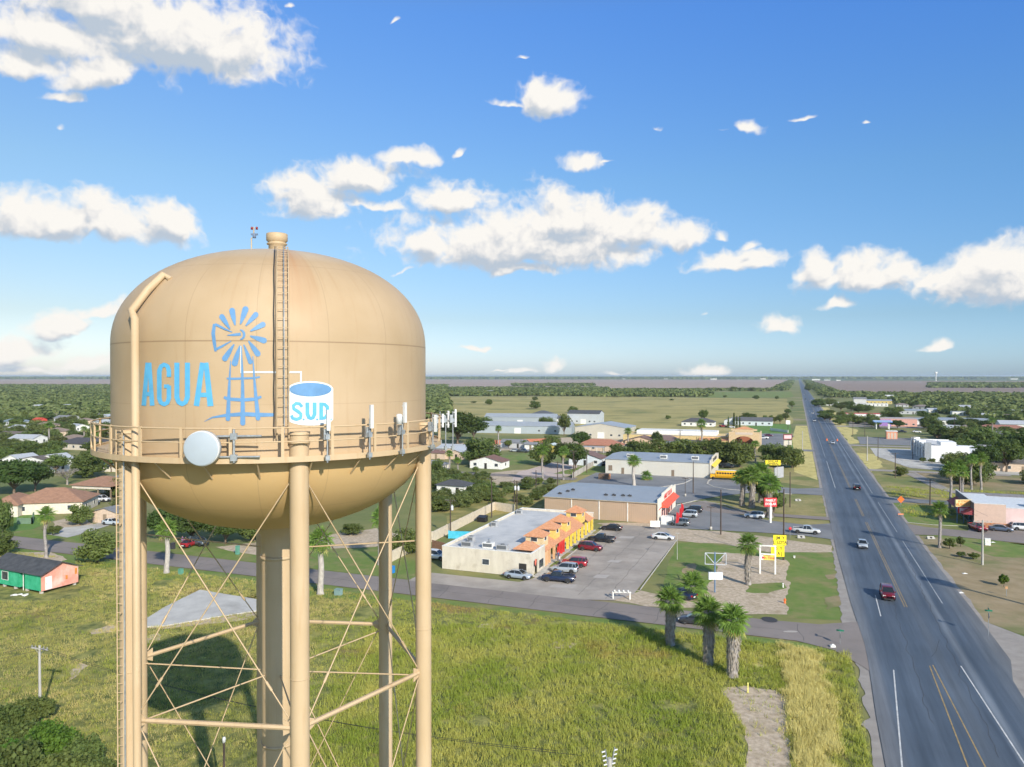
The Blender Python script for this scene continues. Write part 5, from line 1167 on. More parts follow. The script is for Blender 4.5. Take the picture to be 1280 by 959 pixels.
# grey metal sheds
for (px, py, w, d, h, lb, wc, nm) in ((647,542,66,14,4.6,'long pale blue-grey metal shed roof right of the tank',(.46,.52,.56),'metal_shed'),(650,531,52,12,5.5,'second long grey metal shed beyond the first',(.42,.47,.52),'metal_shed'),
        (751,548,30,24,6.0,'large cream metal barn with a pale gable roof',(.66,.62,.52),'metal_barn'),(729,530,24,14,7.5,'tall white-blue barn with a dark roof beyond the cream barn',(.60,.64,.68),'metal_barn')):
    c = G(px, py); b = empty(nm, c, R(-12) if nm == 'metal_shed' else R(-21), lb, 'shed' if nm == 'metal_shed' else 'barn')
    m = MB(); m.box(-w/2,0,0,w/2,d,h); gable_wall(m,-w/2,0,w/2,d,h,2.2,'x' if nm == 'metal_shed' or h > 7 else 'y'); m.build('wall', corr_mat('shed_wall_%d' % px, wc, .6, 2, .12), b)
    m = MB(); gable_roof(m,-w/2,0,w/2,d,h+.03,2.3,.3,'x' if nm == 'metal_shed' or h > 7 else 'y'); m.build('roof', roofm((.085,.09,.10)) if h > 7 else roofm((.46,.50,.54), True), b)
    m = MB(); m.box(-2,-.06,0,2,0,3.4); m.build('sliding_door', M_WHITE, b)
    for x in (-w*.35,-w*.2,w*.2,w*.35): window(b, x, 0, 1.4, 1.3, 1.0, 0)
# patio cover beside the red-brown house
b = empty('patio_cover', G(742,566), R(-21), 'grey metal patio cover on posts in front of the red-brown roof', 'patio cover')
MB().box(-5,-.5,2.5,5,3.4,2.65).build('roof', roofm((.42,.46,.50), True), b)
for x in (-4.8,-1.6,1.6,4.8): MB().box(x-.08,-.4,0,x+.08,-.24,2.5).build('post', M_WHITE, b)
# 5. right-hand buildings: white block with grey pillars
cA = G(1164, 577); b = empty('white_commercial_block', cA, -RA, 'large new white commercial building with grey pillared front', 'building')
M_WB = paint('fresh_white_wall', (.82,.83,.84), .8, .04); M_WG = paint('grey_front_panels', (.30,.33,.36), .7)
m = MB(); m.box(0,0,0,13.5,.3,6.6); m.box(0,.3,0,.3,42,6.6); m.box(13.2,.3,0,13.5,42,5.2); m.box(0.3,41.7,0,13.2,42,6.0); m.build('wall', M_WB, b)
m = MB(); m.add([(.3,.3,6.2),(13.2,.3,5.0),(13.2,41.7,5.0),(.3,41.7,6.2)], [(0,1,2,3)]); m.build('roof', M_WHITEROOF, b)
m = MB(); m.box(13.5,0,0,20,30,4.6); m.build('rear_wing', M_WB, b)
m = MB(); m.box(3.5,.5,6.6,9,10,8.0); m.build('roof_box', M_WB, b)
for i, y in enumerate((0,7,14.5,22,30,38)): m = MB(); m.box(-2.4,y,0,.02,y+1.6,7.6 if i % 2 == 0 else 6.9); m.build('front_pier', M_WG if i == 0 else M_WB, b)
m = MB(); m.box(-.06,1.6,.4,0,38,3.4); m.build('shop_window', M_GLASS, b); m = MB(); m.box(-2.2,1.6,3.5,-.02,38,3.9); m.build('canopy', M_WG, b)
m = MB(); m.box(-2.0,1.62,5.6,-.02,38,6.8); m.build('fascia', M_WB, b)
for x in (5,10.5): MB().box(x-.5,-.05,0,x+.5,0,2.2).build('door', M_DARK, b); MB().add([(x-.9,0,2.9),(x+.9,0,2.9),(x+.9,-1.0,2.5),(x-.9,-1.0,2.5)], [(0,1,2,3)]).build('door_canopy', M_WG, b)
MB().box(16,-.06,.8,18.5,0,2.8).build('louvre', M_AC, b)
# 6. pink/tan building with stone base
b = bld('stone_base_shop', 199.5, 38.4, 'tan and pink shop with an orange stone base and dark front canopy', 'shop')
M_TN = paint('tan_pink_wall', (.60,.44,.36), .85, .06); M_PK = paint('pale_pink_wall', (.70,.52,.50), .85, .06); M_DG = paint('dark_grey_front', (.15,.15,.17), .7)
m = MB(); m.box(0,0,1.1,6.3,.3,5.4); m.build('tan_wall', M_TN, b)
m = MB(); m.box(6.3,0,1.1,16,.28,4.7); m.box(16,-.3,1.1,24,.1,4.9); m.build('pink_wall', M_PK, b)
m = MB(); m.box(-.02,-.1,0,24,.2,1.1); m.build('stone_base', M_BRICK, b)
m = MB(); m.box(0,.3,0,.3,22,5.4); m.box(.3,21.7,0,24,22,5.0); m.box(23.7,.3,0,24,21.7,4.8); m.build('side_wall', M_DG, b)
m = MB(); m.box(.3,.3,4.6,6.3,21.7,4.75); m.box(6.3,.3,4.1,23.7,21.7,4.25); m.build('flat_roof', paint('white_roof', (.66,.70,.74), .7), b)
m = MB(); m.box(-.05,-.05,5.4,6.3,.35,5.55); m.box(-.05,.35,5.4,.35,22.05,5.55); m.box(6.3,-.05,4.7,16,.3,4.85); m.box(16,-.35,4.9,24,.12,5.05); m.build('parapet_cap', paint('pale_cap', (.66,.68,.70), .6), b)
m = MB(); m.add([(0,.3,3.9),(0,21,3.9),(-2.2,21,2.7),(-2.2,.3,2.7),(0,.3,2.6),(0,21,2.6)], [(0,1,2,3),(0,3,4),(1,5,2)]); m.build('front_canopy', paint('maroon_canopy', (.30,.05,.06), .7), b)
MB().box(-.05,2,.3,0,20,2.5).build('shop_window', M_GLASS, b)
MB().box(16.1,-.32,1.1,20,-.3,3.4).build('purple_panel', paint('purple_panel', (.25,.18,.42), .8), b)
m = MB(); m.box(12,6,4.25,15,9,5.2); m.build('roof_unit', M_AC, b)
# petrol station
b = empty('fuel_station_canopy', G(1104,537), -RA, 'blue and white fuel station canopy beside an orange kiosk', 'canopy')
MB().box(-5.5,0,4.6,5.5,10,5.5).build('canopy_roof', paint('pale_blue_canopy', (.42,.55,.72), .6), b)
MB().box(-5.55,-.05,4.65,5.55,-.0,5.2).build('blue_band', paint('blue_band', (.10,.22,.55), .6), b)
for x in (-3.8,3.8):
    for y in (2,8): MB().box(x-.25,y-.25,0,x+.25,y+.25,4.6).build('post', M_WHITE, b)
b = empty('orange_kiosk', G(1115,549), -RA, 'small orange-fronted kiosk before the fuel canopy', 'kiosk')
MB().box(-2.7,0,0,2.7,5,4.2).build('wall', paint('orange_front', (.72,.32,.20), .8), b)
for x in (-2,0,2): MB().box(x*.8-.5,-.05,.3,x*.8+.5,0,3.4).build('shop_window', paint('poster_pale', (.6,.5,.4), .6), b)
MB().box(-2.9,-.3,4.2,2.9,5.2,4.5).build('roof', M_WHITE, b)
Rt = [ # px,py,w,d,h,wall,roof,type,rh,label
 (1120,533,26,16,5,(.66,.36,.30),(.50,.40,.38),'flat',.4,'salmon pink building with a purple left part'),
 (1158,531,60,14,3.4,WH,RS,'gable',1.2,'long white building row beyond the white commercial block'),
 (1196,529,44,12,3.2,WH,RS,'flat',.4,'low white roofed building at the foot of the wooded area'),
 (1068,527,16,10,3.5,WH,RW,'flat',.4,'small white shop left of the red-roofed building'),
 (1085,523,46,12,3.6,WH,(.50,.05,.05),'flat',.4,'long building with a red roof front beside the road'),
 (1230,532,24,12,3.2,(.62,.55,.16),RS,'gable',1.4,'yellow-walled house amid the woods at the right'),
 (1247,552,22,12,3.2,GY,(.17,.17,.19),'hip',2,'grey roofed house half hidden in trees at the right'),
 (1254,541,26,10,3.0,BG,(.34,.16,.12),'hip',1.6,'brown red roofed house in the trees at the right'),
 (1262,556,36,10,3.2,WH,RW,'flat',.4,'long white trailer home at the right edge'),
 (1270,590,18,12,3.2,BG,(.16,.15,.15),'hip',2,'dark roofed house behind palms at the right edge'),
 (1075,506,14,10,7,(.60,.60,.60),RG,'gable',2,'grey tall building beyond the roadside trees'),
 (1096,505,34,12,4,(.62,.50,.20),RS,'gable',1.5,'pale yellow roofed building near the three white gables'),
 (1112,501,10,10,5,WH,RW,'gable',3,'white building with three pointed gables in the far trees'),
 (1092,508,30,10,3,WH,RW,'flat',.4,'low white building in front of the pale yellow one'),
 (1063,508,14,8,3,WH,RW,'gable',1,'small white house close to the road far off'),
 (1040,507,14,8,3,WH,RW,'gable',1,'white roadside stall building far up the highway'),
 (1247,512,20,10,4,(.60,.64,.68),RS,'flat',.4,'pale blue building among dense trees at the right'),
 (1215,520,30,10,3.4,WH,RS,'flat',.4,'white flat building in the clearing of the right woods'),
 (1265,571,24,10,3,WH,(.30,.30,.31),'gable',1.4,'white walled house with a grey roof at the right edge'),
 (1138,518,26,10,3.4,GY,RS,'gable',1.2,'grey workshop behind the salmon pink building'),
]
for q in Rt:
    px, py, w, d, h, wc, rc, rt_, rh, lb = q
    house(px, py, w, d, h, wc, rc, lb, -RA, rt_, rh, corr=(rc in (RS,)), name='house' if 'house' in lb or 'home' in lb else 'shop_building', cat='house' if 'house' in lb or 'home' in lb else 'building')
o = [x for x in bpy.data.objects if x.get('label') == 'salmon pink building with a purple left part'][0]
MB().box(-13.05,-.06,0,-3,0,4.6).build('purple_wall', paint('violet_wall', (.34,.20,.50), .8), o)
# far buildings on the horizon
for i, (px, py, w, lb) in enumerate(((1020,475.5,60,'long white shed on the horizon beside the highway'),(1034,475.7,44,'second white shed on the horizon right of the highway'),(1048,476,30,'small white shed on the horizon right of the highway'),
        (1028,472.4,150,'widest pale building on the right horizon'),(1050,472.6,120,'pale warehouse on the right horizon'),(892,474.6,60,'white building on the horizon left of the highway'),(954,474.3,50,'red-roofed building on the horizon left of the highway'),
        (780,474,30,'tiny white building on the horizon in the middle'),(832,474,40,'pair of white sheds on the middle horizon'),(614,492,26,'white farmhouse behind the tree belt right of the tank'),(682,493,16,'white hut in the tree belt beyond the pasture'),(1268,474.5,60,'pale building on the far right horizon'))):
    c = G(px, py); k = c.length/900
    b = empty('distant_building', c, -RA, lb, 'building')
    h = 5 if w < 50 else 9
    MB().box(-w/2,0,0,w/2,w*.3,h).build('wall', M_WHITE, b)
    MB().box(-w/2-.3,-.3,h,w/2+.3,w*.3+.3,h+.8).build('roof', M_RED if 'red' in lb else roofm(RW), b)
# distant water tower
c = G(1170, 471.6); 
b = empty('distant_water_tower', ST(7200, 1200), 0, 'slim pale water tower on the right horizon', 'water tower')
dd = math.hypot(b.location.x, b.location.y)
P_ = D(1170, 5200, 472); b.location = (P_.x, P_.y, 0)
MB().lathe([(3.5,0),(3,5),(3,45),(7,52),(9,57),(8,62),(0,64)], 16).build('tank', M_WHITE, b)
# walls and fences
def wall_run(name, pts, h, m, label, cat='fence', th=.15, post=0, postm=None):
    b = empty(name, pts[0], 0, label, cat); mb = MB(); o = pts[0]
    for p, q in zip(pts, pts[1:]):
        d = (q-p).normalized(); n = Vector((-d.y, d.x, 0))*th/2; A, B = p-o, q-o
        mb.add([A-n, B-n, B+n, A+n, A-n+Vector((0,0,h)), B-n+Vector((0,0,h)), B+n+Vector((0,0,h)), A+n+Vector((0,0,h))], [(0,3,2,1),(4,5,6,7),(0,1,5,4),(1,2,6,5),(2,3,7,6),(3,0,4,7)])
    mb.build('panel', m, b)
    if post:
        for p, q in zip(pts, pts[1:]):
            k = max(1, int((q-p).length/post))
            for i in range(k+1):
                c = (p-o).lerp(q-o, i/k); MB().box(c.x-.12,c.y-.12,0,c.x+.12,c.y+.12,h+.12).build('post', postm or m, b)
    return b
M_CW = paint('cream_block_wall', (.62,.54,.42), .9)
wall_run('block_wall', [G(540,677.5), G(618,637.5), G(643,641.5)], 2.1, M_CW, 'long cream block wall behind the shop strip', 'wall', .25, 7)
wall_run('block_wall', [G(488,703), G(516,688.5)], 2.0, M_CW, 'cream block wall section seen between the right columns', 'wall', .25)
wall_run('board_fence', [G(540,686), G(556,690)], 1.8, mat('brown_board', (.24,.13,.08), (.34,.2,.13), scale=2), 'short brown board fence by the left of the shop strip', 'fence', .08)
wall_run('painted_panel_fence', [G(561,673), G(592,674)], 1.6, mat('turquoise_panel', (.03,.42,.62), (.10,.55,.75), scale=.8), 'bright turquoise panel fence behind the shop strip corner', 'fence', .12, 3)
wall_run('red_fence', [G(608,556), G(692,553)], 2.2, mat('red_brown_fence', (.36,.13,.08), (.46,.18,.11), scale=1), 'long red-brown fence behind the palms right of the tank', 'fence', .12, 6)
wall_run('board_fence', [G(712,577), G(762,575)], 2.0, mat('dark_board', (.13,.085,.06), (.19,.13,.09), scale=1), 'dark brown board fence beside the pale blue cottage', 'fence', .1, 5)
wall_run('white_fence', [G(963,538), G(985,541)], 1.6, M_WHITE, 'white panel fence beside the far parking area', 'fence', .12, 9)
wall_run('grey_fence', [G(716,598), G(746,580)], 1.9, paint('grey_fence', (.42,.39,.36), .9), 'grey fence running beside the poles toward the cream building', 'fence', .1, 5)
wall_run('wire_fence', [G(22,655), G(40,655), G(42,648)], 1.4, paint('green_mesh', (.14,.22,.15), .9), 'green mesh pen on the bright lawn', 'fence', .03, 2)
b = empty('dumpster', G(756,599), -RA, 'dark timber bin enclosure with an orange side by the cream building', 'enclosure')
MB().box(-2,-1,0,1.4,1.6,1.8).build('timber_panel', mat('dark_board', (.13,.085,.06)), b); MB().box(1.42,-1,0,1.6,1.6,1.8).build('side_panel', paint('orange_ply', (.6,.25,.1), .9), b)
b = empty('waste_container', G(603,652), -RA, 'black waste container on the grass behind the shop strip', 'container')
MB().add([(-1,-.7,0),(1,-.7,0),(1.1,.7,0),(-1.1,.7,0),(-1.1,-.9,1.1),(1.1,-.9,1.1),(1.1,.8,1.4),(-1.1,.8,1.4)], [(0,3,2,1),(0,1,5,4),(1,2,6,5),(2,3,7,6),(3,0,4,7)]).build('bin_body', mat('black_steel', (.02,.02,.025), rough=.5), b)
MB().add([(-1.12,-.92,1.12),(1.12,-.92,1.12),(1.12,.82,1.43),(-1.12,.82,1.43)], [(0,1,2,3)]).build('lid', mat('black_plastic', (.03,.03,.03), rough=.4), b)
# ---------------------------------------------------------------- vehicles
M_TYRE = mat('tyre_rubber', (.025,.025,.027), rough=.8); M_RIM = mat('alloy_rim', (.45,.46,.48), rough=.3, metal=.8)
M_CGL = mat('car_glass', (.02,.025,.03), rough=.05, coat=.5); M_HL = mat('headlight_glass', (.85,.87,.9), rough=.08); M_TL = mat('tail_light_red', (.45,.01,.01), rough=.15)
M_PLA = mat('black_trim', (.03,.03,.032), rough=.6)
def carpaint(c):
    k = 'car_paint_%02d_%02d_%02d' % tuple(int(x*100) for x in c)
    return mat(k, c, rough=.28, metal=.25, coat=.8)
SPEC = { # length, width, stations (x, zlow, zbelt, halfwidth) for body ; cabin stations (x, ztop, halfw_top) base = belt
 'sedan': dict(L=4.8, W=1.84, body=[(-2.4,.45,.80,.70),(-2.3,.28,.98,.84),(-1.7,.22,1.04,.90),(-.8,.20,1.02,.92),(.5,.20,.98,.92),(1.2,.20,.94,.91),(1.9,.22,.84,.88),(2.3,.28,.72,.80),(2.4,.42,.62,.66)],
    cab=[(-1.85,1.03,.72),(-1.05,1.40,.60),(-.3,1.46,.62),(.35,1.42,.61),(1.25,.96,.74)], wx=(-1.42,1.42), wr=.33),
 'suv': dict(L=4.8, W=1.95, body=[(-2.4,.5,.95,.82),(-2.35,.32,1.12,.92),(-1.8,.28,1.16,.96),(-.8,.26,1.14,.97),(.5,.26,1.12,.97),(1.2,.26,1.10,.96),(1.9,.28,1.02,.93),(2.3,.34,.90,.86),(2.4,.5,.75,.72)],
    cab=[(-2.30,1.15,.82),(-2.05,1.66,.70),(-1.2,1.76,.72),(-.1,1.76,.72),(.45,1.68,.70),(1.2,1.10,.82)], wx=(-1.42,1.45), wr=.38),
 'pickup': dict(L=5.7, W=1.98, body=[(-2.85,.55,1.02,.88),(-2.8,.45,1.08,.94),(-1.0,.38,1.08,.97),(0,.34,1.10,.97),(1.0,.34,1.12,.97),(1.5,.34,1.12,.96),(2.3,.36,1.06,.94),(2.75,.42,.96,.88),(2.85,.55,.80,.78)],
    cab=[(-.75,1.12,.84),(-.60,1.72,.72),(.1,1.82,.72),(.75,1.76,.71),(1.35,1.12,.84)], wx=(-1.85,1.80), wr=.42, bed=(-2.7,-.85)),
 'van': dict(L=5.2, W=2.0, body=[(-2.6,.5,1.0,.9),(-2.55,.3,1.15,.98),(-.8,.28,1.15,1.0),(.9,.28,1.12,1.0),(1.6,.28,1.08,.98),(2.3,.32,.95,.92),(2.6,.5,.75,.78)],
    cab=[(-2.5,1.15,.86),(-2.35,1.85,.80),(0,1.95,.82),(.7,1.86,.80),(1.7,1.08,.88)], wx=(-1.6,1.65), wr=.36),
}
def loft(mb, secs, mi=0, smooth=True, close=True, mis=None):
    n = len(secs[0]); V = [p for s in secs for p in s]; f = []; k0 = n if close else n-1
    for i in range(len(secs)-1):
        for k in range(k0):
            mb.add([secs[i][k], secs[i][(k+1)%n], secs[i+1][(k+1)%n], secs[i+1][k]], [(0,1,2,3)], mis[k] if mis else mi, smooth)
    if close:
        mb.add(secs[0], [tuple(range(n))], mi); mb.add(secs[-1], [tuple(reversed(range(n)))], mi)
CARN = {'sedan':'parked_sedan','suv':'sport_utility_car','pickup':'pickup_truck','van':'van'}
def car(kind, c, label, loc, ang, group=None, rolling=False, z=.06):
    S_ = SPEC[kind]; pm = carpaint(c)
    root = empty({'sedan':'sedan','suv':'suv','pickup':'pickup_truck','van':'van'}[kind], (loc.x, loc.y, z), ang, label, {'sedan':'car','suv':'car','pickup':'pickup truck','van':'van'}[kind], group)
    m = MB(); secs = []
    for x, zl, zb, hw in S_['body']:
        zm = zl+(zb-zl)*.45
        secs.append([(x,-hw*.90,zl),(x,-hw,zl+.08),(x,-hw*1.0,zm),(x,-hw*.965,zb-.06),(x,-hw*.87,zb),(x,hw*.87,zb),(x,hw*.965,zb-.06),(x,hw,zm),(x,hw,zl+.08),(x,hw*.90,zl)])
    # one mesh, shared verts for smooth shading
    n = len(secs[0]); V = [p for s in secs for p in s]; f = []
    for i in range(len(secs)-1):
        for k in range(n): f.append((i*n+k, i*n+(k+1)%n, (i+1)*n+(k+1)%n, (i+1)*n+k))
    f.append(tuple(range(n))); f.append(tuple(reversed(range((len(secs)-1)*n, len(secs)*n))))
    m.add(V, f, 0, True)
    # dark wheel arches
    for wx in S_['wx']:
        for sy in (-1, 1):
            hw = S_['W']/2; pts = [(wx+(S_['wr']+.07)*math.cos(a), sy*(hw+.004), S_['wr']+(S_['wr']+.07)*math.sin(a)) for a in [math.pi*k/10 for k in range(11)]]
            pts += [(wx-(S_['wr']+.07), sy*(hw+.004), .22), (wx+(S_['wr']+.07), sy*(hw+.004), .22)]
            m.add(pts, [tuple(range(len(pts)))], 1)
    m.box(S_['L']/2-.12,-.7,.22,S_['L']/2-.02,.7,.42,1); m.box(-S_['L']/2+.02,-.72,.28,-S_['L']/2+.1,.72,.46,1)
    if 'bed' in S_:
        x0, x1 = S_['bed']; m.box(x0,-.80,1.082,x1,.80,1.09,1)
        for q in ((x0-.06,-.88,x1,-.80),(x0-.06,.80,x1,.88),(x0-.06,-.8,x0,.8)): m.box(q[0],q[1],1.06,q[2],q[3],1.20,0)
    body = m.build('body', [pm, M_PLA], root)
    # cabin: glass sides, painted roof
    cb = S_['cab']; belt = lambda x: np.interp(x, [b[0] for b in S_['body']], [b[2] for b in S_['body']])-.03
    bw = lambda x: np.interp(x, [b[0] for b in S_['body']], [b[3] for b in S_['body']])*.93
    m = MB(); secs = [[(x,-bw(x),belt(x)),(x,-ht,max(zt,belt(x)+.01)),(x,ht,max(zt,belt(x)+.01)),(x,bw(x),belt(x))] for x, zt, ht in cb]
    n = 4; V = [p for s in secs for p in s]; f = []
    for i in range(len(secs)-1):
        for k in (0,1,2): f.append((i*n+k, i*n+k+1, (i+1)*n+k+1, (i+1)*n+k))
    m.add(V, f, 0, False); m.add(secs[0], [(0,1,2,3)]); m.build('windows', M_CGL, root)
    m = MB()
    up = .022
    for i in range(1, len(cb)-2):
        a, b = cb[i], cb[i+1]
        m.add([(a[0],-a[2]-.02,a[1]+up-.03),(a[0],-a[2]*.85,a[1]+up),(a[0],a[2]*.85,a[1]+up),(a[0],a[2]+.02,a[1]+up-.03),(b[0],-b[2]-.02,b[1]+up-.03),(b[0],-b[2]*.85,b[1]+up),(b[0],b[2]*.85,b[1]+up),(b[0],b[2]+.02,b[1]+up-.03)],
              [(0,1,5,4),(1,2,6,5),(2,3,7,6)], 0, True)
    for sy in (-1, 1):      # pillars
        for (x0, z0, y0, x1, z1, y1) in [(cb[0][0],belt(cb[0][0]),bw(cb[0][0]),cb[1][0],cb[1][1],cb[1][2]),(cb[-1][0],belt(cb[-1][0]),bw(cb[-1][0]),cb[-2][0],cb[-2][1],cb[-2][2]),
                ((cb[1][0]+cb[-2][0])/2-.05,belt(0),bw(0),(cb[1][0]+cb[-2][0])/2-.05,(cb[1][1]+cb[-2][1])/2+.04,(cb[1][2]+cb[-2][2])/2)]+([(cb[1][0]+.55,belt(-1),bw(-1),cb[1][0]+.45,cb[1][1]+.04,cb[1][2])] if kind in ('suv','van') else []):
            m.tube([(x0,sy*(y0+.005),z0),(x1,sy*(y1+.005),z1)], .035, 4, smooth=False)
    m.build('roof', pm, root)
    m = MB()
    for sy in (-1, 1): m.box(cb[-1][0]-.35, sy*(S_['W']/2+.06)-.09, belt(.9)+.02, cb[-1][0]-.2, sy*(S_['W']/2+.06)+.09, belt(.9)+.17)
    m.build('side_mirror', pm, root)
    wr = S_['wr']
    for wx in S_['wx']:
        for sy in (-1, 1):
            w = MB(); pr = [(wr*.62,.0),(wr*.9,.0),(wr,.04),(wr,.18),(wr*.9,.22),(wr*.6,.22)]
            w.lathe(pr, 18); w.v = [(wx+x, sy*(S_['W']/2-.2)+sy*zz, wr+y) for x, y, zz in w.v]; wo = w.build('wheel', M_TYRE, root)
            w = MB(); w.lathe([(0,.19),(.06,.2),(wr*.3,.17),(wr*.64,.20)], 14); w.v = [(wx+x, sy*(S_['W']/2-.2)+sy*zz, wr+y) for x, y, zz in w.v]; w.build('rim', M_RIM, wo)
    fx, fz = S_['body'][-2][0], S_['body'][-2][2]
    for sy in (-1, 1):
        m = MB(); m.box(fx-.12, sy*S_['W']*.32-.2, fz-.18, fx+.045, sy*S_['W']*.32+.2, fz-.02); m.build('headlight', M_HL, root)
        rx, rz = S_['body'][1][0], S_['body'][1][2]
        m = MB(); m.box(-S_['L']/2-.005, sy*S_['W']*.37-.13, rz-.30, rx+.1, sy*S_['W']*.37+.13, rz-.08); m.build('tail_light', M_TL, root)
    m = MB(); m.box(fx-.02,-.35,fz-.30,fx+.085,.35,fz-.16); m.build('grille', M_PLA, root)
    m = MB(); m.box(-S_['L']/2-.012,-.26,.52,-S_['L']/2+.1,.26,.66); m.build('number_plate', M_WHITE, root)
    return root
AT, AS = -RA, math.pi/2-RA          # heading away from the axis (+t) / up the highway (+s)
SIL, WHT, BLK, DRD, NAV, GRY = (.42,.46,.50), (.75,.76,.77), (.015,.016,.02), (.20,.008,.015), (.018,.03,.075), (.16,.18,.20)
RED = (.38,.02,.03)
V_ = [
 ('sedan', (.36,.42,.50), 648,723, AT, 'silver-blue sedan parked along the front wall of the shop strip'),
 ('pickup', NAV, 698,727, AT+math.pi+.05, 'dark blue pickup parked nearest the street in the shop strip lot'),
 ('suv', SIL, 706,715.5, AT+math.pi+.05, 'silver sport utility car between the dark blue pickup and a red car'),
 ('suv', RED, 718,708, AT+math.pi+.1, 'red car partly hidden behind the silver one at the shop strip'),
 ('suv', DRD, 738,688, AT, 'dark red sport utility car in the middle row before the red shop front'),
 ('pickup', BLK, 752,677.5, AT+math.pi, 'black pickup in front of the yellow shop front'),
 ('sedan', BLK, 764.5,663, AT+math.pi, 'black sedan at the far end of the shop strip lot'),
 ('sedan', WHT, 829,674.5, AT, 'white sedan alone at the right edge of the concrete lot'),
 ('suv', GRY, 849,657, AT+math.pi, 'dark grey car parked nearest by the metal shop entrance'),
 ('suv', SIL, 860,646.5, AT+math.pi, 'silver car behind the dark grey one at the metal shop'),
 ('suv', BLK, 866,640.5, AT+math.pi, 'black car farthest back in the row by the metal shop'),
 ('suv', (.60,.64,.68), 943,648, AT+math.pi, 'white hatchback driving past the red roadside sign'),
 ('pickup', (.62,.63,.64), 1008,667, AT, 'white pickup leaving the entrance drive toward the highway'),
 ('sedan', (.05,.055,.07), 870,780, AT+math.pi, 'dark grey car on the side street behind the near palms'),
 ('sedan', NAV, 853,747, AT+2.6, 'dark blue car half hidden by the leftmost near palm'),
 ('suv', DRD, 1109,747, AS+math.pi, 'maroon sport utility car coming down the highway nearest the camera'),
 ('sedan', (.50,.55,.60), 1078,684, AS+math.pi, 'silver sedan coming down the highway behind the maroon car'),
 ('suv', BLK, 1071,612, AS, 'black boxy car driving away up the highway'),
 ('sedan', WHT, 1041,555, AS+math.pi, 'white car between orange barrels on the far highway'),
 ('van', WHT, 1018,527, AS+math.pi, 'white truck approaching far up the highway'),
 ('suv', RED, 1027,521, AS, 'dark red car driving away far up the highway'),
 ('sedan', WHT, 1015.5,517.5, AS+math.pi, 'white car just beyond the white truck on the highway'),
 ('suv', BLK, 1006.8,499.5, AS+math.pi, 'dark car in the distance on the highway'),
 ('sedan', WHT, 1013.3,501, AS, 'pale car in the distance going up the highway'),
 ('van', WHT, 1005.3,494, AS+math.pi, 'farthest white vehicle on the highway'),
 ('pickup', RED, 1222,663, AS+math.pi+.25, 'red pickup parked at the corner of the stone based shop'),
 ('sedan', (.10,.13,.19), 1251,664, AT-.15, 'dark blue-grey sedan parked before the tan wall'),
 ('suv', WHT, 1279,663, AT, 'white car cut by the right edge before the pink wall'),
 ('pickup', (.03,.035,.04), 861,591, AS-.3, 'black pickup beside the long cream building'),
 ('sedan', (.40,.45,.50), 882,595, AT+math.pi, 'silver sedan near the yellow bus'),
 ('van', BLK, 909,585, AT, 'black van behind the yellow bus'),
 ('suv', BLK, 899,559.5, AS, 'leftmost dark car in the row before the restaurant arcade'),
 ('suv', (.05,.03,.05), 907.5,559.5, AS, 'second dark car in the row before the restaurant arcade'),
 ('suv', WHT, 915.5,560, AS, 'white car in the row before the restaurant arcade'),
 ('van', WHT, 923.5,560, AS, 'white van at the right end of the restaurant row'),
 ('pickup', WHT, 954,549, AT+math.pi, 'white pickup beside the restaurant entrance tower'),
 ('sedan', (.12,.02,.05), 961,545.5, AT, 'dark maroon car just behind the white pickup at the restaurant'),
 ('suv', BLK, 986.5,547, AT, 'black car beside the small dark roadside sign'),
 ('pickup', RED, 904,534, AT, 'red pickup in the yard behind the restaurant'),
 ('sedan', WHT, 914,535, AT, 'white car beside the red pickup behind the restaurant'),
 ('sedan', NAV, 554,588, AT, 'dark blue car parked under the palm right of the tower'),
 ('suv', WHT, 749,581, AS+math.pi, 'white car in front of the pale blue cottage'),
 ('suv', BLK, 757,582, AS+math.pi, 'black car beside the white one at the pale blue cottage'),
 ('sedan', (.5,.53,.55), 644,565, AT, 'pale sedan in the yard by the long red-brown fence'),
 ('pickup', (.08,.1,.12), 654,565.5, AT, 'dark pickup in the yard by the long red-brown fence'),
 ('suv', WHT, 622,566, AS, 'white car among trees in the yard at the left'),
 ('suv', (.10,.13,.16), 113,631, -.2, 'dark car parked under the open carport pavilion'),
 ('suv', WHT, 127,627, -.2, 'white car at the right side of the open carport pavilion'),
 ('sedan', (.55,.62,.68), 140,656, -.3, 'pale blue car on the driveway left of the left column'),
 ('suv', (.09,.11,.13), 248,681.5, -.5, 'dark car under the trees seen between the columns'),
 ('sedan', RED, 237,683, 1.4, 'red car beside the dark one under the trees'),
 ('suv', WHT, 545,699, AT, 'white car beside the left wall of the shop strip'),
 ('suv', WHT, 101,559, .3, 'leftmost of the white cars before the charcoal-roofed house'),
 ('van', WHT, 95,560, .3, 'white van at the charcoal-roofed house'),
 ('sedan', (.5,.5,.52), 108,560.5, .3, 'grey sedan before the charcoal-roofed house'),
 ('sedan', WHT, 120,520, .3, 'white car beside the grey bungalow far off'),
 ('suv', (.3,.3,.32), 1097,535, AS, 'grey car at the fuel station'),
 ('pickup', BLK, 1127,541, AT, 'black pickup right of the orange kiosk'),
 ('sedan', WHT, 1146,541, AT, 'white sedan beyond the forecourt of the white block'),
]
for k, c, px, py, a, lb in V_:
    p = G(px, py)
    car(k, c, lb, p, a)
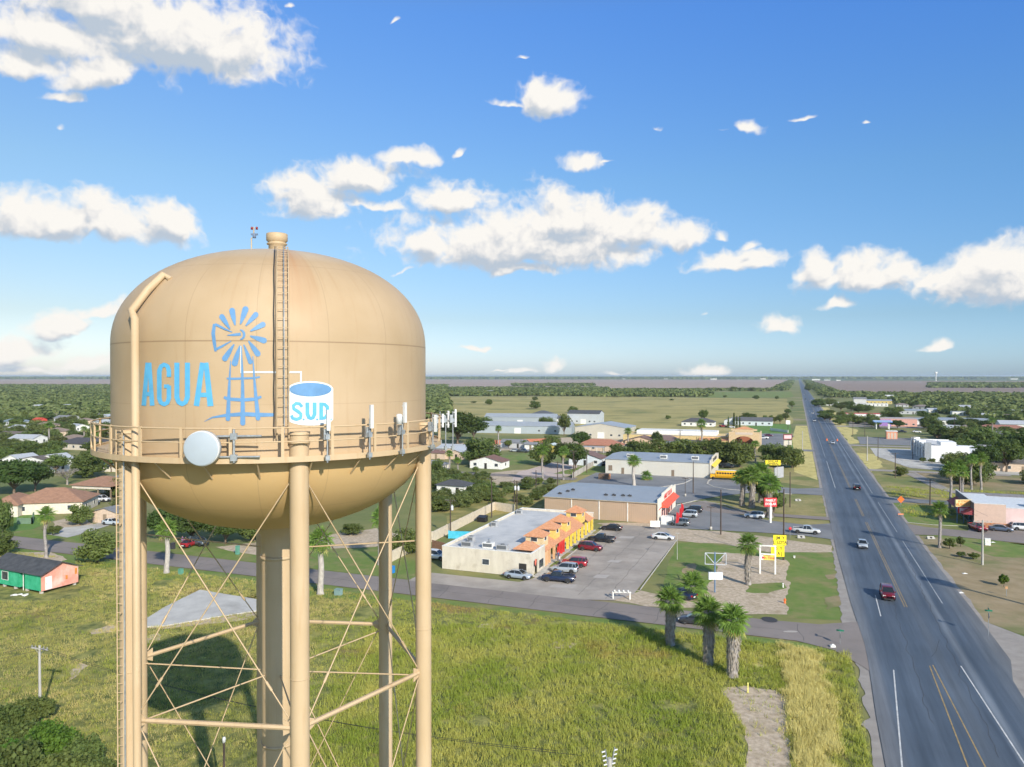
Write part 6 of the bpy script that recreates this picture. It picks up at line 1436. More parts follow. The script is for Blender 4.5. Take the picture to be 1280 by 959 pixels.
# school bus
b = empty('school_bus', G(907,599.5), AT+math.pi+.1, 'yellow school bus partly behind the palm cluster', 'bus'); b.location.z = .05
M_BUS = paint('bus_yellow', (.80,.42,.02), .4, .03)
m = MB()
secs = [[(x,-1.2,.6),(x,-1.22,2.2),(x,-1.1,zt-.15),(x,-.7,zt),(x,.7,zt),(x,1.1,zt-.15),(x,1.22,2.2),(x,1.2,.6)] for x, zt in ((-5.0,2.9),(-4.8,3.05),(3.2,3.05),(3.3,2.95))]
n = 8; V = [p for s in secs for p in s]; f = [(i*n+k, i*n+(k+1)%n, (i+1)*n+(k+1)%n, (i+1)*n+k) for i in range(3) for k in range(n)]+[tuple(range(n)), tuple(reversed(range(3*n,4*n)))]
m.add(V, f, 0, True); m.box(3.3,-1.0,.6,5.0,1.0,1.7); m.build('body', M_BUS, b)
m = MB(); m.box(-4.8,-.9,3.052,3.1,.9,3.10); m.build('white_roof', M_WHITE, b)
for i in range(9):
    for sy in (-1,1): MB().box(-4.5+i*.85,sy*1.215-.02,1.9,-3.85+i*.85,sy*1.215+.02,2.5).build('window', M_CGL, b)
MB().box(3.3,-1.0,1.75,3.34,1.0,2.6).build('windscreen', M_CGL, b)
for wx in (-3.2, 4.0):
    for sy in (-1,1):
        w = MB(); w.lathe([(.0,.0),(.48,.0),(.5,.05),(.5,.25),(0,.26)], 16); w.v = [(wx+x, sy*(1.0)+sy*zz, .5+y) for x, y, zz in w.v]; w.build('wheel', M_TYRE, b)
for sy in (-1,1): MB().box(4.98,sy*.7-.15,.9,5.03,sy*.7+.15,1.2).build('headlight', M_HL, b)

# ---------------------------------------------------------------- poles
M_POLEB = mat('dark_timber_pole', (.055,.040,.032), (.10,.075,.06), scale=1, stretch=(4,4,.3), rough=.9)
M_POLEG = mat('concrete_pole', (.36,.35,.33), (.48,.47,.44), scale=1, stretch=(4,4,.4), rough=.9)
M_INS = mat('insulator', (.30,.30,.32), rough=.3); M_TRF = paint('transformer_grey', (.62,.64,.66), .5)
def upole(base, h, label, m=None, arms=1, trf=0, r=.17, ang=-RA, lamp=False, arm_w=2.4, dbl=False):
    m = m or M_POLEB; p = empty('utility_pole', base, ang, label, 'utility pole', 'utility poles')
    MB().tube([(0,0,-.3),(0,0,h)], [r, r*.65], 10).build('pole', m, p)
    for i in range(arms):
        z = h-.35-i*1.1; a = MB(); a.box(-arm_w/2,-.06,z-.06,arm_w/2,.06,z+.06); ao = a.build('crossarm', m, p)
        i_ = MB()
        for x in (-arm_w/2+.1, -arm_w/4, arm_w/4, arm_w/2-.1): i_.lathe([(0,z+.06),(.05,z+.06),(.07,z+.12),(.04,z+.2),(.06,z+.24),(0,z+.28)], 8, c=(x,0))
        i_.build('insulators', M_INS, ao); MB().tube([(-arm_w*.3,0,z),(0,.05,z-.7)], .02, 4).tube([(arm_w*.3,0,z),(0,.05,z-.7)], .02, 4).build('arm_brace', M_GALV, ao)
    for k in range(trf):
        x = -.42+.84*k if trf > 1 else .42
        MB().lathe([(0,h-2.4),(.26,h-2.4),(.28,h-2.3),(.28,h-1.5),(.22,h-1.4),(.06,h-1.35),(.05,h-1.15),(0,h-1.15)], 12, c=(x,0)).build('transformer', M_TRF, p)
    if lamp:
        q = MB(); q.tube([(0,0,h-.6),(1.4,0,h-.2),(1.8,0,h-.2)], .04, 6); q.build('lamp_arm', M_GALV, p); MB().box(1.5,-.14,h-.3,2.1,.14,h-.18).build('lamp_head', M_GALV, p)
    return p
def hgt(px, py, top): b = G(px, py); return (py-top)/F*b.y
PL = [
 (563,668,624,0,1,1,'pole with a white transformer nearest the cream block wall'),(614.5,647,597,0,1,0,'dark pole behind the cream block wall left of the transformer pair'),
 (643,641,600,0,1,0,'left pole of the close pair behind the block wall'),(646,643,601,0,1,2,'right pole of the close pair, carrying two white transformers'),
 (670,612,588,0,0,0,'thin dark pole beside the pink gravel drive'),(697,606,577,0,1,0,'dark pole in front of the pale blue cottage'),
 (717,598,563,0,1,0,'tall dark pole at the near end of the grey fence'),(733.5,591,562,0,1,0,'dark pole behind the grey fence near the cream building'),
 (850,563,537,0,1,2,'pole with transformers left of the restaurant'),(866.5,617,577,0,0,0,'dark pole on the drive before the cream building'),
 (901,668,612,0,0,0,'tall dark pole at the near edge of the metal shop lot'),(979.5,700,611,0,0,0,'tall dark pole behind the yellow sign'),
 (987.5,634,590,0,0,0,'dark pole on the verge beyond the entrance drive'),
 (1097.5,575,546,0,0,0,'dark pole right of the grey one on the far right verge'),(1119,597,566,0,1,0,'dark pole in the weedy field right of the highway'),
 (1141,574,546,0,1,1,'pole with a light before the white commercial block'),(1162.5,631,599,0,1,0,'dark pole at the edge of the green lawn right of the highway'),
 (1199.5,632,592,0,1,0,'dark pole between the two tall palms right of the highway'),(1066,545,528,0,1,0,'dark pole near the fuel station forecourt'),(1081,546,527,0,1,0,'dark pole left of the orange kiosk'),
 (1193,540,520,0,1,0,'dark pole between palms beside the white buildings row'),
 (870.5,560,546,0,0,0,'thin pole on the yellow restaurant wall'),
]
for px, py, top, mt, arms, trf, lb in PL: upole(G(px, py), hgt(px, py, top), lb, M_POLEB, arms, trf)
upole(G(50,897), hgt(50,897,806), 'pale concrete utility pole alone in the field at the left', M_POLEG, 1, 0, .16, -.3, arm_w=2.2)
upole(G(1228,706), hgt(1228,706,650), 'pale concrete pole standing before the tan shop', M_POLEG, 1, 0, .2, -RA+.2, arm_w=3.2)
upole(G(1084,576), hgt(1084,576,545), 'pale grey pole on the verge of the far highway', M_POLEG, 0, 0, .24)
upole(G(1003,564), hgt(1003,564,539), 'pale grey pole left of the far highway', M_POLEG, 0, 0, .24)
# near pole whose head just shows at the bottom
pb = D(762, 47, 936); p = empty('utility_pole', (pb.x, pb.y, 0), .3, 'pole head with insulators rising over the bottom edge of the photo', 'utility pole')
MB().tube([(0,0,0),(0,0,pb.z-.6)], [.2,.14], 10).build('pole', M_POLEG, p)
MB().tube([(-.05,0,pb.z-1.6),(-.30,0,pb.z)], .04, 6).tube([(.05,0,pb.z-1.6),(.35,0,pb.z+.05)], .04, 6).build('fork', M_GALV, p)
m = MB()
for k in range(5):
    z = pb.z-.15-k*.28
    for x in (-.55+.05*k, .32-.05*k): m.tube([(x,0,z),(x+.22,0,z+.03)], .05, 6)
m.build('insulators', M_WHITEP, p)
def lamp_post(px, py, top, label, m, heads=2, r=.09, base=True):
    h = hgt(px, py, top); p = empty('lamp_post', G(px, py), -RA, label, 'lamp post', 'lamp posts')
    MB().tube([(0,0,0),(0,0,h)], [r, r*.7], 8).build('post', m, p)
    q = MB()
    for k in range(heads):
        sx = -1 if k else 1
        if heads == 1: q.box(-.3,-.15,h,.3,.15,h+.15)
        else: q.box(min(.05*sx,.9*sx),-.16,h-.04,max(.05*sx,.9*sx),.16,h+.1)
    q.build('lamp_head', m, p)
    if base: MB().lathe([(0,0),(.3,0),(.3,.75),(0,.75)], 12).build('concrete_base', M_KERB, p)
lamp_post(888.5,662.5,634,'dark twin-headed lamp post on a concrete base by the metal shop lot', M_POLEB)
lamp_post(856.5,620.5,598,'dark twin-headed lamp post behind the red fronted shop', M_POLEB)
lamp_post(846.5,699.5,667,'thin pale lamp post on the lawn right of the concrete lot', M_POLEG, 1, .06, False)
lamp_post(712.6,602,590,'short dark lamp post by the grey fence', M_POLEB, 1, .07, False)
pb = D(280, 60, 928); lp_ = empty('lamp_post', (pb.x, pb.y, 0), 0, 'dark slender post with a white lantern seen between the tower legs', 'lamp post')
MB().tube([(0,0,0),(0,0,pb.z)], .09, 8).build('post', M_POLEB, lp_); MB().lathe([(0,pb.z),(.13,pb.z),(.15,pb.z+.25),(.1,pb.z+.42),(0,pb.z+.45)], 12).build('lantern', M_WHITEP, lp_)
# power lines between the poles on the left of the shops and by the right verge
def wire(a, b, sag, label):
    P = [a.lerp(b, k/10)-Vector((0,0,sag*4*(k/10)*(1-k/10))) for k in range(11)]
    tag(MB().tube(P, .018, 4).build('power_line', M_BLACKC), label, 'power line', 'overhead power lines')
for i, off in enumerate((-.9, .9)):
    o = Vector((off*math.cos(RA), -off*math.sin(RA), 0))
    wire(G(50,897)+o+Vector((0,0,7.2)), Vector((-98, 40, 7.2))+o, .8, 'thin black wire running left from the pale concrete pole')
    wire(G(50,897)+o+Vector((0,0,7.2)), Vector((4, 52, 8.5))+o, 1.4, 'thin black wire running right from the pale concrete pole')
    wire(G(1228,706)+o+Vector((0,0,9)), G(1162.5,631)+o+Vector((0,0,7.2)), .9, 'thin wire from the tan shop pole to the lawn pole')
    wire(G(1162.5,631)+o+Vector((0,0,7)), G(1119,597)+o+Vector((0,0,7)), .9, 'thin wire from the lawn pole to the weedy field pole')
    wire(G(1119,597)+o+Vector((0,0,7)), G(1097.5,575)+o+Vector((0,0,9)), .6, 'thin wire up the right verge of the highway')
    wire(G(563,668)+o+Vector((0,0,9.0)), G(614.5,647)+o+Vector((0,0,11)), .9, 'thin wire between the poles behind the cream wall')

# ---------------------------------------------------------------- signs
def sgn(name, base, ang, label): return empty(name, base, ang, label, 'sign')
FX = (math.pi/2, 0, 0)
M_SRED = paint('sign_red', (.62,.03,.04), .5, .05); M_SYEL = paint('sign_yellow', (.88,.70,.02), .5, .04)
# red roadside sign on a post
c = G(963,653.5); b = sgn('roadside_sign', c, .02, 'red roadside sign with two lines of white letters on a white post')
MB().tube([(0,0,0),(0,0,5.6)], .28, 10).build('post', M_WHITE, b)
m = MB(); m.box(-1.55,-.25,3.85,1.45,.25,5.95); pn = m.build('sign_panel', M_SRED, b)
M_SWH = paint('sign_white', (.82,.80,.78), .5)
text_mesh(pn, 'FAMILY', .78, M_SWH, (-.05,-.27,5.35), FX, bold=.02, sx=.95); text_mesh(pn, 'DOLLAR', .78, M_SWH, (-.05,-.27,4.5), FX, bold=.02, sx=.88)
# big yellow two-panel sign
cy = G(973.5,700); b = sgn('roadside_sign', cy, -.12, 'bright yellow sign of two stacked panels behind the empty white frame')
hh = lambda y: (700-y)/F*cy.y
for i, (y0, y1, x0, x1, ls) in enumerate(((681.5,668.8,-1.05,1.35,('JM  Y','L  LOTAJ')),(695.8,682,-1.45,1.0,('O  Y','S A J')))):
    z0, z1 = hh(y0), hh(y1); m = MB(); m.box(x0,-.12,z0,x1,.0,z1); pn = m.build('sign_panel', M_SYEL, b)
    for j, l in enumerate(ls): text_mesh(pn, l, (z1-z0)*.42, mat('sign_black', (.05,.05,.02)), ((x0+x1)/2+.1,-.135,z1-(z1-z0)*(.28+.44*j)), FX, bold=.01, sx=.85)
m = MB(); m.tube([(-.9,.1,0),(-.9,.1,hh(669))], .08, 8); m.tube([(.8,.1,0),(.8,.1,hh(669))], .08, 8); m.build('post', M_POLEB, b)
# empty white frame with tyre banner
ca, cb_ = G(950,717), G(969,718); b = sgn('banner_frame', ca, math.atan2((cb_-ca).y, (cb_-ca).x), 'white two-post frame holding a small yellow banner with red script')
wd = (cb_-ca).length; hf = lambda y: (717-y)/F*ca.y
m = MB(); m.box(-.13,-.13,0,.13,.13,hf(681)); m.build('post', M_WHITE, b); m = MB(); m.box(wd-.13,-.13,0,wd+.13,.13,hf(681)); m.build('post', M_WHITE, b)
m = MB(); m.box(.13,-.1,hf(682.5),wd-.13,.1,hf(681)); m.box(.13,-.1,hf(693),wd-.13,.1,hf(691.5)); m.build('rail', M_WHITE, b)
m = MB(); m.box(.14,-.06,hf(699.5),wd-.14,.0,hf(693.8)); pn = m.build('banner', paint('banner_yellow', (.80,.62,.12), .6), b)
text_mesh(pn, 'Mr. Tires', .62, M_SRED, (wd/2+.15,-.075,hf(696.8)), FX, bold=.01)
MB().box(.14,-.07,hf(699.5),.55,-.062,hf(693.8)).build('white_strip', M_WHITE, b)
# blue steel sign frame with white box
cbp = G(893.5,740.5); b = sgn('sign_frame', cbp, 0, 'open pale steel sign frame over a blank white box on a blue post')
hb = lambda y: (740.5-y)/F*cbp.y; M_SB = paint('steel_blue_paint', (.13,.22,.36), .6); M_PS = paint('pale_frame_steel', (.48,.52,.56), .6)
MB().tube([(0,0,0),(0,0,hb(690))], .12, 8).build('post', M_SB, b)
m = MB(); xl, xr = -12.3/F*cbp.y, 14/F*cbp.y; zt_, zb_ = hb(691), hb(705)
for p, q in (((xl,zb_),(xr,zb_-.15)),((xl,zt_),(xr,zt_-.1)),((xl,zb_),(xl,zt_)),((xr,zb_-.1),(xr,zt_-.1)),((0,zb_),(0,zt_)),((xl,zt_),(0,zb_)),((xr,zt_),(0,zb_))): m.tube([(p[0],0,p[1]),(q[0],0,q[1])], .075, 5)
m.build('steel_frame', M_PS, b)
m = MB(); m.box(-8/F*cbp.y,-.25,hb(724),9.5/F*cbp.y,.2,hb(715.3)); m.build('blank_sign_box', paint('blank_sign_white', (.78,.80,.84), .5, .05), b)
# white board by the lot
c = G(819,662); b = sgn('blank_board', c, -.05, 'blank white board on legs between the two parking lots'); MB().box(-1.1,-.05,.6,1.1,.05,2.0).build('board', M_WHITE, b); MB().box(-1.0,.05,0,-.9,.12,1.2).box(.9,.05,0,1.0,.12,1.2).build('leg', M_POLEB, b)
# yellow store sign by far drive
c = G(966,600); b = sgn('roadside_sign', c, -.03, 'long yellow roadside sign above a pale panel near the palm cluster'); hz_ = lambda y: (600-y)/F*c.y
MB().tube([(-1.6,.2,0),(-1.6,.2,hz_(583))], .12, 8).tube([(1.6,.2,0),(1.6,.2,hz_(583))], .12, 8).build('post', M_POLEG, b)
pn = MB().box(-2.5,-.2,hz_(581.5),2.5,.2,hz_(575.3)).build('sign_panel', M_SYEL, b); text_mesh(pn, 'DOLLAR', .92, M_DARK, (0,-.22,hz_(576.9)), FX, bold=.02); text_mesh(pn, 'GENERAL', .92, M_DARK, (0,-.22,hz_(579.9)), FX, bold=.02)
c = G(973.5,598.5); b = sgn('billboard_back', c, -RA-.6, 'grey backed panel beside the long yellow sign'); MB().box(-.1,-2.5,.3,.1,2.5,4.0).build('panel', paint('sign_back_grey', (.38,.39,.41), .7), b)
# restaurant roadside sign
c = G(984.5,562); b = sgn('roadside_sign', c, 0, 'dark roadside sign with a pink panel near the restaurant lot'); MB().box(-2.1,-.2,4.6,2.1,.2,7.4).build('sign_panel', paint('maroon_panel', (.18,.05,.06), .5), b)
MB().box(-1.7,-.23,5.2,1.7,-.2,6.8).build('pink_face', paint('pink_face', (.75,.50,.52), .5), b); MB().box(-1.9,-.2,1.2,1.9,.2,4.3).build('lower_panel', paint('pale_poster', (.55,.50,.42), .5), b); MB().tube([(-1.7,.1,0),(-1.7,.1,7)], .1, 6).tube([(1.7,.1,0),(1.7,.1,7)], .1, 6).build('post', M_POLEB, b)
c = G(985,541); b = sgn('roadside_sign', c, 0, 'small white rectangular sign on a dark post far left of the highway'); MB().box(-1.3,-.1,5.2,1.3,.1,7.6).build('sign_panel', M_WHITE, b); MB().tube([(0,0,0),(0,0,5.2)], .12, 6).build('post', M_POLEB, b)
# right-hand shop signs
c = G(1204,654); b = sgn('roadside_sign', c, 0, 'orange lettered cream sign above a pink panel beside the tan shop'); hq = lambda y: (654-y)/F*c.y
pn = MB().box(-1.9,-.2,hq(633.2),2.0,.2,hq(624.5)).build('sign_panel', paint('cream_sign', (.78,.62,.30), .5), b)
text_mesh(pn, 'A STREET', .66, paint('sign_orange', (.62,.24,.04), .5), (0,-.22,hq(626.7)), FX, bold=.02); text_mesh(pn, 'BURGERS', .86, paint('sign_orange', (.62,.24,.04), .5), (0,-.22,hq(630.6)), FX, bold=.02)
MB().box(-1.2,-.2,hq(641.5),1.5,.2,hq(634.3)).build('frame_panel', M_SRED, b); pn = MB().box(-1.0,-.24,hq(640.8),1.3,-.2,hq(635)).build('lower_panel', paint('pink_white', (.78,.68,.70), .5), b)
text_mesh(pn, 'OPEN', .5, M_SRED, (.15,-.26,hq(636.5)), FX); MB().box(-.8,-.262,hq(640),1.1,-.245,hq(638.4)).build('red_strip', M_SRED, pn)
MB().tube([(-1.4,.1,0),(-1.4,.1,hq(626))], .1, 6).tube([(1.5,.1,0),(1.5,.1,hq(626))], .1, 6).tube([(.2,.1,0),(.2,.1,hq(626))], .08, 6).build('post', M_SB, b)
# orange road-work sign
c = G(1126,633.5); b = sgn('road_work_sign', c, 0, 'orange diamond road-work sign with flags on the right verge')
d_ = .95; MB().add([(0,-.05,1.0),(d_,-.05,1.0+d_),(0,-.05,1+2*d_),(-d_,-.05,1+d_),(0,0,1.0),(d_,0,1.0+d_),(0,0,1+2*d_),(-d_,0,1+d_)], [(0,1,2,3),(7,6,5,4),(0,4,5,1),(1,5,6,2),(2,6,7,3),(3,7,4,0)]).build('sign_panel', mat('safety_orange', (.85,.16,.02), rough=.5), b)
MB().tube([(0,.05,0),(0,.05,2.6)], .05, 6).tube([(-.7,.3,0),(0,.05,1)], .03, 5).tube([(.7,.3,0),(0,.05,1)], .03, 5).build('stand', M_GALV, b)
c = G(1126,645); b = sgn('low_barricade', c, 0, 'low red and white barricade on the grass below the orange sign'); MB().box(-.7,-.05,.3,.7,.05,.6).build('rail', mat('barricade_orange', (.7,.25,.12)), b); MB().box(-.6,-.1,0,-.5,.1,.3).box(.5,-.1,0,.6,.1,.3).build('leg', M_GALV, b)
for i, (x, y, lb) in enumerate(((1033.5,551,'orange traffic barrel left of the white car on the highway'),(1046.5,551.5,'orange traffic barrel right of the white car on the highway'))):
    b = tag(MB().lathe([(0,0),(.38,0),(.36,.1),(.30,.12),(.27,1.0),(.2,1.08),(0,1.1)], 14).build('traffic_barrel', mat('safety_orange', (.85,.16,.02)), None, G(x, y)+Vector((0,0,.05))), lb, 'traffic barrel')
# street name signs
for (px, py, top, lb) in ((1050,805.5,789,'green street name sign with a stop sign back at the near corner'),(1235.5,795,764,'green street name sign on the right side of the highway')):
    c = G(px, py); h = (py-top)/F*c.y; b = sgn('street_name_sign', c, -RA, lb)
    MB().tube([(0,0,0),(0,0,h)], .035, 6).build('post', M_GALV, b); MB().box(-.45,-.01,h,.45,.01,h+.2).box(-.01,-.45,h+.22,.01,.45,h+.42).build('name_plate', mat('sign_green', (.01,.20,.12), rough=.4), b)
    MB().lathe([(0,0),(.38,0),(.38,.02),(0,.02)], 8).build('stop_plate', mat('sign_back', (.42,.40,.40), rough=.4), b)
    s_ = b.children[-1]; me = s_.data
    for v in me.vertices: v.co = Vector((v.co.z+.04, v.co.x, v.co.y+h-.55))
c = G(987.5,673); b = sgn('stop_sign', c, 0, 'small red stop sign seen by the end of the entrance drive'); MB().tube([(0,0,0),(0,0,1.9)], .04, 6).build('post', M_GALV, b)
m = MB(); m.lathe([(0,0),(.36,0),(.36,.02),(0,.02)], 8); m.v = [(x, -z-.04, y+2.1) for x, y, z in m.v]; m.build('sign_plate', M_SRED, b)
c = G(1258,745); b = sgn('warning_sign', c, 0, 'small brown marker sign near the right edge of the verge'); MB().tube([(0,0,0),(0,0,1.3)], .04, 6).build('post', M_GALV, b); MB().box(-.2,-.03,1.1,.2,0,1.5).build('plate', paint('brown_sign', (.45,.25,.12), .6), b)
# small items: utility boxes, culverts, markers, mailboxes
def smallbox(nm, px, py, w, d, h, m, lb, cat, roundtop=False):
    c = G(px, py); b = MB(); b.box(-w/2,-d/2,0,w/2,d/2,h)
    b.add([(-w/2-.03,-d/2-.03,h),(w/2+.03,-d/2-.03,h),(w/2+.03,d/2+.03,h+.02),(-w/2-.03,d/2+.03,h+.02),(-w/2-.03,-d/2-.03,h+.06),(w/2+.03,-d/2-.03,h+.06),(w/2+.03,d/2+.03,h+.1),(-w/2-.03,d/2+.03,h+.1)], [(4,5,6,7),(0,1,5,4),(1,2,6,5),(2,3,7,6),(3,0,4,7),(3,2,1,0)])
    return tag(b.build(nm, m, None, c, -RA), lb, cat)
M_UG = paint('utility_green', (.12,.32,.24), .6); M_OR = mat('hydrant_orange', (.75,.18,.05), rough=.5)
smallbox('utility_box', 423,744, 1.1,.8,.9, paint('utility_grey_green', (.22,.33,.32), .6), 'grey-green utility box in the grass right of the white-trunked palm', 'utility box')
smallbox('utility_box', 226,718, .7,.6,.9, M_UG, 'small green utility box beside the left white-trunked palm', 'utility box')
smallbox('utility_box', 297,693, .6,.6,1.6, M_UG, 'slim green utility cabinet seen below the tank', 'utility box')
smallbox('wheelie_bin', 490.5,716, .7,.7,1.1, mat('bin_blue', (.02,.22,.60), rough=.4), 'blue wheeled bin beside the right rear column', 'bin')
smallbox('wheelie_bin', 216,686, .7,.7,1.1, mat('bin_dark', (.05,.05,.06), rough=.4), 'dark wheeled bin by the street left of the palm', 'bin')
smallbox('utility_box', 1234.5,681.5, 1.0,.6,1.3, M_WHITE, 'white box among shrubs beside the lone roadside palm', 'utility box')
smallbox('marker_post', 935,866, .12,.12,1.0, mat('marker_yellow', (.8,.75,.2)), 'small yellow marker post on the bare patch', 'marker')
smallbox('marker_post', 979,734.5, .2,.2,.6, M_WHITE, 'small white marker at the lawn edge', 'marker')
smallbox('marker_post', 993,697.5, .3,.3,.3, M_WHITE, 'white cap lying in the mown lawn', 'marker')
h_ = tag(MB().lathe([(0,0),(.2,0),(.2,.08),(.14,.1),(.14,.55),(.17,.58),(.12,.7),(0,.75)], 12).tube([(-.22,0,.45),(.22,0,.45)], .06, 8).build('fire_hydrant', M_OR, None, G(981,754)), 'orange fire hydrant by the bare ground near the side street', 'hydrant')
for (px, py, lb) in ((1002,673,'concrete culvert mouth beside the entrance drive'),(998,626.5,'concrete culvert mouth beyond the entrance drive'),(1164.5,674,'concrete culvert mouth right of the highway drive')):
    c = G(px, py); b = empty('culvert', c, -.1, lb, 'culvert')
    m = MB(); m.add([(-.8,0,0),(.8,0,0),(.7,.5,.55),(-.7,.5,.55),(-.8,.9,0),(.8,.9,0)], [(0,1,2,3),(3,2,5,4),(0,3,4),(1,5,2)]); m.build('concrete_headwall', M_POLEG, b)
    m = MB(); m.lathe([(0,0),(.32,0)], 14); m.v = [(x*.75, .24+y*.5-.02, .26+y*.55+.02) for x, y, z in m.v]; m.build('pipe_mouth', M_DARK, b)
b = empty('mailbox_stand', G(777,749), -.12, 'row of white mailboxes on a two-post stand by the lot entrance', 'mailboxes')
MB().box(-1.4,-.08,0,-1.22,.08,1.2).box(1.22,-.08,0,1.4,.08,1.2).box(-1.5,-.1,1.02,1.5,.1,1.14).build('stand', M_WHITE, b)
for x in (-1.1,-.4,.3,1.0):
    m = MB(); m.lathe([(0,-.25),(.14,-.25),(.14,.25),(0,.25)], 10); m.v = [(xx+x, z_, yy+1.3) for xx, yy, z_ in m.v]; m.build('mailbox', M_WHITE, b)
b = tag(MB().box(-.35,-.2,0,.3,.2,.25).box(-.15,-.1,.25,.15,.1,.38).build('white_rubble', M_WHITE, None, G(1041,809)), 'white concrete lump near the street corner', 'rubble')
for i, (px, py) in enumerate(((1201,741),(1206,717),(1241,678))):
    tag(MB().add([(-.5,-.3,0),(.5,-.2,0),(.4,.3,0),(-.4,.3,0),(0,0,.15)], [(0,1,4),(1,2,4),(2,3,4),(3,0,4)]).build('litter_piece', M_WHITE, None, G(px, py)), 'small white scrap lying on the worn right verge', 'litter', 'white scraps on the right verge')
# people at the shop strip and by the trees
def person(px, py, shirt, trousers, label, ang=0, z=0.05):
    c = G(px, py); me = bpy.data.meshes.new('person'); 
    J = [(0,0,.95,.15),(0,0,1.2,.14),(0,.0,1.42,.15),(0,0,1.53,.06),(0,-.01,1.64,.095),(0,0,1.74,.085),
         (.19,0,1.43,.06),(.24,.02,1.15,.045),(.24,-.08,.92,.035),(-.19,0,1.43,.06),(-.24,.02,1.15,.045),(-.24,-.10,.92,.035),
         (.10,0,.88,.10),(.11,-.02,.48,.065),(.12,0,.08,.045),(.12,-.14,.04,.04),(-.10,0,.88,.10),(-.12,-.06,.48,.065),(-.12,.06,.08,.045),(-.12,-.08,.04,.04)]
    E = [(0,1),(1,2),(2,3),(3,4),(4,5),(2,6),(6,7),(7,8),(2,9),(9,10),(10,11),(0,12),(12,13),(13,14),(14,15),(0,16),(16,17),(17,18),(18,19)]
    me.from_pydata([j[:3] for j in J], E, []); o = bpy.data.objects.new('person', me); COL.objects.link(o)
    o.modifiers.new('skin', 'SKIN'); o.modifiers.new('sub', 'SUBSURF').levels = 1; o.modifiers['sub'].render_levels = 1
    sv = me.skin_vertices[0].data
    for i, j in enumerate(J): sv[i].radius = (j[3], j[3])
    sv[0].use_root = True
    dg = bpy.context.evaluated_depsgraph_get(); m2 = bpy.data.meshes.new_from_object(o.evaluated_get(dg)); bpy.data.objects.remove(o)
    sk = paint('skin', (.45,.26,.18), .6); hr = mat('dark_hair', (.02,.015,.012)); sh_ = paint('shirt_%d' % int(shirt[0]*100+shirt[2]*10), shirt, .9); tr = paint('trousers_%d' % int(trousers[2]*100), trousers, .9)
    for q in (sk, sh_, tr, hr): m2.materials.append(q)
    for f in m2.polygons:
        zc = f.center.z; ax = abs(f.center.x); f.use_smooth = True
        f.material_index = 3 if (zc > 1.70 or (zc > 1.58 and f.center.y > .03)) else (0 if zc > 1.50 or (ax > .18 and zc < 1.2 and zc > .8) else (1 if zc > .95 else (3 if zc < .1 else 2)))
    o = bpy.data.objects.new('person', m2); COL.objects.link(o); o.location = (c.x, c.y, z); o.rotation_euler.z = ang
    return tag(o, label, 'person')
person(652.5,715,(.75,.74,.72),(.25,.22,.18),'person in a pale shirt standing in the shop strip doorway', .6)
person(699.5,706,(.70,.68,.70),(.12,.14,.2),'person in a white top walking before the red car', 1.2)
person(698,701,(.08,.10,.2),(.08,.08,.10),'person in dark clothes on the lawn strip by the shops', 0)
person(228,681,(.30,.12,.45),(.1,.1,.2),'person in a purple top standing under the trees', 0)
person(232,682,(.6,.2,.35),(.15,.15,.3),'person in a pink top beside the red car under the trees', .4)
person(845.5,662-6,(.72,.05,.04),(.05,.05,.08),'person in a red shirt at the metal shop entrance', .3)
# red feather flags in front of the metal shop
for (x, y) in ((844,658),(848,652),(850,646)):
    c = G(x, y); b = empty('feather_flag', c, -.5, 'red feather flag on a slanted pole before the metal shop', 'flag', 'red feather flags by the metal shop')
    MB().tube([(0,0,0),(.3,0,3.4)], .03, 5).build('pole', M_GALV, b)
    MB().add([(.05,.02,.7),(.75,.02,.9),(.95,.06,2.2),(.8,.02,3.1),(.3,.02,3.4),(.05,.05,.7),(.75,.05,.9),(.95,.09,2.2),(.8,.05,3.1),(.3,.05,3.4)], [(0,1,2,3,4),(9,8,7,6,5),(0,5,6,1),(1,6,7,2),(2,7,8,3),(3,8,9,4)]).build('flag_cloth', M_SRED, b)
# ---------------------------------------------------------------- vegetation
def leafmat(name, c, var=.35, scale=1.2, transl=.5, rand=.22):
    return mat(name, tuple(x*(1-var) for x in c), tuple(min(1, x*(1+var)) for x in c), scale=scale, rough=.65, detail=3, transl=transl, randobj=rand, contrast=(.3,.7), spec=.25)
M_LF_DK = leafmat('leaves_dark_green', (.095,.150,.040)); M_LF_MD = leafmat('leaves_mid_green', (.160,.215,.062)); M_LF_LT = leafmat('leaves_olive_green', (.195,.240,.080))
M_LF_BR = leafmat('leaves_bright_green', (.13,.25,.040)); M_PALM = leafmat('palm_leaves', (.17,.29,.055), .3, 1.5, .35, .12); M_PDEAD = mat('dead_fronds', (.20,.17,.135), (.38,.34,.29), scale=2, detail=6, rough=.9)
M_PYEL = mat('yellowing_fronds', (.36,.33,.08), (.46,.42,.14), scale=2, rough=.8)
M_BARK = mat('tree_bark', (.10,.075,.055), (.20,.15,.11), scale=3, stretch=(1,1,.3), rough=.95); M_TWIG = mat('bare_grey_twigs', (.26,.23,.20), (.38,.34,.31), scale=2)
M_PTR = mat('palm_trunk', (.20,.18,.17), (.40,.37,.35), scale=3.5, stretch=(1,1,.5), detail=8, rough=.95, bump=.06, bscale=9)
M_PTRD = mat('dark_palm_trunk', (.16,.13,.10), (.30,.25,.20), scale=3.5, stretch=(1,1,.5), detail=8, rough=.95, bump=.05, bscale=9)
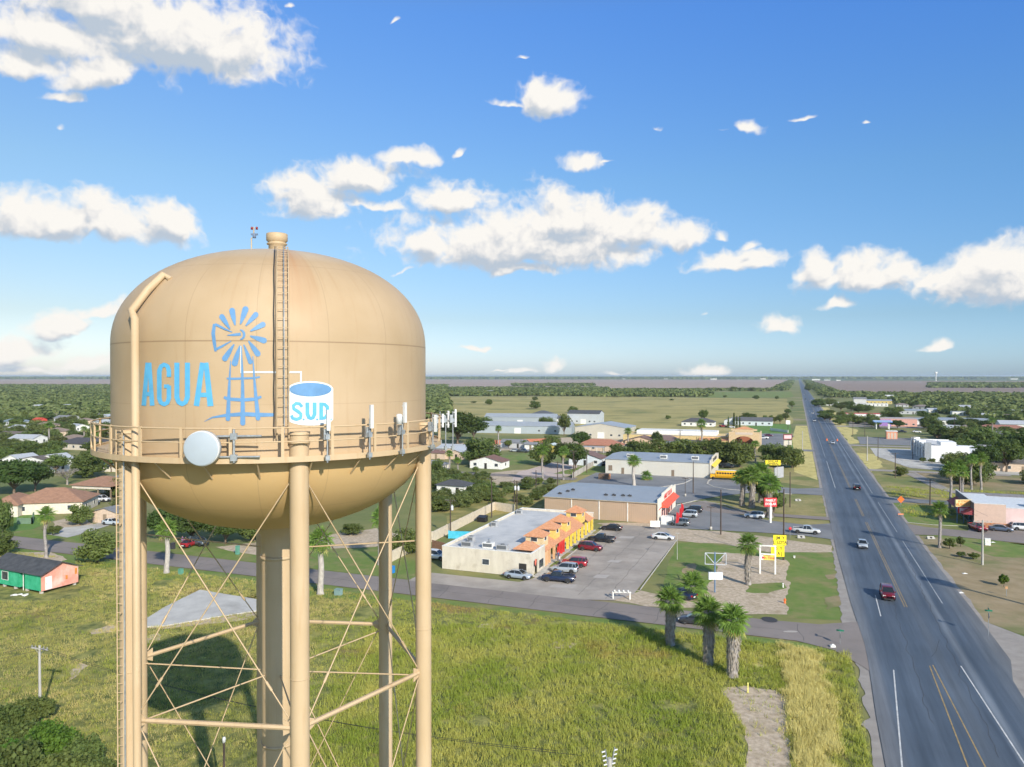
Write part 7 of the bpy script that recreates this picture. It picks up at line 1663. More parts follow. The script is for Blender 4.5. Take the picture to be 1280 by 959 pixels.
def quads_mesh(name, V, m, tri=False):
    k = 3 if tri else 4; n = len(V)//k; me = bpy.data.meshes.new(name); me.vertices.add(len(V)); me.vertices.foreach_set('co', np.asarray(V, dtype=np.float32).ravel())
    me.loops.add(len(V)); me.loops.foreach_set('vertex_index', np.arange(len(V), dtype=np.int32))
    me.polygons.add(n); me.polygons.foreach_set('loop_start', np.arange(n, dtype=np.int32)*k); me.polygons.foreach_set('loop_total', np.full(n, k, dtype=np.int32))
    me.materials.append(m); me.update(calc_edges=True); return me
def leaf_cloud(centers, radii, n_per, size, flat=.8, up=.35, g=rng):
    """leaf-sized quads spread through clump volumes; returns (N*4,3)"""
    C_ = np.repeat(centers, n_per, axis=0); Rr = np.repeat(radii, n_per)
    d = g.normal(size=C_.shape); d /= np.linalg.norm(d, axis=1)[:, None]
    rad = Rr*(.55+.5*g.random(len(Rr)))
    P = C_+d*rad[:, None]*np.array([1,1,flat])
    nrm = d+g.normal(size=d.shape)*.6+np.array([0,0,up]); nrm /= np.linalg.norm(nrm, axis=1)[:, None]
    t = np.cross(nrm, g.normal(size=d.shape)); t /= np.linalg.norm(t, axis=1)[:, None]; b = np.cross(nrm, t)
    s = size*(.6+.8*g.random(len(P)))[:, None]
    V = np.stack([P-t*s-b*s*.6, P+t*s*.6-b*s, P+t*s+b*s*.7, P-t*s*.5+b*s], axis=1)
    return V.reshape(-1, 3)
def crown_centers(n, rx, rz, zc, g=rng, low=.0):
    d = g.normal(size=(n, 3)); d /= np.linalg.norm(d, axis=1)[:, None]; r = (.35+.65*g.random(n)**.5)
    P = d*r[:, None]*np.array([rx, rx, rz]); P[:, 2] = np.where(P[:, 2] < 0, P[:, 2]*(.55+low), P[:, 2]); P[:, 2] += zc; return P
def make_tree(name, h, cw, m, label, nclump=42, nleaf=55, leaf=.22, trunk_h=.3, flat=.75, bark=None, cat='tree', clump=None, twig=False):
    g = np.random.default_rng(abs(hash(name)) % 1000+int(h*10)+int(cw*7)) if False else np.random.default_rng(int(h*100+cw*13+nclump))
    t = empty(name, (0,0,0), 0, label, cat)
    zc = h*(.5+trunk_h*.45) if trunk_h > 0 else h*.42; rz = (h-zc)*.92; rx = cw/2*.85
    C_ = crown_centers(nclump, rx, rz, zc, g); cr = (clump or cw*.15)*(.7+.6*g.random(nclump))
    V = leaf_cloud(C_, cr, nleaf, leaf, flat, g=g)
    me = quads_mesh('crown', V, m); o = bpy.data.objects.new('crown', me); COL.objects.link(o); o.parent = t
    b = MB(); r0 = max(.12, h*.028); th = max(.6, h*abs(trunk_h)*.6)
    b.tube([(0,0,-.2),(.05,.02,th*.5),(.0,.05,th)], [r0*1.3, r0, r0*.85], 8)
    idx = g.choice(nclump, size=min(nclump, 12), replace=False)
    for i in idx:
        p = C_[i]; mid = (p[0]*.45, p[1]*.45, th+(p[2]-th)*.45+.2); b.tube([(0,.05,th*.9), mid, tuple(p)], [r0*.6, r0*.35, r0*.12], 6)
    b.build('trunk', bark or M_BARK, t); return t
def make_bare(name, h, cw, label):
    t = empty(name, (0,0,0), 0, label, 'tree'); b = MB(); g = random.Random(5)
    def br(p, d, L_, r, k):
        q = (p[0]+d[0]*L_, p[1]+d[1]*L_, p[2]+d[2]*L_); b.tube([p, q], [r, r*.6], 5 if k < 2 else 3, caps=False, mi=0)
        if k < 5:
            for _ in range(3 if k else 6):
                e = Vector((d[0]+g.uniform(-.8,.8), d[1]+g.uniform(-.8,.8), d[2]*.6+g.uniform(0,.45))).normalized(); br(q, tuple(e), L_*.74, r*.62, k+1)
    br((0,0,0), (0,0,1), h*.2, .16, 0)
    b.build('branches', M_TWIG, t); s = max(max(abs(v[0]), abs(v[1])) for v in b.v); return t
def make_palm(name, h, tr, cr, label, m=M_PALM, fronds=44, skirt=1.0, tm=None, stub=False, seed=1, seg=13, taper=.75):
    g = random.Random(seed); t = empty(name, (0,0,0), 0, label, 'palm tree')
    b = MB(); k = 14; pts = [(.12*math.sin(i*.5+seed)*h/10, .08*math.cos(i*.4)*h/10, h*i/k) for i in range(k+1)]
    rad = [tr*(1.25 if i == 0 else (1-(1-taper)*i/k))*(1+.06*g.uniform(-1,1)) for i in range(k+1)]
    b.tube(pts, rad, 14); b.build('trunk', tm or M_PTR, t); top = Vector(pts[-1])
    if skirt:      # old leaf bases and hanging dead fronds
        s = MB(); z0 = h*(1-.92*skirt) if skirt > .5 else h*(1-skirt)
        n = int(60+260*skirt)
        for i in range(n):
            a = g.uniform(0, 6.283); z = g.uniform(z0, h); f = z/h; r = tr*(1.0-(1-taper)*f)*1.0; L_ = g.uniform(.35,.8); w = g.uniform(.05,.13)
            ca, sa = math.cos(a), math.sin(a); j = min(k-1, int(f*k)); cx, cy = pts[j][0], pts[j][1]
            o1, o2 = r*.95, r+g.uniform(.06,.26)
            s.add([(cx+ca*o1-sa*w, cy+sa*o1+ca*w, z), (cx+ca*o1+sa*w, cy+sa*o1-ca*w, z), (cx+ca*o2+sa*w*.5, cy+sa*o2-ca*w*.5, z-L_), (cx+ca*o2-sa*w*.5, cy+sa*o2+ca*w*.5, z-L_)], [(0,1,2,3)])
        s.build('dead_frond_skirt', M_PDEAD if tm is None else tm, t)
    fr = MB()
    for i in range(fronds):
        a = i*2.39996+g.uniform(-.2,.2); f = (i+.5)/fronds; el = R(86-f*142+g.uniform(-8,8)); Lp = cr*.46*(.75+.45*g.random()); Lf = cr*.66*(.85+.25*g.random())
        d = Vector((math.cos(a)*math.cos(el), math.sin(a)*math.cos(el), math.sin(el))); mi = 1 if f > .93 else (2 if f > .985 else 0)
        st = top+Vector((0,0,.05)); hub = st+d*Lp+Vector((0,0,-.10*Lp)); side = d.cross(Vector((0,0,1))).normalized() if abs(d.z) < .99 else Vector((1,0,0)); up = side.cross(d).normalized()
        w = .022; fr.add([st-side*w, st+side*w, hub+side*w, hub-side*w], [(0,1,2,3)], mi)
        for q in range(seg):
            th = R(-112+224*q/(seg-1)); th2 = th+R(5.6); th0 = th-R(5.6)
            ln = Lf*(1-.30*abs(th)/R(112))*g.uniform(.88,1.08); dd = (d*math.cos(th)+side*math.sin(th)); drp = up*(-.10*ln*(1+abs(math.sin(th))))+Vector((0,0,-.10*ln))
            m1 = hub+(d*math.cos(th0)+side*math.sin(th0))*ln*.55; m2 = hub+(d*math.cos(th2)+side*math.sin(th2))*ln*.55; mid = hub+dd*ln*.58+up*.05*ln
            tip = hub+dd*ln+drp
            fr.add([hub, m1, mid, m2, tip], [(0,1,2),(0,2,3),(1,4,2),(2,4,3)], mi)
    fr.build('fan_crown', [m, M_PYEL, M_PDEAD], t); return t
def ph(px, py, top): b = G(px, py); return (py-top)/F*b.y
def place_palm(proto, hp, px, py, top, rz, label, w=1.0, group='fan palms'):
    h = ph(px, py, top); s = h/hp
    return inst(proto, G(px, py), rz, (s*w, s*w, s), label, group)
# nearest palms, modelled one by one in three sizes
pA = make_palm('fan_palm', 6.8, .62, 2.45, '', taper=1.4, fronds=46, seed=3, seg=15); pB = make_palm('fan_palm', 6.7, .56, 2.3, '', taper=1.3, fronds=42, seed=8, seg=15); pC = make_palm('fan_palm', 6.8, .58, 2.25, '', taper=1.3, fronds=44, seed=12, seg=15)
place_palm(pA, 9.0, 838, 806, 733, 0, 'leftmost of the three stout palms below the side street')
place_palm(pB, 8.8, 885.5, 831, 744, 1.0, 'middle of the three stout palms below the side street')
place_palm(pC, 8.7, 916, 846, 755, 2.0, 'right hand stout palm of the three, nearest the bare patch')
pD = make_palm('fan_palm', 6.4, .40, 2.0, '', fronds=40, seed=21, skirt=.9, taper=1.15)
place_palm(pD, 8.3, 935, 731, 665, 0, 'palm with a ragged grey trunk standing between the sign frames')
pE = make_palm('bush_palm', 1.3, .35, 2.1, '', fronds=36, seed=31, skirt=.9); place_palm(pE, 2.9, 866, 745, 716, 0, 'short bushy palm beside the leftmost stout palm')
pF = make_palm('fan_palm', 7.4, .58, 2.5, '', fronds=44, seed=41, skirt=1.0)
for i, (x, y, tp, lb) in enumerate(((928,632,586,'left palm of the dense clump beside the red roadside sign'),(940,634,582,'second palm of the dense clump beside the red sign'),(951,628,578,'back palm of the dense clump above the red sign'),(961.5,647,592,'palm with a ragged trunk directly behind the red sign'))):
    place_palm(pF, 9.6, x, y, tp, i*1.3, lb, 1.15)
pG = make_palm('fan_palm', 8.4, .30, 1.9, '', fronds=38, seed=51, skirt=.25, m=M_PALM)
M_PW = mat('whitewashed_trunk', (.34,.31,.28), (.52,.48,.43), scale=3, stretch=(1,1,.5), detail=6, rough=.9, bump=.04, bscale=9)
pW = make_palm('fan_palm', 7.2, .42, 2.0, '', fronds=40, seed=61, skirt=.15, tm=M_PW, taper=.8)
for i, (x, y, tp, lb, w) in enumerate(((401,743,662,'white-trunked palm in the grass right of the riser pipe',1.0),(209,716,651,'white-trunked palm by the street left of the riser pipe',1.0),(475,706,636,'pale trunked palm close behind the right rear column',.8),(792,607,570,'palm behind the grey roof of the metal shop',1.2),(118,560,538,'pale trunked palm before the charcoal roofed house',1.1))):
    place_palm(pW, 8.6, x, y, tp, i*1.1, lb, w)
pl = [(57,697,634,'slender palm casting its shadow on the street at the left',1.0),(61.5,552,528,'pale trunked palm among far trees at the left',1.4),(105,554,533,'palm beside the charcoal roofed house left of the tower',1.3),
 (877,562,524,'single tall palm rising behind the yellow restaurant wall',1.0),(562,590,563,'palm above the dark blue car right of the tower',1.2),(623,556,532,'palm before the long grey metal shed',1.2),
 (678,604,556,'tall palm standing in the pink gravel drive',.9),(704,600,558,'palm in front of the pale blue cottage',1.0),(1174.7,685,627,'lone palm on the verge right of the highway',1.05),
 (1188,636,578,'leftmost tall palm of the row right of the highway',.95),(1200,630,575,'second tall palm of the row right of the highway',.9),(1203,634,582,'third tall palm tucked beside the second right of the highway',.9),
 (1214,612,568,'fourth tall palm of the row near the woods',.95),(1226,612,566,'rightmost tall palm of the row near the woods',.95),(944,578,551,'small dark palm beside the restaurant entrance tower',1.3),
 (785,561,535,'palm at the left gable of the peach stucco house',1.2),(1240,545,522,'palm amid the woods at the right',1.2),(572,596,572,'small leaning palm by the maroon roofed cottage',1.3)]
for i, (x, y, tp, lb, w) in enumerate(pl): place_palm(pG, 9.9, x, y, tp, i*.9, lb, w)
inst(pE, G(808,600), 1, (1.1,1.1,1.0), 'short bushy palm on the dry lawn behind the metal shop', 'fan palms')
inst(pG, Vector((80.7,109.6,0)), 2, 1.12, 'palm just beyond the right edge of the photo whose shadow crosses the verge', 'fan palms')
# dark slim cypresses
cy = empty('cypress', (0,0,0), 0, '', 'tree'); g_ = np.random.default_rng(3)
Cc = np.array([[0,0,z] for z in np.linspace(.8,9.2,22)]); V = leaf_cloud(Cc, np.array([.9*(1-(z/11)**2) for z in np.linspace(.8,9.2,22)]), 40, .16, 1.2, g=g_)
o = bpy.data.objects.new('crown', quads_mesh('crown', V, M_LF_DK)); COL.objects.link(o); o.parent = cy; MB().tube([(0,0,0),(0,0,9)], [.15,.04], 6).build('trunk', M_BARK, cy)
for i, (x, tp, lb) in enumerate(((910.4,520,'leftmost dark slim cypress by the pale house'),(917.5,515,'tallest dark slim cypress in the row by the pale house'),(921,519,'third dark slim cypress in the row by the pale house'),(924.5,519,'rightmost dark slim cypress in the row by the pale house'))):
    s = ph(x, 535, tp)/10; inst(cy, G(x,535), i, (s*1.1,s*1.1,s), lb, 'cypresses')

# broadleaf trees -------------------------------------------------
T1 = make_tree('oak_tree', 8.0, 9.0, M_LF_DK, '', 60, 70, .20)
T2 = make_tree('mesquite_tree', 6.0, 8.0, M_LF_MD, '', 70, 60, .17, -.25, .9, clump=1.0)
T3 = make_tree('ash_tree', 8.0, 7.0, M_LF_MD, '', 46, 60, .20, .3, .9)
T4 = make_tree('mesquite_tree', 5.0, 7.0, M_LF_LT, '', 60, 55, .17, -.3, .9, clump=.9)
T5 = make_tree('shrub', 2.4, 3.2, M_LF_MD, '', 30, 60, .11, .1, .8, cat='shrub')
T6 = make_tree('shrub', 2.2, 3.0, M_LF_BR, '', 30, 60, .11, .1, .8, cat='shrub')
DIM = {T1.name:(9,8), T2.name:(8,6), T3.name:(7,8), T4.name:(7,5), T5.name:(3.2,2.4), T6.name:(3.0,2.2)}
PT = {1:T1,2:T2,3:T3,4:T4,5:T5,6:T6}; DD = {1:(9,8),2:(8,6),3:(7,8),4:(7,5),5:(3.2,2.4),6:(3.0,2.2)}
def tree(k, px, py, wpx, hpx, label, group=None):
    b = G(px, py); w = wpx/F*b.y; h = hpx/F*b.y; s = (w/DD[k][0], w/DD[k][0], h/DD[k][1])
    return inst(PT[k], b, random.uniform(0,6.28), s, label, group or ('shrubs' if k > 4 else 'trees'))
bt = make_bare('bare_tree', 6, 7, 'leafless grey tree between the two brown-roofed houses'); b_ = G(84,606); bt.location = b_; bt.scale = (2.3,2.3,1.5)
NT = [
 (1,18,618,66,42,'large dark tree behind the brown hip-roofed house'),(1,44,614,40,36,'right lobe tree of the dark clump behind the brown hip roof'),
 (2,108,597,46,32,'round green tree above the bare grey tree'),(3,70,592,32,24,'green tree beside the white outbuilding at the left'),(2,3,668,28,46,'tree at the left edge before the brown hip-roofed house'),
 (2,100,656,32,26,'rounded tree beside the driveway at the left'),(2,122,703,52,42,'bushy tree with reddish tips before the left column'),(2,0,694,40,30,'tree cut by the left edge above the green cottage'),
 (2,145,622,24,24,'tree behind the left column beside the carport'),(3,139,590,22,26,'tree against the left column above the cream shed'),(6,126,652,12,7,'yellow-green bush before the tan outbuilding'),
 (5,66,668,22,10,'grey-green bushes beside the left slender palm'),(1,202,676,40,40,'dark tree at the left of the group under the tank'),(1,240,676,52,34,'widest dark tree of the group under the tank'),(1,282,680,48,36,'dark tree beside the riser under the tank'),
 (2,318,676,40,34,'dark tree left of the riser behind the street'),(2,506,692,44,30,'green tree between the right columns above the street'),(2,440,668,30,14,'small tree behind the lawn right of the front column'),
 (2,600,581,52,34,'big green tree beside the maroon-roofed cottage'),(1,572,556,56,40,'large dark green tree mass beside the railing antennas'),(1,592,550,36,28,'round tree right of the large dark tree by the antennas'),(3,548,545,28,28,'tree directly right of the tank edge'),
 (2,605,535,30,14,'low wide tree at the pasture edge'),(2,545,600,26,26,'tree left of the maroon-roofed cottage at the tower edge'),(5,606,598,14,9,'green bush before the maroon-roofed cottage'),(5,594,592,9,9,'yellowish bush at the maroon-roofed cottage corner'),
 (1,719,588,34,34,'dark tree beside the pale blue cottage'),(1,703,584,24,30,'dark tree just left of the one by the pale blue cottage'),(2,678,582,34,30,'feathery olive tree behind the tall gravel-drive palm'),(3,705,545,18,28,'tall round dark tree beyond the metal sheds'),
 (2,683,537,26,16,'low tree beside the two-storey white house'),(1,726,560,24,20,'dark round tree in front of the cream barn'),(5,673,606,13,9,'round bush left of the gravel-drive palm'),(5,689,606,12,9,'round bush right of the gravel-drive palm'),
 (2,744,541,14,9,'dark tree beside the cream barn'),(1,763,543,22,16,'dark tree right of the cream barn'),(1,775,543,18,14,'second dark tree right of the cream barn'),(3,636,560,12,10,'round tree before the long metal shed'),(3,655,560,12,10,'round tree along the red fence'),(3,670,560,10,9,'small round tree at the right end of the red fence'),(2,612,557,14,9,'small tree at the left end of the red fence'),(2,690,556,26,12,'low tree behind the yellow house'),
 (2,775,577,36,22,'leftmost tree of the hedge row behind the cream building'),(2,798,572,40,22,'second tree of the hedge row behind the cream building'),(2,825,571,42,22,'third tree of the hedge row behind the cream building'),(2,852,571,42,22,'fourth tree of the hedge row behind the cream building'),(2,878,573,40,24,'fifth tree of the hedge row behind the cream building'),
 (2,902,582,42,34,'tree of the hedge row above the yellow bus'),(2,925,584,40,34,'tree of the hedge row left of the palm clump'),(2,933,570,20,16,'bushy tree before the restaurant arch'),(2,968,582,36,28,'round tree left of the dark roadside sign post'),(2,990,585,34,28,'round tree at the highway side below the dark roadside sign'),(3,956,572,20,16,'tree beside the dark small palm at the restaurant'),
 (1,821,560,14,20,'dark tree against the peach stucco house'),(3,795,545,16,10,'round bushy tree behind the peach stucco house'),(3,858,552,12,12,'round tree beside the transformer pole'),(3,880,528,14,16,'tree behind the black hip-roofed house'),(2,936,524,22,8,'low green tree behind the long pale house'),(2,835,524,8,5,'small dark bush in the pasture behind the white house'),
 (1,955,630,40,36,'dark tree filling in behind the palm clump'),(5,967,640,30,26,'leafy bush beside the red sign post'),
 (2,669,511,16,10,'wide flat tree alone in the middle of the pasture'),(2,716,516,14,8,'wide tree at the right of the pasture'),(2,611,506,10,7,'lone tree at the left of the pasture'),(2,669,500.5,8,5,'far small tree in the pasture'),(5,592,504,8,2.5,'low dark bush in the pasture'),(5,840,501,6,2.5,'dark bush far in the pasture'),(3,916,489,6,6,'single tall tree on the far field edge'),(3,940,489,9,5,'rounded tree on the far field edge'),(3,906,498,5,4,'small dark tree before the far field'),(2,945,499,9,5,'tree on the green field left of the highway'),(2,971,499,6,4,'small tree on the green field near the highway'),
 (2,1126,595,18,12,'small dark tree in the field behind the timber pole'),(5,1154,578,9,6,'round shrub before the white commercial block'),(5,1165,579,9,6,'second shrub before the white commercial block'),(5,1179,579,10,6,'third shrub before the white commercial block'),(5,1190,580,12,6,'fourth shrub before the white commercial block'),
 (2,1196,604,40,24,'low tree behind the tall palm row'),(2,1216,606,44,36,'wide tree behind the tall palm row'),(1,1232,592,36,34,'dark tree left of the dark-roofed house at the right edge'),(1,1258,590,44,40,'large dark tree at the right edge above the shop'),(1,1278,584,40,44,'dark tree cut by the right edge'),
 (3,1172,552,26,22,'tree behind the white commercial block'),(3,1200,556,34,24,'large tree right behind the white commercial block'),(2,1226,562,40,28,'tree mass right of the white commercial block'),(2,1250,560,36,22,'tree behind the white trailer home'),
 (5,1187,686,14,13,'dark shrub right of the lone roadside palm'),(5,1201,683,10,12,'taller shrub beside the white utility box'),(5,1202,696,12,6,'low shrub in front of the white utility box'),(5,1217,699,14,8,'low grey shrub left of the pale concrete pole'),(6,1255,733,12,15,'thin sapling near the right edge of the verge'),
 (2,1074,530,24,11,'dark tree before the red-roofed building'),(2,1092,531,24,11,'second dark tree before the red-roofed building'),(2,1060,528,22,12,'leafy tree at the left end of the red-roofed building'),(2,1104,529,18,9,'tree between the red-roofed and salmon buildings'),
 (2,1024,508,20,10,'roadside tree up the highway on the right'),(2,1037,506,18,8,'second roadside tree up the highway on the right'),(2,1010,489,9,10,'tree close to the highway near the horizon'),(2,1078,514,28,9,'dark hedge-like tree before the grey tall building'),
 (3,985,519,9,8,'tree at the left verge of the far highway'),(3,990,511,8,10,'taller tree at the left verge of the far highway'),(3,982,527,10,11,'round tree left of the far highway by the golden grass'),(3,975,530,10,12,'tree beside the round one left of the far highway'),(3,964,529,8,10,'small tree at the white fence'),(3,956,530,8,11,'small tree left of the white fence'),(3,968,530,7,9,'third small tree near the white fence'),
 (5,711,357*0+650,0.1,.1,'x')]
NT = NT[:-1]
for q in NT: tree(*q)
# left-bottom thicket, close to the camera
LB = [(1,-6,925,58,44,3,'dark'),(2,22,952,64,46,6,'mid'),(6,62,962,70,60,6,'bright'),(5,40,905,50,34,2,'a'),(2,96,968,60,44,4,'b'),(5,118,985,52,40,2,'c'),(6,20,975,60,52,2,'d'),(4,136,1000,54,50,2,'e'),(2,80,1010,80,70,4,'f'),(2,10,1010,90,80,4,'g')]
M_LB = ['darkest shrubby tree at the left edge of the lower thicket','mid green tree at the top of the lower left thicket','bright green tree in the centre of the lower left thicket','low dark shrub behind the lower left thicket','grey-green tree at the right of the lower left thicket','small shrub at the right end of the lower left thicket','bright yellow-green bush at the bottom left edge','olive bush by the ladder foot at the bottom','tree at the bottom of the frame in the left thicket','tree in the bottom left corner']
TN = make_tree('thicket_tree', 4.0, 6.0, M_LF_MD, '', 70, 110, .13, .1, .85); TN2 = make_tree('thicket_tree', 4.0, 6.0, M_LF_BR, '', 70, 110, .13, .1, .85)
for (k, px, py, w, h, _, _2), lb in zip(LB, M_LB):
    b = G(px, py); W_, H_ = w/F*b.y, h/F*b.y
    inst(TN2 if k == 6 else TN, b, random.uniform(0,6), (W_/6, W_/6, H_/4), lb, 'thicket shrubs')
# trees between the far houses: copies placed along loose rows -----
def seg_free(p, lst, r):
    return all((p.x-q.x)**2+(p.y-q.y)**2 > r*r for q in lst)
HOUSES = [Vector(o.location) for o in bpy.data.objects if o.parent is None and o.get('category') in ('house','shop','shed','barn','building','restaurant','carport','outbuilding','shops')]
def scatter(poly, n, ks, hr, wr, label, group, rmin=6, house_r=13, seed=1):
    g = random.Random(seed); xs = [p.x for p in poly]; ys = [p.y for p in poly]; out = []; tries = 0
    while len(out) < n and tries < n*40:
        tries += 1; p = Vector((g.uniform(min(xs), max(xs)), g.uniform(min(ys), max(ys)), 0))
        c = False; j = len(poly)-1
        for i in range(len(poly)):
            a, b = poly[i], poly[j]
            if (a.y > p.y) != (b.y > p.y) and p.x < (b.x-a.x)*(p.y-a.y)/(b.y-a.y)+a.x: c = not c
            j = i
        if not c or not seg_free(p, out, rmin) or not seg_free(p, HOUSES, house_r): continue
        out.append(p); k = g.choice(ks); h = g.uniform(*hr); w = g.uniform(*wr)
        inst(PT[k], p, g.uniform(0,6.28), (w/DD[k][0], w/DD[k][0], h/DD[k][1]), label, group)
scatter([G(-40,600),G(150,590),G(150,523),G(-40,523)], 86, [4,2,2,4,3], (4.0,7), (8,13), 'green tree among the houses left of the tank', 'trees among the houses left of the tank', 8, 13, 2)
scatter([G(145,680),G(145,600),G(330,600),G(330,664)], 10, [2,3], (5,8), (6,10), 'tree in the yards hidden mostly behind the tank bowl', 'trees behind the tank bowl', 8, 10, 3)
scatter([G(540,640),G(545,596),G(600,600),G(612,618),G(590,634)], 34, [2,4], (2.5,4), (5,8), 'low mesquite tree in the scrub around the small charcoal-roofed cottage', 'mesquites in the scrub by the cottage', 4, 7, 4)
scatter([G(610,630),G(630,606),G(680,600),G(690,612),G(660,632)], 12, [4,2], (1.8,3), (4,6), 'low mesquite tree in the lot behind the metal shop', 'mesquites behind the metal shop', 5, 6, 5)
scatter([G(1190,600),G(1300,606),G(1300,520),G(1150,530),G(1190,560)], 64, [2,2,4,3,1], (4.5,7.5), (9,13), 'green tree of the wooded housing area right of the white block', 'trees in the wooded area at the right', 8, 16, 6)
scatter([G(1030,530),G(1180,545),G(1180,522),G(1030,505)], 26, [1,2,3], (5,8), (8,13), 'roadside tree among the shops right of the far highway', 'trees among the shops right of the highway', 12, 20, 7)
# far-off woods: too many to count ---------------------------------
def woods(name, quadfn, n, seed, size=(7,13), hgt_=(4,7), nq=34, m=None, dens=None, leaf=.11):
    g = np.random.default_rng(seed); P = quadfn(g, n); n = len(P)
    w = g.uniform(size[0], size[1], n); h = g.uniform(hgt_[0], hgt_[1], n)
    d = g.normal(size=(n, nq, 3)); d /= np.linalg.norm(d, axis=2)[..., None]; d[..., 2] = np.abs(d[..., 2])*1.0-.15
    rr = .75+.3*g.random((n, nq, 1))
    ctr = P[:, None, :]+d*rr*np.stack([w/2, w/2, h*.62], 1)[:, None, :]+np.array([0,0,1])*(h*.38)[:, None, None]
    nr = d+g.normal(size=d.shape)*.45; nr[..., 2] += .35; nr /= np.linalg.norm(nr, axis=2)[..., None]
    t = np.cross(nr, g.normal(size=d.shape)); t /= np.linalg.norm(t, axis=2)[..., None]; b = np.cross(nr, t)
    s = (w*.17)[:, None, None]*(.6+.7*g.random((n, nq, 1)))
    V = np.stack([ctr-t*s-b*s*.6, ctr+t*s*.6-b*s, ctr+t*s+b*s*.7, ctr-t*s*.5+b*s], axis=2).reshape(-1, 3)
    me = quads_mesh(name, V, m or M_WOODS); o = bpy.data.objects.new(name, me); COL.objects.link(o); return tag(o, kind='stuff')
M_WOODS = mat('woodland_leaves', (.14,.185,.060), (.25,.29,.11), scale=.035, coord='Position', rough=.8, detail=8, transl=.35, spec=.2, c3=(.065,.105,.035), c3scale=.11, c3range=(.5,.62))
def st_area(s0, s1, t0, t1, pw=1.0, holes=(), gap=0.0, gapscale=.004):
    def f(g, n):
        s = s0+(s1-s0)*g.random(n)**pw
        a, b = (t0(s), t1(s)) if callable(t0) else (np.full(n, t0), np.full(n, t1)); t = a+(b-a)*g.random(n)
        P = np.stack([s*math.sin(RA)+t*math.cos(RA), s*math.cos(RA)-t*math.sin(RA), np.zeros(n)], 1)
        keep = np.ones(n, bool)
        for (h0, h1, g0, g1) in holes: keep &= ~((s > h0) & (s < h1) & (t > g0) & (t < g1))
        if gap:
            q = np.array([mnoise.noise(Vector((p[0]*gapscale, p[1]*gapscale, .3))) for p in P]); keep &= q > -1+gap*1.0
        return P[keep]
    return f
def px_area(x0, x1, y0, y1, pw=1.0):     # uniform over the ground seen between two bearings and two distances
    def f(g, n):
        Y0, Y1 = CH*F/(y1-HZ), CH*F/(y0-HZ); u = g.random(n)
        Y = Y0+(Y1-Y0)*u**pw; X = (x0+(x1-x0)*g.random(n)-640)/F*Y
        return np.stack([X, Y, np.zeros(n)], 1)
    return f
woods('woodland', px_area(-120, 560, 482.0, 524, 1.35), 12000, 21, (9,15), (4.5,7.5), 26)
woods('woodland', px_area(530, 760, 486, 495, 1.2), 2600, 22, (9,15), (4.5,7.5), 28)
woods('woodland', px_area(740, 890, 488, 496, 1.2), 1100, 23, (9,15), (4.5,7), 28)
woods('woodland', px_area(880, 985, 487.5, 489.2, 1), 90, 24, (10,16), (5,7), 28)
woods('woodland', px_area(640, 742, 481.2, 483, 1), 420, 25, (12,20), (6,9), 28)
woods('woodland', st_area(520, 1560, lambda s: 150+0*s-(s-520)*.08, lambda s: 900+s*.9), 8500, 27, (9,15), (5,8.5), 30)
woods('woodland', st_area(1300, 6000, 38, 75, 1.2), 800, 29, (9,15), (6,10), 24)
woods('woodland', st_area(1900, 6000, -60, -22, 1.2), 700, 30, (9,15), (6,9), 24)
woods('woodland', px_area(1162, 1420, 479.5, 485, 1), 1500, 33, (14,24), (6,9), 22)
def horizon(g, n):
    u = g.random(n); Y = 8300*(17000/8300)**u; X = (g.uniform(-220, 1500, n)-640)/F*Y
    P = np.stack([X, Y, np.zeros(n)], 1); s = X*math.sin(RA)+Y*math.cos(RA); t = X*math.cos(RA)-Y*math.sin(RA)
    return P[(np.abs(t-15) > 30)]
woods('horizon_woods', horizon, 12000, 31, (50,110), (9,15), 12)
# grass standing in the near field ---------------------------------
def grass(name, n, seed, pred, h, m, spread=.22, blades=7, bw=.035):
    g = np.random.default_rng(seed); P = pred(g, n); n = len(P)
    B = np.repeat(P, blades, axis=0); N_ = len(B)
    a = g.random(N_)*6.283; hh = g.uniform(h[0], h[1], N_)*np.repeat(.7+.6*g.random(n), blades)
    off = g.normal(size=(N_, 2))*spread; B = B.copy(); B[:, 0] += off[:, 0]; B[:, 1] += off[:, 1]
    dx, dy = np.cos(a), np.sin(a); lean = hh*g.uniform(.15,.6,N_); la = g.random(N_)*6.283
    w = bw*(.6+.8*g.random(N_))
    p0 = B+np.stack([dx*w, dy*w, 0*w], 1); p1 = B-np.stack([dx*w, dy*w, 0*w], 1); p2 = B+np.stack([np.cos(la)*lean, np.sin(la)*lean, hh], 1)
    V = np.stack([p0, p1, p2], 1).reshape(-1, 3)
    o = bpy.data.objects.new(name, quads_mesh(name, V, m, tri=True)); COL.objects.link(o); return tag(o, kind='stuff')
M_GR = mat('field_grass_blades', (.30,.37,.060), (.52,.50,.13), scale=.10, coord='Position', rough=.85, detail=9, transl=.3, spec=.15, c3=(.48,.33,.12), c3scale=.06, c3range=(.58,.72), contrast=(.38,.62))
M_GG = mat('golden_grass_blades', (.62,.55,.20), (.78,.70,.30), scale=.5, coord='Position', rough=.8, transl=.3, spec=.15)
def noise_keep(P, sc, th, z=0.0):
    q = np.array([mnoise.noise(Vector((p[0]*sc, p[1]*sc, z))) for p in P]); return P[q > th]
def inpoly(P, poly):
    c = np.zeros(len(P), bool); j = len(poly)-1
    for i in range(len(poly)):
        a, b = poly[i], poly[j]; m_ = ((a.y > P[:,1]) != (b.y > P[:,1])) & (P[:,0] < (b.x-a.x)*(P[:,1]-a.y)/(b.y-a.y+1e-9)+a.x); c ^= m_; j = i
    return c
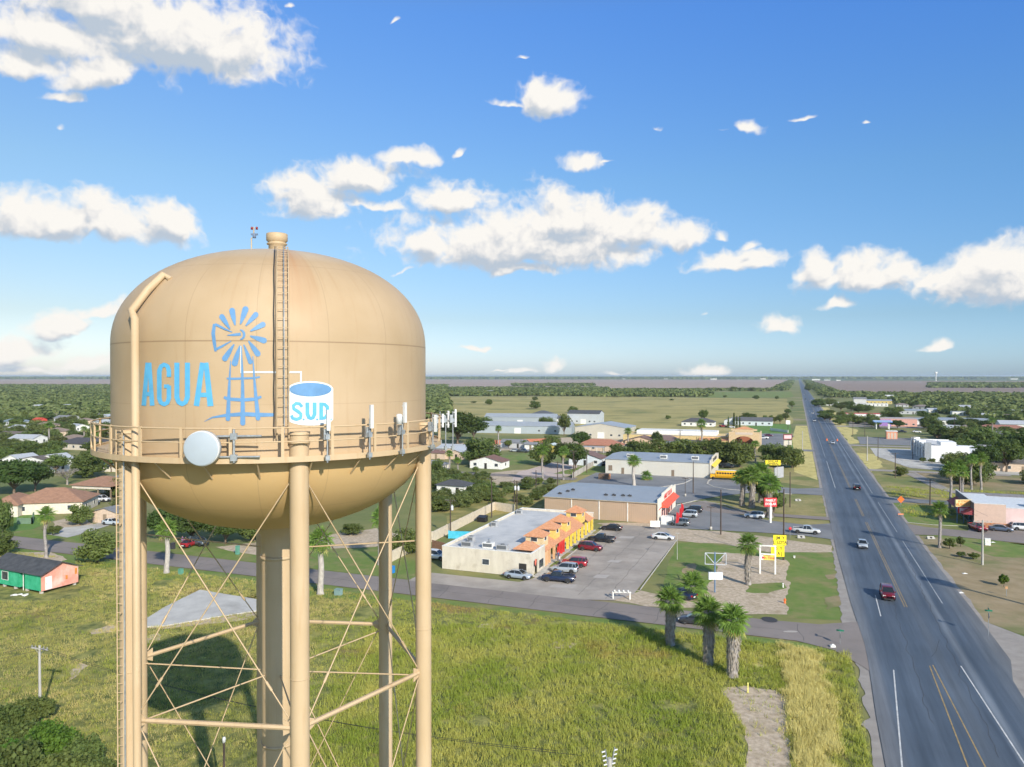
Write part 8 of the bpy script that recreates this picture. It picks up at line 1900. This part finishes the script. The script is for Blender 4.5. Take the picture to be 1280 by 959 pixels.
HOLES = [pxs((902,862),(930,858),(968,862),(984,872),(984,905),(990,959),(930,1000),(932,915),(915,885)), [Vector(p) for p in sp], pxs((-5,700),(95,695),(100,745),(60,752),(-5,752))]
GOLD = pxs((981,808),(1010,812),(1026,820),(1030,850),(1046,890),(1048,930),(1036,950),(1044,980),(1000,980),(984,900),(978,850))
def fieldpts(gold=False, x0=-110, x1=54, y0=60, y1=150, dens_keep=None):
    def f(g, n):
        P = np.stack([g.uniform(x0, x1, n), g.uniform(y0, y1, n), np.zeros(n)], 1)
        s = P[:,0]*math.sin(RA)+P[:,1]*math.cos(RA); t = P[:,0]*math.cos(RA)-P[:,1]*math.sin(RA)
        lf = (P[:,0] < -22+12*np.array([mnoise.noise(Vector((p[0]*.06, p[1]*.06, 5.5))) for p in P])); k = (lf if x1 < 0 else (~lf | (g.random(n) < .35))) & (s < 102.5) & (t < 6.2) & (np.abs(P[:,0]/P[:,1]) < .78)
        rr = g.random(n)
        for hi, h in enumerate(HOLES): k &= ~inpoly(P, h) | ((rr < .05) & (hi == 0))
        gd = inpoly(P+np.array([[mnoise.noise(Vector((p[0]*.5, p[1]*.5, 3)))*1.6, mnoise.noise(Vector((p[0]*.5, p[1]*.5, 8)))*1.6, 0] for p in P]), GOLD); k &= gd if gold else ~gd
        return noise_keep(noise_keep(P[k], .16, -.58), 1.1, -.20)
    return f
M_GT = mat('tawny_grass_blades', (.34,.33,.10), (.62,.52,.22), scale=.12, coord='Position', rough=.85, detail=9, transl=.3, spec=.15, c3=(.22,.27,.06), c3scale=.09, c3range=(.52,.64), contrast=(.38,.62))
M_GR2 = M_GR
grass('field_grass', 70000, 45, fieldpts(x1=-10.0), (.12,.38), M_GT, .20, 6, .026)
grass('field_grass', 120000, 41, fieldpts(), (.12,.40), M_GR, .20, 6, .026)
grass('field_grass', 26000, 43, fieldpts(x0=-20, y1=104, y0=62), (.3,.7), M_GR, .16, 6, .028)
grass('golden_grass', 60000, 42, fieldpts(True, 20, 50, 58, 100), (.35,.75), M_GG, .2, 6, .028)
# weeds on the rough verge and the dirt banks
def vergepts(g, n):
    s = g.uniform(200, 262, n); t = g.uniform(26, 150, n); P = np.stack([s*math.sin(RA)+t*math.cos(RA), s*math.cos(RA)-t*math.sin(RA), np.zeros(n)], 1)
    return noise_keep(P[~((s > 226) & (s < 242)) & ((s > 240) | (s > 208))], .2, -.1)
grass('verge_weeds', 14000, 44, vergepts, (.25,.6), M_GR, .3, 5, .05)
# ---------------------------------------------------------------- air
hz = MB().box(-44000, -44000, -1.0, 44000, 44000, 52.0).build('haze', None if False else bpy.data.materials.new('haze_air'))
hm = hz.data.materials[0]; hm.use_nodes = True; nt = hm.node_tree; nt.nodes.clear()
out = nd(nt, 'ShaderNodeOutputMaterial'); pv = nd(nt, 'ShaderNodeVolumePrincipled'); pv.inputs['Color'].default_value = (.66,.79,.93,1); pv.inputs['Density'].default_value = 5.5e-5; pv.inputs['Anisotropy'].default_value = .0
nt.links.new(pv.outputs[0], out.inputs['Volume']); tag(hz, kind='stuff')
tree(5, 689, 693, 17, 10, 'dark green shrub in the planting strip before the shop fronts')
tree(5, 682, 697, 9, 7, 'smaller shrub beside the dark green one before the shop fronts')
